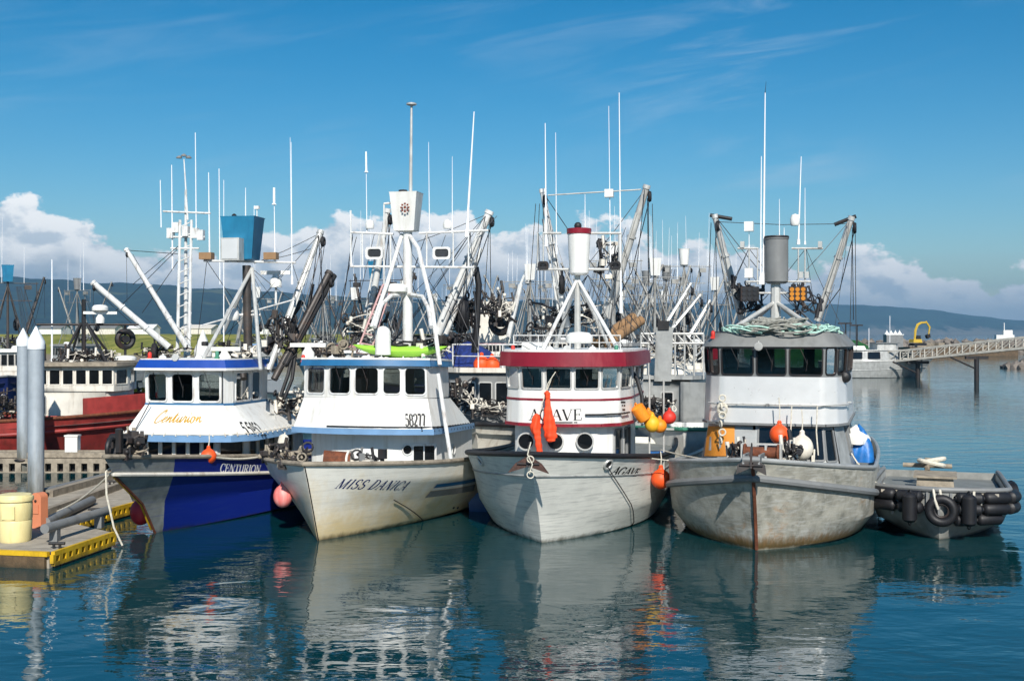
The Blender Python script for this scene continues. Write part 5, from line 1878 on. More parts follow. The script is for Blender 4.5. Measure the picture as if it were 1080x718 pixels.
Wn.band(B1, range(0, 7), -.02, .045, 'trim_blue', 'sill_stripe', .02)
inside(B1, Wn, .1)
roof_slab(B1, Wn, .24, 3.70, 3.76, 'white', 'visor_lip', .24)
roof_slab(B1, Wn, .22, 3.762, 3.96, 'royal', 'visor', .12)
roof_slab(B1, Wn, .1, 3.962, 3.99, 'white', 'roof')
tier_text(B1, S, 'Qenturion', (161, 446), (212, 446), 13, 'gold', 'house_name', [2, 3, 4, 5], slant=.3, T=.13, t=.06, gap=.03, lift=.008)
tier_text(B1, S, '55952', (259, 459), (282, 459), 13.5, 'black', 'registration_number', [3, 4, 5, 6], T=.2, t=.13, gap=.18, lift=.008)
hull_text(B1, H1, 1, 'CENTURION', (230, 497.5), (273, 499), 9, 'white_text', 'bow_name', T=.2, t=.09)
mb = MB(); mb.pipe([B1.q(158, 424, 4.2), B1.q(140, 458, 3.9), B1.q(134, 468, 3.6)], .015, 5); mb.build('stay_wire', 'wire_dark', B1.o)
# bow gear
mb = MB(); mb.box((0, .9, 2.0), (.5, .7, .25)); mb.tube((-.35, 1.0, 2.25), (.35, 1.0, 2.25), .16, n=14); mb.torus((0, .35, 2.15), .2, .05, (1, 0, 0)); mb.box((.1, .5, 2.3), (.12, .12, .5)); mb.build('anchor_winch', 'dark', B1.o)
clutter(B1, (0.05, 1.0, 1.95), (.8, .9, .6), 12, 21, ('dark_boom', 'dark', 'old_wood'))
ML = 6.4
ax_ = B1.q(266, 283, ML)
mb = MB(); mb.tube(B1.q(262, 388, ML), B1.q(260, 280, ML), .12, .11, 12); mb.build('mast', 'dark_boom', B1.o)
for a, l_ in (((210, 386), 5.0), ((275, 390), 5.0), ((248, 372), 7.6), ((236, 350), 7.6)):
    mb = MB(); mb.tube(B1.q(*a, l_), ax_, .05, .05); mb.build('mast_leg', 'alu_pole', B1.o)
nest(B1, B1.q(256, 274, ML), .36, .46, 1.12, 'nest_blue', True)
c = B1.q(245, 263, ML - .5)
mb = MB(); mb.box(c, (.5, .34, .58)); o = mb.build('floodlight', 'alu_pole', B1.o)
mb = MB(); mb.box(c + V((0, -.175, 0)), (.42, .012, .5)); mb.build('lamp_lens', 'alu_polish', o)
mb = MB(); mb.tube(B1.q(215, 275, ML), B1.q(312, 277, ML), .03); mb.tube(B1.q(213, 343, ML), B1.q(310, 316, ML), .02); mb.tube(B1.q(240, 332, ML), B1.q(275, 332, ML), .03); mb.build('crosstree', 'white_pole', B1.o)
for x, y in ((218, 270), (286, 270)):
    mb = MB(); mb.box(B1.q(x, y, ML), (.34, .24, .18)); mb.build('deck_lamp', 'tan_boom', B1.o)
boom(B1, B1.q(283, 390, 6.6), B1.q(338, 245, 8.0), .11, .10, 'alu_pole')
boom(B1, B1.q(289, 400, 6.6), B1.q(347, 288, 8.2), .11, .11, 'dark_boom')
mb = MB(); mb.tube(B1.q(300, 385, 6.8), B1.q(352, 290, 8.4), .10, .10); mb.tube(B1.q(280, 372, 7.0), B1.q(318, 318, 7.8), .12, .08); mb.build('boom_ram', 'dark', B1.o)
mb = MB(); mb.pipe([B1.q(330, 300, 8), B1.q(322, 345, 7.5), B1.q(312, 360, 7.2), B1.q(304, 395, 6.8), B1.q(296, 418, 6.4)], .05, 7); mb.pipe([B1.q(322, 330, 8), B1.q(312, 370, 7.2), B1.q(308, 400, 6.8), B1.q(300, 420, 6.4)], .05, 7); mb.build('hydraulic_hose', 'rubber', B1.o)
power_block(B1, B1.q(309, 345, 7.4), .25)
clutter(B1, B1.q(300, 370, 7), (.9, .9, 1.3), 14, 22, ('dark', 'wire_dark', 'dark_boom'))
clutter(B1, B1.q(250, 378, 6), (1.6, .8, .5), 10, 23, ('white_old', 'dark', 'grey_paint'))
clutter(B1, B1.q(306, 440, 7.4), (1.0, 1.2, .9), 12, 24, ('white_old', 'dark_boom', 'dark'))
radar(B1, B1.q(237, 384, 5.4), .8)
dome(B1, B1.q(245, 338, 6.2), .18, .34)
for a in ((259, 198, 259, 232), (289, 198, 290, 275), (307, 150, 308, 300), (268, 217, 268, 270), (236, 190, 236, 380)):
    ant(B1, *a, ML, .018)
ant(B1, 289, 198, 289, 216, ML, .035, tip=.9)
mb = MB(); mb.box(B1.q(271, 219, ML), (.12, .1, .08)); mb.tube(B1.q(271, 232, ML), B1.q(271, 219, ML), .015); mb.build('antenna_box', 'white', B1.o)
mb = MB(); mb.lathe([(.06, 0), (.07, .1), (.02, .14)], B1.q(247, 231, ML), 8); mb.build('nest_lamp', 'dark', B1.o)
radar(B1, B1.q(291, 303, 7), .8, .1)
mb = MB(); mb.tube(B1.q(291, 320, 7), B1.q(291, 303, 7), .03); mb.build('radar_post', 'white_pole', B1.o)
wires(B1, [(B1.q(336, 247, 8), B1.q(268, 278, ML)), (B1.q(330, 262, 8), B1.q(272, 276, ML)), (B1.q(312, 320, 7.4), B1.q(262, 280, ML)), (B1.q(348, 290, 8.2), B1.q(346, 360, 8.5)), (B1.q(342, 260, 8.2), B1.q(330, 340, 8.4)), (B1.q(338, 262, 8.2), B1.q(322, 330, 8.4))])
mb = MB(); mb.pipe([B1.q(268, 448, 6.0), B1.q(285, 436, 6.4), B1.q(312, 440, 8.2)], .02, 5); mb.tube(B1.q(290, 436, 6.5), B1.q(292, 462, 6.5), .018); mb.tube(B1.q(308, 439, 7.8), B1.q(309, 466, 7.8), .018); mb.build('railing', 'alu_pole', B1.o)
mb = MB(); mb.box(B1.q(297, 446, 8.2), (.5, .5, .6)); mb.build('deck_box', 'white_old', B1.o)

# ================================================================== SKIFF with black fenders
B5 = Boat('skiff', 'low grey aluminium seine skiff ringed with black tyres and fenders', 9.55, 26.5, 20, None, 'skiff')
B5.o.pop('group', None) if hasattr(B5.o, 'pop') else None
H5 = Hull(5.8, [dict(o=.5, z0=-.5, z1=-.5, B=.02, te=.3, p=2), dict(o=.02, z0=.0, z1=.1, B=1.2, te=.42, p=1.9, aft=.05),
                dict(o=-.05, z0=.3, z1=.28, B=1.42, te=.32, p=2.8, aft=.05), dict(o=-.1, z0=.62, z1=.5, B=1.5, te=.26, p=3.6, aft=.05),
                dict(o=-.1, z0=1.1, z1=.9, B=1.52, te=.26, p=3.8, aft=.05)], 1.3)
H5.shell(B5, 'hull_skiff')
H5.rail(B5, 4, .06, 'grey_paint', 'cap_rail', .03)
mb = MB()
rows = []
for t in [i / 12 for i in range(13)]:
    p, q = H5.pt(-1, max(.02, t), 4), H5.pt(1, max(.02, t), 4)
    rows.append([V((p.x * .93, p.y + .12, .72)), V((q.x * .93, q.y + .12, .72))])
mb.loft(rows, closed=False)
mb.build('deck', 'deck_grey', B5.o)
mb = MB()
for side in (-1, 1):
    rows = []
    for i in range(14):
        p = H5.pt(side, i / 13 * .98, 4)
        rows.append([V((p.x * .955, p.y + (.1 if i < 2 else 0), p.z)), V((p.x * .955, p.y + (.1 if i < 2 else 0), .68))])
    mb.loft(rows, closed=False)
mb.build('inner_bulwark', 'alu', B5.o)
mb = MB(); mb.box((0, .45, 1.02), (2.5, .5, .06)); mb.build('bow_platform', 'concrete', B5.o)
mb = MB(); mb.box((-.1, 3.0, .9), (.9, 1.2, .4), top=.92); mb.box((-.1, 3.0, 1.12), (1.0, 1.3, .05)); mb.build('engine_box', 'old_wood', B5.o)
mb = MB(); mb.tube((-.3, 4.3, .7), (-.3, 4.3, 1.4), .07); mb.tube((-.9, 4.3, 1.2), (.3, 4.3, 1.2), .06); mb.build('tow_post', 'old_wood', B5.o)
mb = MB(); mb.torus((-.2, 4.0, 1.3), .3, .06, (.2, .1, 1)); mb.torus((-.15, 4.0, 1.37), .26, .06, (-.2, .1, 1)); mb.build('rope_coil', 'rope', B5.o)
# ribs on the flat bow
mb = MB()
for i in range(9):
    x = -1.0 + i * .25
    p = H5.at(1 if x >= 0 else -1, -.04 if abs(x) < .2 else .0, .8)
    yb = [H5.pt(1, t_, 3.6) for t_ in [j / 60 for j in range(24)]]
    y_ = min(yb, key=lambda q_: abs(q_.x - abs(x))).y
    mb.box((x, y_ - .03, .78), (.05, .1, .56))
mb.build('bow_rib', 'grey_paint', B5.o)
c = V((.05, -.2, .68))
mb = MB(); mb.torus(c, .26, .1, (0, 1, 0), 26, 10); mb.build('bow_tyre', 'rubber', B5.o)
mb = MB(); mb.torus(c, .15, .03, (0, 1, 0)); mb.build('tyre_bead', 'dark', B5.o)
for pts_ in ([(-.15, .35, 1.08), (-.12, -.14, 1.12), (-.08, -.3, .9), (-.02, -.28, .72)], [(.75, .35, 1.06), (.72, -.12, 1.1), (.72, -.26, .8), (.74, -.2, .5)], [(.0, .4, 1.08), (.02, -.15, 1.12), (.04, -.2, .95)]):
    mb = MB(); mb.pipe(pts_, .03, 6); mb.build('rope_lashing', 'rope', B5.o)

# standing rigging
stays(B1, [(218, 275), (262, 280), (308, 277), (336, 248), (250, 330)], [(205, 384), (232, 380), (276, 388), (300, 386), (318, 384), (345, 380)], 6.6, 14, 1)
stays(B2, [(372, 247), (412, 246), (450, 246), (496, 246), (512, 228), (408, 224)], [(352, 376), (372, 378), (398, 380), (452, 384), (478, 388), (505, 372)], 6.4, 16, 2)
stays(B3, [(568, 246), (574, 205), (654, 246), (680, 200), (620, 290)], [(552, 370), (572, 372), (640, 372), (662, 374), (690, 366)], 6.4, 16, 3)
stays(B4, [(756, 230), (790, 262), (850, 262), (896, 232), (820, 300)], [(748, 346), (775, 346), (862, 346), (880, 348), (892, 352)], 6.4, 14, 4)


# small fittings on roofs and decks
def fit(b, pts, l, kind, m, sz=1.0):
    for px, py in pts:
        p = b.q(px, py, l)
        mb = MB()
        if kind == 'nav_light':
            mb.box(p, (.10 * sz, .10 * sz, .05)); mb.lathe([(.045, 0), (.05, .03), (.05, .11), (.03, .14), (.001, .15)], p + V((0, 0, .02)), 10)
        elif kind == 'vent':
            mb.lathe([(.06, -.25), (.06, .0), (.13, .0), (.14, .05), (.09, .11), (.001, .13)], p, 12)
        elif kind == 'horn':
            mb.lathe([(.02, .0), (.03, .12), (.045, .22), (.09, .3)], p, 12, (0, -1, .1)); mb.tube(p, p - V((0, 0, .1)), .02)
        elif kind == 'deck_light':
            mb.lathe([(.05, .08), (.09, .03), (.10, -.03), (.085, -.035), (.001, -.02)], p, 12, (0, 1, .25)); mb.tube(p, p + V((0, .02, .12)), .015)
        mb.build(kind, m, b.o)


fit(B1, [(158, 378)], 4.6, 'nav_light', 'red_buoy'); fit(B1, [(229, 377)], 4.6, 'nav_light', 'green_text')
fit(B1, [(190, 378)], 4.5, 'horn', 'alu_pole'); fit(B1, [(172, 378), (210, 378)], 4.5, 'deck_light', 'white_pole')
fit(B2, [(320, 381)], 3.9, 'nav_light', 'red_buoy'); fit(B2, [(447, 383)], 4.0, 'nav_light', 'green_text')
fit(B2, [(372, 379)], 3.6, 'horn', 'alu_pole'); fit(B2, [(350, 379), (402, 380), (425, 381)], 3.6, 'deck_light', 'white_pole')
fit(B3, [(541, 371)], 4.2, 'nav_light', 'red_buoy'); fit(B3, [(650, 371)], 4.2, 'nav_light', 'green_text')
fit(B3, [(600, 369)], 3.9, 'horn', 'alu_pole'); fit(B3, [(625, 369), (580, 369)], 3.9, 'deck_light', 'white_pole')
fit(B4, [(752, 356)], 3.6, 'nav_light', 'red_buoy'); fit(B4, [(868, 356)], 3.6, 'nav_light', 'green_text')
fit(B4, [(800, 365)], 3.0, 'deck_light', 'alu_pole')

# ------------------------------------------------------------------ boats further back
class Far:
    """boat in its own space: bow towards -y, z up from the water"""
    def __init__(s, name, label, cat='fishing boat', group=None):
        s.o = thing(name, label, cat, (0, 0, 0), 0, group)

    def put(s, px, D, rz):
        p = at(px, HY, D)
        s.o.location = (p.x, p.y, 0)
        s.o.rotation_euler = (0, 0, rz)


def far_hull(b, m, L=12, B=2.1, bow=2.1, rail=1.3, guard='grey_paint'):
    h = Hull(L, [dict(o=1.6, z0=-.6, z1=-.6, B=.02, te=.5, p=2), dict(o=1.1, z0=0, z1=.1, B=B * .88, te=.55, p=1.9),
                 dict(o=.4, z0=bow * .75, z1=rail * .7, B=B * .97, te=.42, p=2.2), dict(o=0, z0=bow, z1=rail, B=B, te=.38, p=2.3)], 1.5)
    h.shell(b, m, n=16, sub=2)
    h.rail(b, 3, .06, guard, 'cap_rail', .02, n=12, rn=6)
    h.deck(b, 'deck_grey', 3, -.4, n=10)
    return h


def far_house(b, l0, l1, w, z0, z1, zw, wallm, roofm, over=.2, lower=True):
    pl = [(-w, l1), (-w, l0 + .8), (-w * .6, l0), (w * .6, l0), (w, l0 + .8), (w, l1)]
    if lower:
        t0 = Tier(offset(pl, .12), z0, zw - .02)
        t0.walls(b, wallm, 'lower_house')
    t1 = Tier(pl, zw, z1, offset(pl, -.06))
    wins = {1: [(.15, .85, .3, .85)], 2: [(.05 + .235 * i, .05 + .235 * i + .19, .3, .85) for i in range(4)], 3: [(.15, .85, .3, .85)],
            0: [(.08, .36, .3, .85), (.44, .7, .3, .85)], 4: [(.3, .56, .3, .85), (.64, .92, .3, .85)], 5: [(.1, .4, .3, .85), (.6, .9, .3, .85)]}
    t1.walls(b, wallm, 'wheelhouse', wins, 'grey_paint', 'dark_glass', .04, .02)
    roof_slab(b, t1, over, z1 - .02, z1 + .16, roofm, 'roof', over * .8, sl=False)


def far_rig(b, l, zr, zt, bm, seed, spread=2.2, nestm='white', nant=4, boomlen=5.0, tilt=(1, 1)):
    rnd = random.Random(seed)
    mb = MB(); mb.tube((0, l, zr), (0, l, zt), .09, .07); mb.build('mast', bm, b.o)
    for x, y in ((-1.1, l - 1.2), (1.1, l - 1.2), (-.9, l + 1.1), (.9, l + 1.1)):
        mb = MB(); mb.tube((x, y, zr), (0, l, zt - .3), .036); mb.build('mast_leg', bm, b.o)
    if nestm:
        nest(b, (0, l, zt - .1), .28, .36, 1.05, nestm, rnd.random() < .4, n=12)
    mb = MB()
    mb.tube((-1.8, l, zt - .2), (1.8, l, zt - .2), .024); mb.tube((-1.4, l, zt - 1.3), (1.4, l, zt - 1.3), .024)
    for x in (-1.7, -1.0, 1.0, 1.7):
        mb.tube((x, l, zt - 1.3), (x, l, zt - .1), .02)
    for x in (-1.2, 1.2):
        mb.box((x, l - .1, zt - .45), (.4, .25, .28))
    mb.build('crosstree', bm, b.o)
    for s_, k_ in ((-1, tilt[0]), (1, tilt[1])):
        if k_:
            p = V((s_ * .9, l + .6, zr + .4))
            a = rnd.uniform(.25, .5) * k_
            boom(b, p, p + V((s_ * boomlen * math.sin(a), rnd.uniform(.2, 1.5), boomlen * math.cos(a))), .10, .075, bm)
    for i in range(nant):
        x = rnd.uniform(-1.8, 1.8)
        h = rnd.uniform(1.6, 4.2)
        mb = MB(); mb.tube((x, l, zt - .2), (x + rnd.uniform(-.06, .06), l, zt + h), .018, .008, 5); mb.build('antenna', 'antenna', b.o)
    dome(b, (.5, l - 1.6, zr), .3, .28)
    for i in range(9):
        x = rnd.choice((-1, 1)) * rnd.uniform(1.2, 2.6)
        MB().pipe([(x * .4, l, zt - .4), (x, l + rnd.uniform(-1, 2.5), zr - 1)], .012, 4).build('rigging_wire', 'wire', b.o)
    power_block(b, (rnd.uniform(-.8, .8), l + 1.6, zr + 1.6), .3)
    clutter(b, (0, l + .6, zr), (2.4, 1.6, 1.2), 22, seed + 100, ('dark', 'grey_paint', 'wire_dark'))
    clutter(b, (0, l + 3.2, 1.6), (2.8, 2.6, 2.2), 26, seed + 200, ('dark', 'dark_boom', 'white_old'))


def make_far(hullm, wallm, roofm, bm, nestm, seed, zr=3.5, zt=8.2, **kw):
    b = Far('fishing_boat', 'background boat', 'fishing boat', 'fishing boats moored further back in the harbour')
    far_hull(b, hullm)
    far_house(b, 3.2, 7.0, 1.45, 1.0, zr, 2.3, wallm, roofm)
    far_rig(b, 5.4, zr + .1, zt, bm, seed, nestm=nestm, **kw)
    return b


M['net_green'] = mat('green_net', (44, 84, 66), .9, var=.4, vscale=8, bump=.8, bscale=25)
protos = [make_far('white', 'white', 'trim_blue', 'far_pole', 'white', 1),
          make_far('alu', 'alu', 'steel_roof', 'far_alu', 'grey_paint', 2, zt=8.8, boomlen=5.6),
          make_far('white_old', 'white_old', 'maroon', 'dark_boom', 'white', 3, zt=7.6, nant=5),
          make_far('navy', 'white_old', 'white', 'dark_boom', 'nest_blue', 4, zt=8.0, boomlen=4.4),
          make_far('alu', 'white_old', 'grey_paint', 'far_pole', 'white', 5, zr=3.9, zt=9.2, nant=6)]
spots = [  # px, depth, turn, kind, label
 (556, 72, .05, 0, 'white boat with blue roof edge, just behind the left boom of the maroon visored boat'),
 (350, 66, -.25, 3, 'dark blue boat with turquoise nest behind the gap between the two leftmost front boats'),
 (372, 96, .2, 2, 'white boat with red roof far behind the ladder of the white boat with blue roof'),
 (318, 120, -.15, 1, 'grey metal boat far back behind the dark folded booms'),
 (420, 118, .1, 4, 'pale metal boat with white house far behind the white square crow nest'),
 (472, 92, -.1, 1, 'grey metal boat behind the dark power block of the white boat'),
 (592, 108, .15, 4, 'tall rigged pale boat seen between the legs of the red topped nest'),
 (632, 88, -.2, 1, 'grey metal boat behind the stowed tan spars'),
 (655, 66, .1, 4, 'pale boat with tall white nest just right of the tan spars'),
 (672, 118, .3, 0, 'white boat with blue roof edge, farther back right of the tan spars'),
 (697, 84, -.1, 1, 'grey metal boat behind the aluminium gantry'),
 (718, 104, .25, 2, 'white boat with red roof behind the right end of the gantry'),
 (737, 72, .12, 4, 'pale boat whose rigging shows left of the bare metal boat mast'),
 (760, 112, -.2, 1, 'grey metal boat far behind the left boom of the bare metal boat'),
 (522, 128, .2, 2, 'white boat with red roof far behind the square white house'),
 (690, 142, 0, 0, 'small distant white boat with blue roof edge behind the gantry post'),
 (270, 110, .3, 0, 'white boat with blue roof edge far behind the turquoise box nest'),
 (612, 140, -.1, 2, 'most distant red roofed boat, below the red topped nest'),
 (395, 150, .1, 1, 'small distant grey boat between the ladder and the white mast'),
 (448, 160, -.1, 4, 'small distant pale boat right of the white mast legs'),
 (500, 170, .2, 0, 'tiny distant white boat with blue roof edge left of the square white house'),
 (541, 100, -.15, 4, 'pale metal boat behind the right edge of the square white house'),
 (578, 175, .1, 1, 'tiny distant grey boat left of the red topped nest legs'),
 (645, 165, .2, 2, 'tiny distant red roofed boat above the stowed tan spars'),
 (664, 92, -.25, 1, 'grey metal boat right of the pale boat with tall white nest'),
 (708, 66, .15, 0, 'nearer white boat with blue roof edge behind the aluminium gantry rail'),
 (726, 150, 0, 4, 'tiny distant pale boat behind the gantry rail right end'),
 (748, 90, -.15, 0, 'white boat with blue roof edge behind the left boom of the bare metal boat'),
 (334, 150, .1, 4, 'small distant pale boat right of the dark folded booms'),
 (8, 70, .5, 3, 'dark blue boat at the far left edge behind the red hulled boat'),
 (30, 105, -.4, 1, 'grey metal boat far behind the twin capped piles'),
]
seen = set()
for px, D, rz, kd, lb in spots:
    o = protos[kd].o if kd not in seen else copy_tree(protos[kd].o)
    seen.add(kd)
    p = at(px, HY, D)
    o.location = (p.x, p.y, 0)
    o.rotation_euler = (0, 0, rz - .1)
    o['label'] = lb

# ---- boat between the white boat and the maroon visored boat: grey house, rail, net heap
g1 = Boat('fishing_boat', 'grey cabined boat with white top rail and blue net heap behind the maroon visored boat', -1.1, 35.5, 8, 'fishing boats moored further back in the harbour')
hh = Hull(12, [dict(o=1.6, z0=-.6, z1=-.6, B=.02, te=.5, p=2), dict(o=1.0, z0=0, z1=.1, B=1.9, te=.5, p=2), dict(o=.4, z0=1.3, z1=.9, B=2.1, te=.4, p=2.2), dict(o=0, z0=1.9, z1=1.3, B=2.15, te=.38, p=2.3)])
hh.shell(g1, 'white_old', n=20, sub=2)
hh.rail(g1, 3, .07, 'dark', 'cap_rail')
hh.deck(g1, 'deck_grey', 3, -.3)
pl = [(-1.5, 7.4), (-1.5, 3.4), (-1.0, 2.8), (.7, 2.8), (1.3, 3.4), (1.5, 7.4)]
Tg = Tier(pl, 1.2, 3.35)
Tg.walls(g1, 'grey_paint', 'deckhouse', {1: [(.2, .8, .5, .85)], 2: [(.05, .3, .5, .85), (.38, .62, .5, .85), (.7, .95, .5, .85)], 3: [(.15, .8, .4, .85)], 4: [(.05, .2, .45, .85), (.3, .45, .45, .85), (.55, .7, .1, .85)]}, 'alu_pole', 'dark_glass', .05)
roof_slab(g1, Tg, .15, 3.35, 3.5, 'white_old', 'roof')
railing(g1, [(-1.4, 6.8, 3.5), (-1.4, 4.6, 3.5), (-1.3, 3.2, 3.5), (-.4, 2.9, 3.5), (.4, 2.9, 3.5), (1.3, 3.4, 3.5), (1.4, 5.2, 3.5), (1.4, 7, 3.5)], .75, 'white_pole', .025)
mb = MB(); mb.lathe([(.14, -.03), (.2, 0), (.14, .03)], g1.q(524, 463, 1.8), 14, (0, -1, 0)); mb.build('life_ring', 'white', g1.o)
mb = MB(); mb.tube(g1.q(502, 372, 5), g1.q(502, 330, 5), .12); mb.build('mast', 'white_pole', g1.o)
mb = MB(); mb.loft([[g1.q(506, 318, 9), g1.q(541, 318, 9), g1.q(541, 318, 11), g1.q(506, 318, 11)], [g1.q(505, 362, 9), g1.q(542, 362, 9), g1.q(542, 362, 11), g1.q(505, 362, 11)]]); mb.build('net_drum_cover', 'white_old', g1.o)
mb = MB(); mb.tube(g1.q(549, 300, 7), g1.q(536, 355, 7), .09); mb.tube(g1.q(553, 290, 7), g1.q(549, 300, 7), .05); mb.build('boom', 'white_pole', g1.o)
power_block(g1, g1.q(528, 340, 7.5), .36, (.3, 1, 0))
clutter(g1, g1.q(525, 345, 7), (1.6, 1, 1.8), 20, 71, ('dark', 'white_old', 'dark_boom'))
clutter(g1, g1.q(478, 372, 5), (1.8, 1, .9), 12, 72, ('dark', 'wire_dark', 'dark'))
clutter(g1, g1.q(510, 440, 2.2), (2.2, 1.2, .8), 14, 73, ('white_old', 'dark', 'dark_boom'))


def heap(name, m, c, size, label, cat, seed, group=None):
    rnd = random.Random(seed)
    mb = MB()
    n, k_ = 26, 9
    ph = [rnd.uniform(0, 6.3) for _ in range(8)]
    rings = []
    for j in range(k_):
        f = j / (k_ - 1)
        rr = math.cos(f * PI / 2) ** .6
        rings.append([V(c) + V((size[0] * rr * (1 + .14 * math.sin(3 * a + ph[0] + f * 4) + .08 * math.sin(7 * a + ph[1])) * math.cos(a),
                                size[1] * rr * (1 + .14 * math.sin(3 * a + ph[2] - f * 3) + .08 * math.sin(5 * a + ph[3])) * math.sin(a),
                                size[2] * f * (1 + .12 * math.sin(2 * a + ph[4])))) for a in [2 * PI * i / n for i in range(n)]])
    mb.loft(rings)
    return single(mb, name, m, label, cat, group, 60)


heap('fishing_net', 'net_blue', g1.W((-1.0, 4.2, 3.52)), (1.0, .9, .75), 'dark blue net heaped on the railed roof of the grey cabined boat', 'fishing net', 1)
buoy('buoy', 'orange', g1.w(508, 384, 3.2), .27, 'orange buoy left of two lying on the railed roof of the grey cabined boat', group='orange buoys on the railed roof')
buoy('buoy', 'orange', g1.w(519, 385, 3.2), .26, 'orange buoy right of two lying on the railed roof of the grey cabined boat', group='orange buoys on the railed roof')
mb = MB(); mb.lathe([(.0, 0), (.2, 0), (.22, .1), (.22, .5), (.16, .56), (.0, .58)], hh.at(1, 3, 1.6) * 0 + g1.w(503, 476, 1.5), 14); single(mb, 'bucket', 'white', 'white pail on the foredeck left of the pale AGAVE bow', 'bucket')

# ---- aluminium boat with gantry between the maroon visored and the bare metal boats
g2 = Boat('fishing_boat', 'aluminium boat with open gantry and green lettered white side left of the bare metal boat', 5.2, 36.0, 12, 'fishing boats moored further back in the harbour')
hh2 = Hull(12, [dict(o=1.2, z0=-.6, z1=-.6, B=.02, te=.5, p=2), dict(o=.8, z0=0, z1=.1, B=1.9, te=.4, p=2.2), dict(o=.3, z0=1.1, z1=.9, B=2.1, te=.34, p=2.5), dict(o=0, z0=1.7, z1=1.4, B=2.2, te=.32, p=2.6)])
hh2.shell(g2, 'white', n=20, sub=2)
hh2.rail(g2, 3, .06, 'green_text', 'cap_rail')
hh2.deck(g2, 'deck_grey', 3, -.1)
c0_ = g2.q(652, 405, 3.0); c1_ = g2.q(738, 405, 3.0)
pl = [(c0_.x, 7), (c0_.x, 3.0), (c1_.x - .3, 3.0), (c1_.x, 3.5), (c1_.x, 7)]
Tg = Tier(pl, 1.4, 3.1)
Tg.walls(g2, 'alu', 'deckhouse', {1: [(.36, .53, .08, .66), (.6, .76, .5, .75)]}, 'alu_pole', 'dark_glass', .05)
roof_slab(g2, Tg, .12, 3.1, 3.22, 'alu', 'roof')
mb = MB()
mb.loft([[g2.q(x, y, 2.8), g2.q(x + 18, y, 2.8), g2.q(x + 18, y, 3.1), g2.q(x, y, 3.1)] for x, y in ((692, 345), (690, 402))])
mb.build('gantry_post', 'alu', g2.o)
mb = MB(); mb.box(g2.q(700, 343, 2.9), (.36, .3, .3)); mb.build('gantry_head', 'dark', g2.o)
mb = MB()
for y in (352, 362):
    mb.tube(g2.q(676, y, 3.2), g2.q(742, y, 3.2), .04)
for x in (676, 684, 712, 722, 732, 742):
    mb.tube(g2.q(x, 352, 3.2), g2.q(x, 400, 3.2), .03)
for i in range(7):
    mb.tube(g2.q(676 + i * 9.4, 352, 3.2), g2.q(685 + i * 9.4, 362, 3.2), .02)
mb.build('gantry_rail', 'alu_pole', g2.o)
mb = MB(); mb.box(g2.q(732, 424, 2.7), (.9, .12, 1.3), -.35); mb.build('trawl_door', 'alu', g2.o)
lettering(g2, '1MEMP 81-809', lambda u, v, o: (lambda p: V((p.x + u, p.y - o, p.z + v)))(g2.q(704, 454, 2.2)), .13, 'green_text', 'registration_number', 0, .2, .1, .95, .1)
mb = MB(); a_, b_2 = g2.q(700, 445, 2.25), g2.q(742, 470, 2.25); mb.loft([[V((a_.x, y, a_.z)), V((b_2.x, y, a_.z)), V((b_2.x, y, b_2.z)), V((a_.x, y, b_2.z))] for y in (2.25, 2.34)]); mb.build('number_board', 'white', g2.o)
clutter(g2, g2.q(712, 385, 5), (3.0, 2, 1.4), 22, 81, ('dark', 'white_old', 'alu_pole'))
clutter(g2, g2.q(690, 440, 2.6), (1.6, .8, .8), 10, 82, ('dark', 'white_old', 'dark_boom'))
for i, (x0, y0, x1, y1) in enumerate(((700, 345, 728, 300), (706, 350, 738, 312), (722, 362, 748, 318))):
    boom(g2, g2.q(x0, y0, 6), g2.q(x1, y1, 6.5), .08, .06, 'alu_pole')
heap('fishing_net', 'white_old', g2.W((c0_.x + 1.2, 5, 3.22)), (1.1, .9, .6), 'pale net piled on the gantry boat roof', 'fishing net', 5)

# ---- old red hulled boat lying broadside behind the back dock
c = at(166, HY, 45)
b6 = Far('fishing_boat', 'old red hulled work boat with rust streaked white house behind the back dock', 'fishing boat')
b6.o.location = (c.x, c.y, 0)
b6.o.rotation_euler = (0, 0, R(97))
# here bow points to +x of the photo; local y runs aft (towards the left)
hb = Hull(17, [dict(o=1.6, z0=-.6, z1=-.6, B=.02, te=.5, p=2), dict(o=1.1, z0=0, z1=.1, B=2.2, te=.4, p=2), dict(o=.3, z0=1.25, z1=.8, B=2.45, te=.32, p=2.3), dict(o=0, z0=1.75, z1=1.32, B=2.5, te=.3, p=2.4)])
hb.shell(b6, 'red_hull', n=24, sub=3)
hb.rail(b6, 2, .07, 'red_hull', 'rub_rail')
hb.rail(b6, 3, .06, 'rust', 'cap_rail')
hb.deck(b6, 'deck_grey', 3, -.3)
# raised forecastle bulwark
mb = MB()
for s_ in (-1, 1):
    rows = []
    for i in range(12):
        p = hb.pt(s_, i / 11 * .135, 3)
        rows.append([p + V((0, 0, .0)), p + V((s_ * .03, 0, .62)), p + V((-s_ * .05 * (i > 0), 0, .64))])
    mb.loft(rows, closed=False)
mb.build('forecastle_bulwark', 'red_hull', b6.o)
pl = [(-1.45, 4.3), (-1.45, 1.6), (-.7, 1.0), (.7, 1.0), (1.45, 1.6), (1.45, 4.3)]
Tg = Tier(pl, 1.62, 2.5)
Tg.walls(b6, 'white_old', 'lower_house', {4: [(.60, .66, .3, .5), (.80, .92, .02, .85)], 0: [(.1, .22, .02, .85)]}, 'grey_paint', 'dark_glass', .1)
pl2 = [(-1.5, 4.1), (-1.5, 1.3), (-.7, .9), (.7, .9), (1.5, 1.3), (1.5, 4.1)]
Tw = Tier(pl2, 2.5, 3.42)
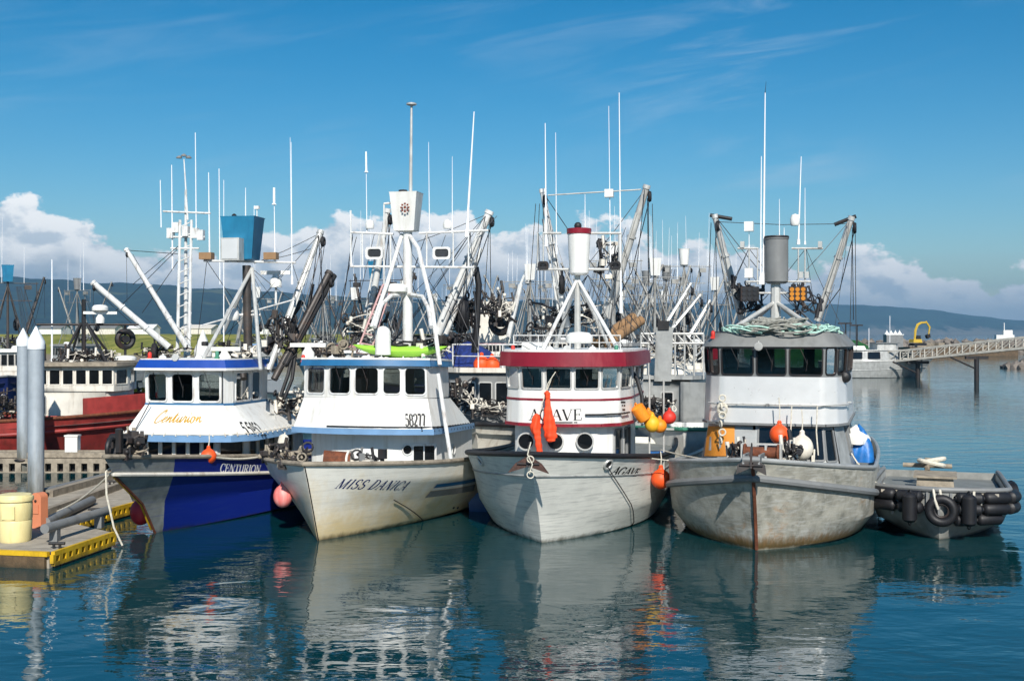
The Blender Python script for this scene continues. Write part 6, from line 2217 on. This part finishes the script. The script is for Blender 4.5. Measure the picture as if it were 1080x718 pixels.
Tw.walls(b6, 'white_old', 'wheelhouse', {i: ([(.03 + .165 * k_, .03 + .165 * k_ + .13, .28, .85) for k_ in range(6)] if i in (0, 4) else [(.15, .85, .28, .85)]) for i in (0, 1, 2, 3, 4)}, 'white_old', 'dark_glass', .02)
roof_slab(b6, Tw, .25, 3.42, 3.56, 'old_wood', 'roof')
mb = MB()
for x0, y0, x1, y1 in ((-.7, 1.7, 0, 2.6), (.7, 1.7, 0, 2.6), (-.7, 3.4, 0, 2.8), (.7, 3.4, 0, 2.8)):
    mb.tube((x0, y0, 3.5), (x1, y1, 5.0), .05)
mb.tube((0, 2.7, 3.5), (0, 2.7, 5.9), .08); mb.tube((0, .7, 4.95), (0, 4.4, 4.95), .045)
mb.build('mast', 'dark', b6.o)
o_ = V((0, 2.1, 5.0))
radar(b6, o_, 1.2, PI / 2 + .2)
dome(b6, (0, 2.1, 5.45), .3, .26)
clutter(b6, (0, 2.6, 3.5), (2.0, 3.0, .7), 26, 91, ('dark', 'dark_boom', 'white_old'))
clutter(b6, (1.2, 6.6, 1.2), (1.6, 4.0, 1.8), 50, 92, ('dark', 'dark_boom', 'white_old'))
clutter(b6, (1.7, 1.3, 2.0), (.8, 1.6, .6), 14, 93, ('green_text', 'dark_boom', 'yellow'))
for k_, (y, h) in enumerate(((4.6, 3.0), (5.0, 2.6), (6.4, 2.2))):
    mb = MB(); mb.tube((1.9, y, 1.2), (1.9, y, 1.2 + h), .05); mb.build('stanchion', 'dark', b6.o)
power_block(b6, (.6, 1.3, 4.4), .3, (1, .6, 0))
mb = MB(); mb.tube((.6, 1.3, 3.5), (.6, 1.3, 5.0), .05); mb.build('davit', 'dark', b6.o)
dome(b6, (.6, 1.3, 3.56), .42, .22, 'white', 'liferaft_canister')
mb = MB(); mb.tube((.2, 3.9, 3.5), (.2, 3.9, 7.4), .04, .02); mb.build('antenna', 'antenna', b6.o)
for i in range(5):
    mb = MB(); mb.box((1.515, 3.9, 1.5 + i * .24), (.03, .1, .15)); mb.build('painted_mark', 'dark', b6.o)
railing(b6, [(2.0, 3.0, 1.35), (2.0, 2.3, 1.35), (2.0, 1.6, 1.6)], 1.0, 'white_pole', .03)

# ---- boat with tall lattice mast and two white booms
c = at(204, HY, 54)
b7 = Far('fishing_boat', 'boat with tall white lattice mast and two long white booms angled to the left', 'fishing boat', 'fishing boats moored further back in the harbour')
b7.o.location = (c.x, c.y, 0)
b7.o.rotation_euler = (0, 0, R(-8))
far_hull(b7, 'white_old', 13, 2.3, 2.1, 1.4)
far_house(b7, 3.4, 7.4, 1.5, 1.0, 3.5, 2.3, 'white', 'white_old')


def L7(px, py, l):
    b = Boat.__new__(Boat)
    b.x, b.y, b.th = c.x, c.y, R(8)
    return b.q(px, py, l)


mb = MB()
ml = 4.5
for x in (189, 201):
    mb.tube(L7(x - 2, 378, ml), L7(x + 1, 232, ml), .09, .07)
mb.tube(L7(196, 378, ml + .8), L7(196, 200, ml), .12, .06)
for y in range(240, 376, 12):
    mb.tube(L7(188, y, ml), L7(202, y - 6, ml), .03)
mb.tube(L7(198, 232, ml), L7(194, 168, ml), .05, .03)
mb.build('mast', 'white_pole', b7.o)
mb = MB()
for a, b_ in (((172, 223), (222, 225)), ((176, 250), (216, 250)), ((180, 262), (210, 262))):
    mb.tube(L7(*a, ml), L7(*b_, ml), .05)
for x, y in ((180, 246), (186, 240), (206, 246), (212, 248), (196, 244)):
    mb.box(L7(x, y, ml), (.3, .3, .5))
mb.build('crosstree', 'white_pole', b7.o)
mb = MB()
for dx_ in (-5, 0, 5):
    mb.lathe([(.05, .12), (.13, .06), (.16, 0), (.001, .0)], L7(194 + dx_, 167 - (0 if dx_ else 2), ml), 10)
mb.build('masthead_lamp', 'grey_paint', b7.o)
for x, y0, y1 in ((169, 190, 240), (181, 174, 285), (206, 140, 250), (220, 182, 270), (231, 178, 300)):
    mb = MB(); mb.tube(L7(x + 1, y1, ml), L7(x, y0, ml), .045 if x in (181, 220) else .03, .02, 6); mb.build('antenna', 'antenna', b7.o)
boom(b7, L7(197, 366, 4), L7(133, 263, 3.2), .17, .13, 'white_pole')
boom(b7, L7(178, 366, 2.6), L7(98, 298, 1.2), .2, .16, 'white_pole')
for a, b_ in (((134, 264), (190, 268)), ((140, 300), (190, 258)), ((120, 330), (188, 262)), ((150, 330), (188, 275)), ((175, 330), (140, 268))):
    MB().pipe([L7(*a, 3.6), L7(*b_, ml)], .016, 4).build('rigging_wire', 'wire_dark', b7.o)
mb = MB(); mb.lathe([(.4, 0), (.42, .3), (.02, 1.3)], L7(214, 376, 3.0), 12); mb.build('white_cone_cover', 'white', b7.o)
power_block(b7, L7(163, 372, 2.4), .35)
clutter(b7, L7(180, 378, 3), (3.4, 1.5, .9), 20, 95, ('dark', 'white_old', 'dark_boom'))

# ---- far aluminium cruiser on the right
c = at(985, HY, 126)
b8 = Far('motor_boat', 'bright aluminium cruiser lying broadside beyond the open water at right', 'motor boat')
b8.o.location = (c.x, c.y, 0)
b8.o.rotation_euler = (0, 0, R(94))
h8 = Hull(12, [dict(o=2.4, z0=-.6, z1=-.6, B=.02, te=.5, p=2), dict(o=1.8, z0=0, z1=.05, B=1.6, te=.5, p=2), dict(o=.8, z0=1.1, z1=.8, B=1.8, te=.4, p=2.2), dict(o=0, z0=2.1, z1=1.7, B=1.9, te=.36, p=2.3)])
h8.shell(b8, 'alu', n=20, sub=3)
h8.rail(b8, 3, .05, 'alu_pole', 'cap_rail'); h8.rail(b8, 2, .04, 'alu', 'rub_rail'); h8.deck(b8, 'deck_grey', 3, -.1)
pl = [(-1.4, 11), (-1.4, 4.4), (-.8, 3.6), (.8, 3.6), (1.4, 4.4), (1.4, 11)]
T8 = Tier(pl, 1.6, 2.85, offset(pl, -.25))
T8.walls(b8, 'alu', 'cabin', {4: [(.06, .26, .3, .85), (.32, .52, .3, .85), (.58, .78, .3, .85)], 0: [(.2, .4, .3, .85), (.5, .7, .3, .85)], 2: [(.05, .45, .3, .85), (.55, .95, .3, .85)], 3: [(.1, .9, .3, .85)], 1: [(.1, .9, .3, .85)]}, 'dark', 'dark_glass', .08, .05)
roof_slab(b8, T8, .12, 2.85, 2.95, 'alu_pole', 'roof')
pl = [(-1.1, 6.6), (-1.1, 4.6), (-.6, 4.2), (.6, 4.2), (1.1, 4.6), (1.1, 6.6)]
T8 = Tier(pl, 2.95, 3.6)
T8.walls(b8, 'alu_pole', 'flybridge', {4: [(.1, .45, .35, .9), (.55, .9, .35, .9)], 2: [(.1, .9, .35, .9)], 3: [(.1, .9, .35, .9)]}, 'dark', 'dark_glass', .05)
roof_slab(b8, T8, .2, 3.6, 3.68, 'grey_paint', 'flybridge_roof')
mb = MB(); mb.box((0, 8.4, 3.12), (1.3, 1.6, .4), top=.8); mb.build('canister', 'white', b8.o)
railing(b8, [h8.pt(1, t_, 3) for t_ in (0.0, .06, .14, .24, .34)], .6, 'alu_pole', .03)
for s_ in ((0.2, 7.0, 5.2), (-.5, 5.0, 6.5)):
    mb = MB(); mb.tube((s_[0], s_[1], 3.1), s_, .03); mb.build('antenna', 'antenna', b8.o)

# ------------------------------------------------------------------ things that hang from or lie on the boats
# Agave: orange suits, anchor, buoys
def bag(name, m, top_, length, prof, label, cat, seed, group=None):
    rnd = random.Random(seed)
    mb = MB()
    rings = []
    n = 22
    fine = []
    for (p_, q_) in zip(prof[:-1], prof[1:]):
        for s_ in range(3):
            fine.append(tuple(p_[z_] + (q_[z_] - p_[z_]) * s_ / 3 for z_ in range(4)))
    fine.append(prof[-1])
    ph = rnd.uniform(0, 6)
    for i, (f, wx, wy, ox) in enumerate(fine):
        fold = 1 + .10 * math.sin(i * 1.9 + ph)
        wx, wy = wx * .80 * fold * (1 + .05 * rnd.random()), wy * fold
        rings.append([V(top_) + V((ox + wx * (1 + .16 * math.sin(4 * 2 * PI * k_ / n + i * .35 + ph) + rnd.uniform(-.05, .05)) * math.cos(2 * PI * k_ / n), wy * (1 + .16 * math.sin(4 * 2 * PI * k_ / n + i * .35 + ph)) * math.sin(2 * PI * k_ / n), -length * f)) for k_ in range(n)])
    mb.loft(rings)
    return single(mb, name, m, label, cat, group, 70)


bag('survival_suit', 'suit', B3.w(577, 412, 3.2), 1.22, [(0, .02, .02, 0), (.03, .07, .06, 0), (.12, .08, .07, .01), (.16, .06, .06, .01), (.3, .10, .08, .02), (.45, .12, .09, .03), (.6, .15, .10, .05), (.75, .17, .10, .07), (.9, .16, .1, .09), (.97, .12, .08, .08), (1, .03, .03, .06)],
    'longer orange survival suit hanging rolled on the AGAVE front', 'survival suit', 1)
bag('survival_suit', 'suit', B3.w(566, 436, 3.2), .98, [(0, .02, .02, 0), (.04, .08, .06, 0), (.2, .12, .09, -.02), (.38, .14, .1, -.03), (.5, .11, .09, .0), (.62, .10, .08, .03), (.78, .09, .07, .05), (.92, .08, .06, .07), (1, .02, .02, .08)],
    'shorter bunched orange survival suit hanging left of the long one on AGAVE', 'survival suit', 2)
r_ = MB(); r_.pipe([B3.w(586, 392, 3.3), B3.w(578, 404, 3.25), B3.w(576, 412, 3.2)], .012, 5); r_.pipe([B3.w(582, 398, 3.3), B3.w(572, 425, 3.2), B3.w(569, 437, 3.2)], .012, 5); single(r_, 'rope', 'rope', 'thin cord holding the orange survival suits', 'rope')


def anchor(name, m, base, heading, sc_, label, spread=.5, down=.35):
    t = thing(name, label, 'anchor', base, heading)
    mb = MB(); mb.bar((0, -.02, .28 * sc_), (0, -.12, -.5 * sc_), .08 * sc_, .12 * sc_); mb.torus((0, 0, .34 * sc_), .07 * sc_, .025 * sc_, (1, 0, 0), 12, 6); mb.build('shank', 'dark', t)
    mb = MB(); mb.tube((-.42 * sc_, -.12, -.38 * sc_), (.42 * sc_, -.12, -.38 * sc_), .045 * sc_); mb.build('crown_bar', 'dark', t)
    for s_ in (-1, 1):
        mb = MB()
        a, b_, c_, d_ = V((s_ * .06, -.16, -.12)) * sc_, V((s_ * .5, -.2, -.28 - down * .3)) * sc_, V((s_ * spread * 1.1, -.24, -.72)) * sc_, V((s_ * .08, -.2, -.5)) * sc_
        e = V((0, .07, .02)) * sc_
        mb.loft([[a, b_, c_, d_], [a + e, b_ + e, c_ + e, d_ + e]])
        mb.build('fluke', m, t)
    return t


t3 = anchor('anchor', 'anchor_brown', B3.W(tuple(H3.pt(1, 0, 4) + V((0, -.08, .05)))), -B3.th, .56, 'rusty brown two fluked anchor hanging on the AGAVE stem', .7)
r_ = MB(); c = V(t3.location); r_.pipe([c + V((.03, -.2, .25)), c + V((-.04, -.26, .0)), c + V((.06, -.28, -.2)), c + V((.0, -.26, -.4))], .014, 6); r_.torus(c + V((.02, -.26, -.1)), .07, .014, (0.3, 1, .3)); r_.torus(c + V((.02, -.27, -.42)), .07, .013, (0, 1, .1))
single(r_, 'rope', 'rope', 'pale rope wound round the AGAVE anchor', 'rope')
anchor('anchor', 'dark_boom', B4.W((0, -.16, 2.12)), -B4.th, .56, 'dark plough anchor stowed on the bare metal boat stem', .5)
sausage('buoy', 'amber', B3.w(671, 428, 5.0), B3.w(681, 443, 5.1), .17, 'long amber float at the upper left of the cluster right of AGAVE', 'buoy', 'cluster of bright floats')
buoy('buoy', 'yellow_buoy', B3.w(688, 447, 5.2), .19, 'yellow float low in the middle of the cluster right of AGAVE', group='cluster of bright floats', sz=1.1)
buoy('buoy', 'amber', B3.w(696, 449, 5.3), .175, 'amber float between the yellow and the red ones right of AGAVE', group='cluster of bright floats')
buoy('buoy', 'amber', B3.w(684, 440, 5.4), .17, 'amber float tucked behind the yellow one right of AGAVE', group='cluster of bright floats')
buoy('buoy', 'red_buoy', B3.w(706, 440, 5.4), .17, 'red float at the right of the cluster right of AGAVE', group='cluster of bright floats')
mb = MB(); mb.box(B3.w(692, 452, 5.5), (.9, .05, .05), -B3.th); mb.tube(B3.w(685, 500, 5.5), B3.w(685, 395, 5.5), .025); mb.tube(B3.w(700, 500, 5.5), B3.w(700, 400, 5.5), .025)
o = mb.build('float_rack', 'alu_pole', None); tag(o, 'thin metal rack holding the bright floats right of AGAVE', 'rack')
buoy('buoy', 'orange', B3.w(697, 505, 3.9), .235, 'large orange ball fender squeezed between AGAVE and the bare metal boat', 'fender', rope=.35)
mb = MB(); c = B3.w(692, 484, 6); mb.box(c, (.34, .3, .4)); single(mb, 'crate', 'blue_buoy', 'small blue tub on the AGAVE side deck', 'tub')
# steel boat
buoy('buoy', 'orange', B4.w(822, 458, 2.75), .225, 'orange ball buoy hanging in front of the bare metal boat', rope=.55)
buoy('buoy', 'white_buoy', B4.w(846, 472, 2.7), .25, 'white egg shaped buoy with dark patches hanging beside the orange one', sz=1.15, rope=.5)
r_ = MB(); c = B4.w(846, 486, 2.5)
r_.pipe([c + V((-.2, 0, .1)), c + V((-.1, -.1, -.2)), c + V((.1, -.12, -.26)), c + V((.26, 0, -.05)), c + V((.3, .1, .25))], .022, 6)
r_.pipe([c + V((-.1, -.02, .02)), c + V((.0, -.12, -.22)), c + V((.2, -.1, -.14)), c + V((.24, .05, .12))], .02, 6)
single(r_, 'rope', 'rope', 'looped rope under the white egg shaped buoy', 'rope')
r_ = MB()
c = B4.w(760.5, 425, 3.1)
for i in range(6):
    r_.torus(c + V((.02 * (-1) ** i, -.05, .12 - .2 * i)), .075, .02, (1 if i % 2 else .2, .2 if i % 2 else 1, .1), 12, 6)
for i in range(3):
    r_.torus(c + V((.02, -.06, -.1 - .03 * i)), .11, .016, (.3, 1, .2 * i), 14, 6)
single(r_, 'chain', 'rope', 'hanging chain and rope hank over the orange plywood panel', 'chain')
for dx_, lb in ((862, 'pale rope hanging from the right grab rail'), (835, 'pale cords hanging between the two buoys')):
    r_ = MB(); r_.pipe([B4.w(dx_, 428, 2.9), B4.w(dx_ - 1, 455, 2.85), B4.w(dx_ + 1, 480, 2.7)], .015, 5); single(r_, 'rope', 'rope', lb, 'rope')


def rope_pile(name, m, bt, x0, x1, y0, y1, z, n, seed, label, hgt=.3):
    rnd = random.Random(seed)
    mb = MB()
    for i in range(n):
        cx, cy = rnd.uniform(x0, x1), rnd.uniform(y0, y1)
        edge = min(1, min(cx - x0, x1 - cx) / .35)
        pts = []
        a0 = rnd.uniform(0, 6.3)
        rx, ry = rnd.uniform(.25, .6), rnd.uniform(.12, .35)
        zz = z + rnd.uniform(.02, hgt) * (.4 + .6 * edge)
        for k_ in range(14):
            a = a0 + k_ * .45
            pts.append(bt.W((cx + rx * math.cos(a) + rnd.uniform(-.02, .02), cy + ry * math.sin(a), zz + .06 * math.sin(a * 2 + i))))
        mb.pipe(pts, .023, 5)
    return single(mb, name, m, label, 'rope')


rope_pile('rope_heap', 'teal_rope', B4, -.95, 1.25, 3.45, 4.5, 4.64, 64, 3, 'pale teal rope spread along the bare metal boat roof', .13)
rope_pile('rope_heap', 'grey_rope', B4, -.3, .55, 3.4, 4.0, 4.66, 46, 4, 'grey rope heaped in the middle of the bare metal boat roof', .30)
mb = MB(); rnd = random.Random(4)
heap('tarpaulin_bundle', 'tarp', B4.w(906, 486, 6.6), (.34, .42, .85), 'blue tarpaulin bundle at the right side of the bare metal boat', 'tarpaulin', 7)
heap('sack', 'white', B4.w(903, 463, 6.6) - V((0, 0, .1)), (.34, .4, .42), 'white sack on top of the blue tarpaulin bundle', 'sack', 8)
# Miss Danica / Centurion
buoy('fender', 'pink_buoy', B2.W(tuple(H2.at(-1, 1.6, .95, .16))), .22, 'faded pink ball fender between CENTURION and MISS DANICA', 'fender', sz=1.2, rope=.4)
buoy('fender', 'red_fender', B1.W(tuple(H1.at(-1, 2.9, .45, .2))), .25, 'red ball fender between the CENTURION stem and the dock', 'fender', sz=1.25, rope=.4)
sausage('fender', 'white_buoy', B2.w(294, 484, 2.6), B2.w(300, 459, 2.6), .12, 'white cylinder fender standing on the MISS DANICA rail, left side', 'fender')
buoy('buoy', 'orange', B1.w(220, 481, 3.4), .19, 'orange float hanging on the CENTURION house above the bow name', 'buoy', sz=.95, rope=.3)
h_ = hull_hit(B2, H2, 1, 502, 524)
c = B2.W(tuple(H2.at(1, min(h_[0], 8), h_[1], .2)))
mb = MB(); mb.loft([[c + V((x * .32, y * .2, z)) for x, y in ((-1, -1), (1, -1), (1, 1), (-1, 1))] for z in (-.32,)] + [[c + V((x * .36, y * .22, z)) for x, y in ((-1, -1), (1, -1), (1, 1), (-1, 1))] for z in (.1,)] + [[c + V((x * .05, y * .05, .55)) for x, y in ((-1, -1), (1, -1), (1, 1), (-1, 1))]])
single(mb, 'fender', 'blue_buoy', 'blue wedge shaped fender on the MISS DANICA side against AGAVE', 'fender')
# kayak on the white boat's roof
a, b_ = B2.w(372, 369, 5.0), B2.w(472, 371, 5.4)
mb = MB()
rings = []
for i in range(21):
    f = i / 20
    p = a + (b_ - a) * f
    w_ = max(.015, math.sin(PI * f) ** .6)
    d_ = (b_ - a).normalized()
    s_ = V((0, 0, 1)).cross(d_)
    lift = .14 * abs(2 * f - 1) ** 3
    rings.append([p + s_ * (.34 * w_ * math.cos(t_)) + V((0, 0, .17 * w_ * math.sin(t_) * (1 if math.sin(t_) < 0 else .8) + lift)) for t_ in [2 * PI * k_ / 12 for k_ in range(12)]])
kt = thing('kayak', 'lime green kayak lashed on the MISS DANICA roof', 'kayak', a)
mb.loft(rings)
for i, p in enumerate(mb.v):
    mb.v[i] = p - a
mb.build('hull', 'lime', kt)
p = (a + b_) / 2 - a
mb = MB(); mb.torus(p + V((0, 0, .15)), .2, .03, (0, 0, 1)); mb.build('cockpit_rim', 'dark', kt)

# skiff fenders
for k_, (x, ln) in enumerate(((-.62, .62), (.62, .66))):
    p = V((x, H5.pt(1, .012, 3.5).y - .18, .72))
    sausage('fender', 'rubber', B5.W(p - V((0, 0, ln / 2))), B5.W(p + V((0, -.03, ln / 2))), .16, ('upright black fender left of the bow tyre', 'upright black fender right of the bow tyre')[k_] + ' of the skiff', 'fender', 'black fenders on the skiff')
for s_ in (-1, 1):
    for lv, z_ in enumerate((.95, .70, .46)):
        for n_, (ta, tb_) in enumerate(((.012, .045), (.05, .115), (.12, .19), (.2, .28))):
            if lv == 2 and (n_ > 1 or s_ < 0):
                continue
            wv = 3 + (z_ - .60) / .48 if z_ > .6 else 2 + (z_ - .29) / .31
            p, q = H5.pt(s_, ta, wv), H5.pt(s_, tb_, wv)
            o_ = V((s_ * .12, -.12 if n_ < 1 else -.04, 0))
            sausage('fender', 'rubber', B5.W(p + o_), B5.W(q + o_), .135, 'black sausage fender lashed round the ' + ('left' if s_ < 0 else 'right') + ' bow corner of the skiff', 'fender',
                    'black fenders round the ' + ('left' if s_ < 0 else 'right') + ' skiff corner')
for k_, (s_, l_, z_) in enumerate(((-1, 2.3, .95), (-1, 2.9, .9), (1, 2.3, .98), (1, 2.9, .95))):
    p = H5.at(s_, l_, z_ - .18, .12)
    t = thing('tyre', ('nearer', 'farther')[k_ % 2] + ' black tyre on the ' + ('left' if s_ < 0 else 'right') + ' side of the skiff', 'tyre', B5.W(tuple(p)), -B5.th, 'black tyres on the skiff sides')
    mb = MB(); mb.torus((0, 0, 0), .2, .1, (1, .25 * s_, 0), 20, 8); mb.build('tread', 'rubber', t)

# mooring lines
def line(p, q, sag, label, r=.016, m='rope', n=10):
    p, q = V(p), V(q)
    mb = MB(); mb.pipe([p + (q - p) * (i / n) - V((0, 0, sag * 4 * (i / n) * (1 - i / n))) for i in range(n + 1)], r, 6)
    return single(mb, 'mooring_line', m, label, 'rope')


bt = B1.W(tuple(H1.pt(-1, .01, 3.2)))
line(bt, ground(57, 540, ZD), .12, 'pale mooring line from the CENTURION stem to the dock', .02)
lp = MB(); lp.pipe([bt + V((0, -.05, .1)), bt + V((-.12, -.1, .0)), bt + V((-.1, -.12, -.5)), bt + V((.05, -.1, -1.2)), bt + V((.2, 0, -1.6))], .022, 6); single(lp, 'rope', 'rope', 'slack rope tail dangling from the CENTURION stem', 'rope')
line(B3.W((2.2, 6.2, 1.62)), B4.w(758, 486, 1.9), .03, 'pale mooring line from AGAVE to the bare metal boat rail', .02)
line(B3.W((2.0, 3.4, 1.72)), B4.w(752, 488, 2.2), .03, 'second pale mooring line just below the first between AGAVE and the metal boat', .014)
line(B4.w(756, 488, 1.8), B4.w(728, 508, 2.6) + V((0, -.1, 0)), .02, 'dark line slanting down the metal boat bow bulwark', .012, 'black_rope')
line(B4.w(898, 478, 4.5), B5.W((-1.3, .6, 1.1)), .10, 'upper mooring line from the bare metal boat to the skiff', .018)
line(B4.w(905, 488, 4.0), B5.W((-1.2, .9, 1.1)), .16, 'lower mooring line from the bare metal boat to the skiff', .016)
line(B1.W(tuple(H1.at(1, 3.4, 1.75, .03))), B1.W(tuple(H1.at(1, 5.2, 1.95, .05))), .05, 'white bow line lying over the CENTURION name', .03)
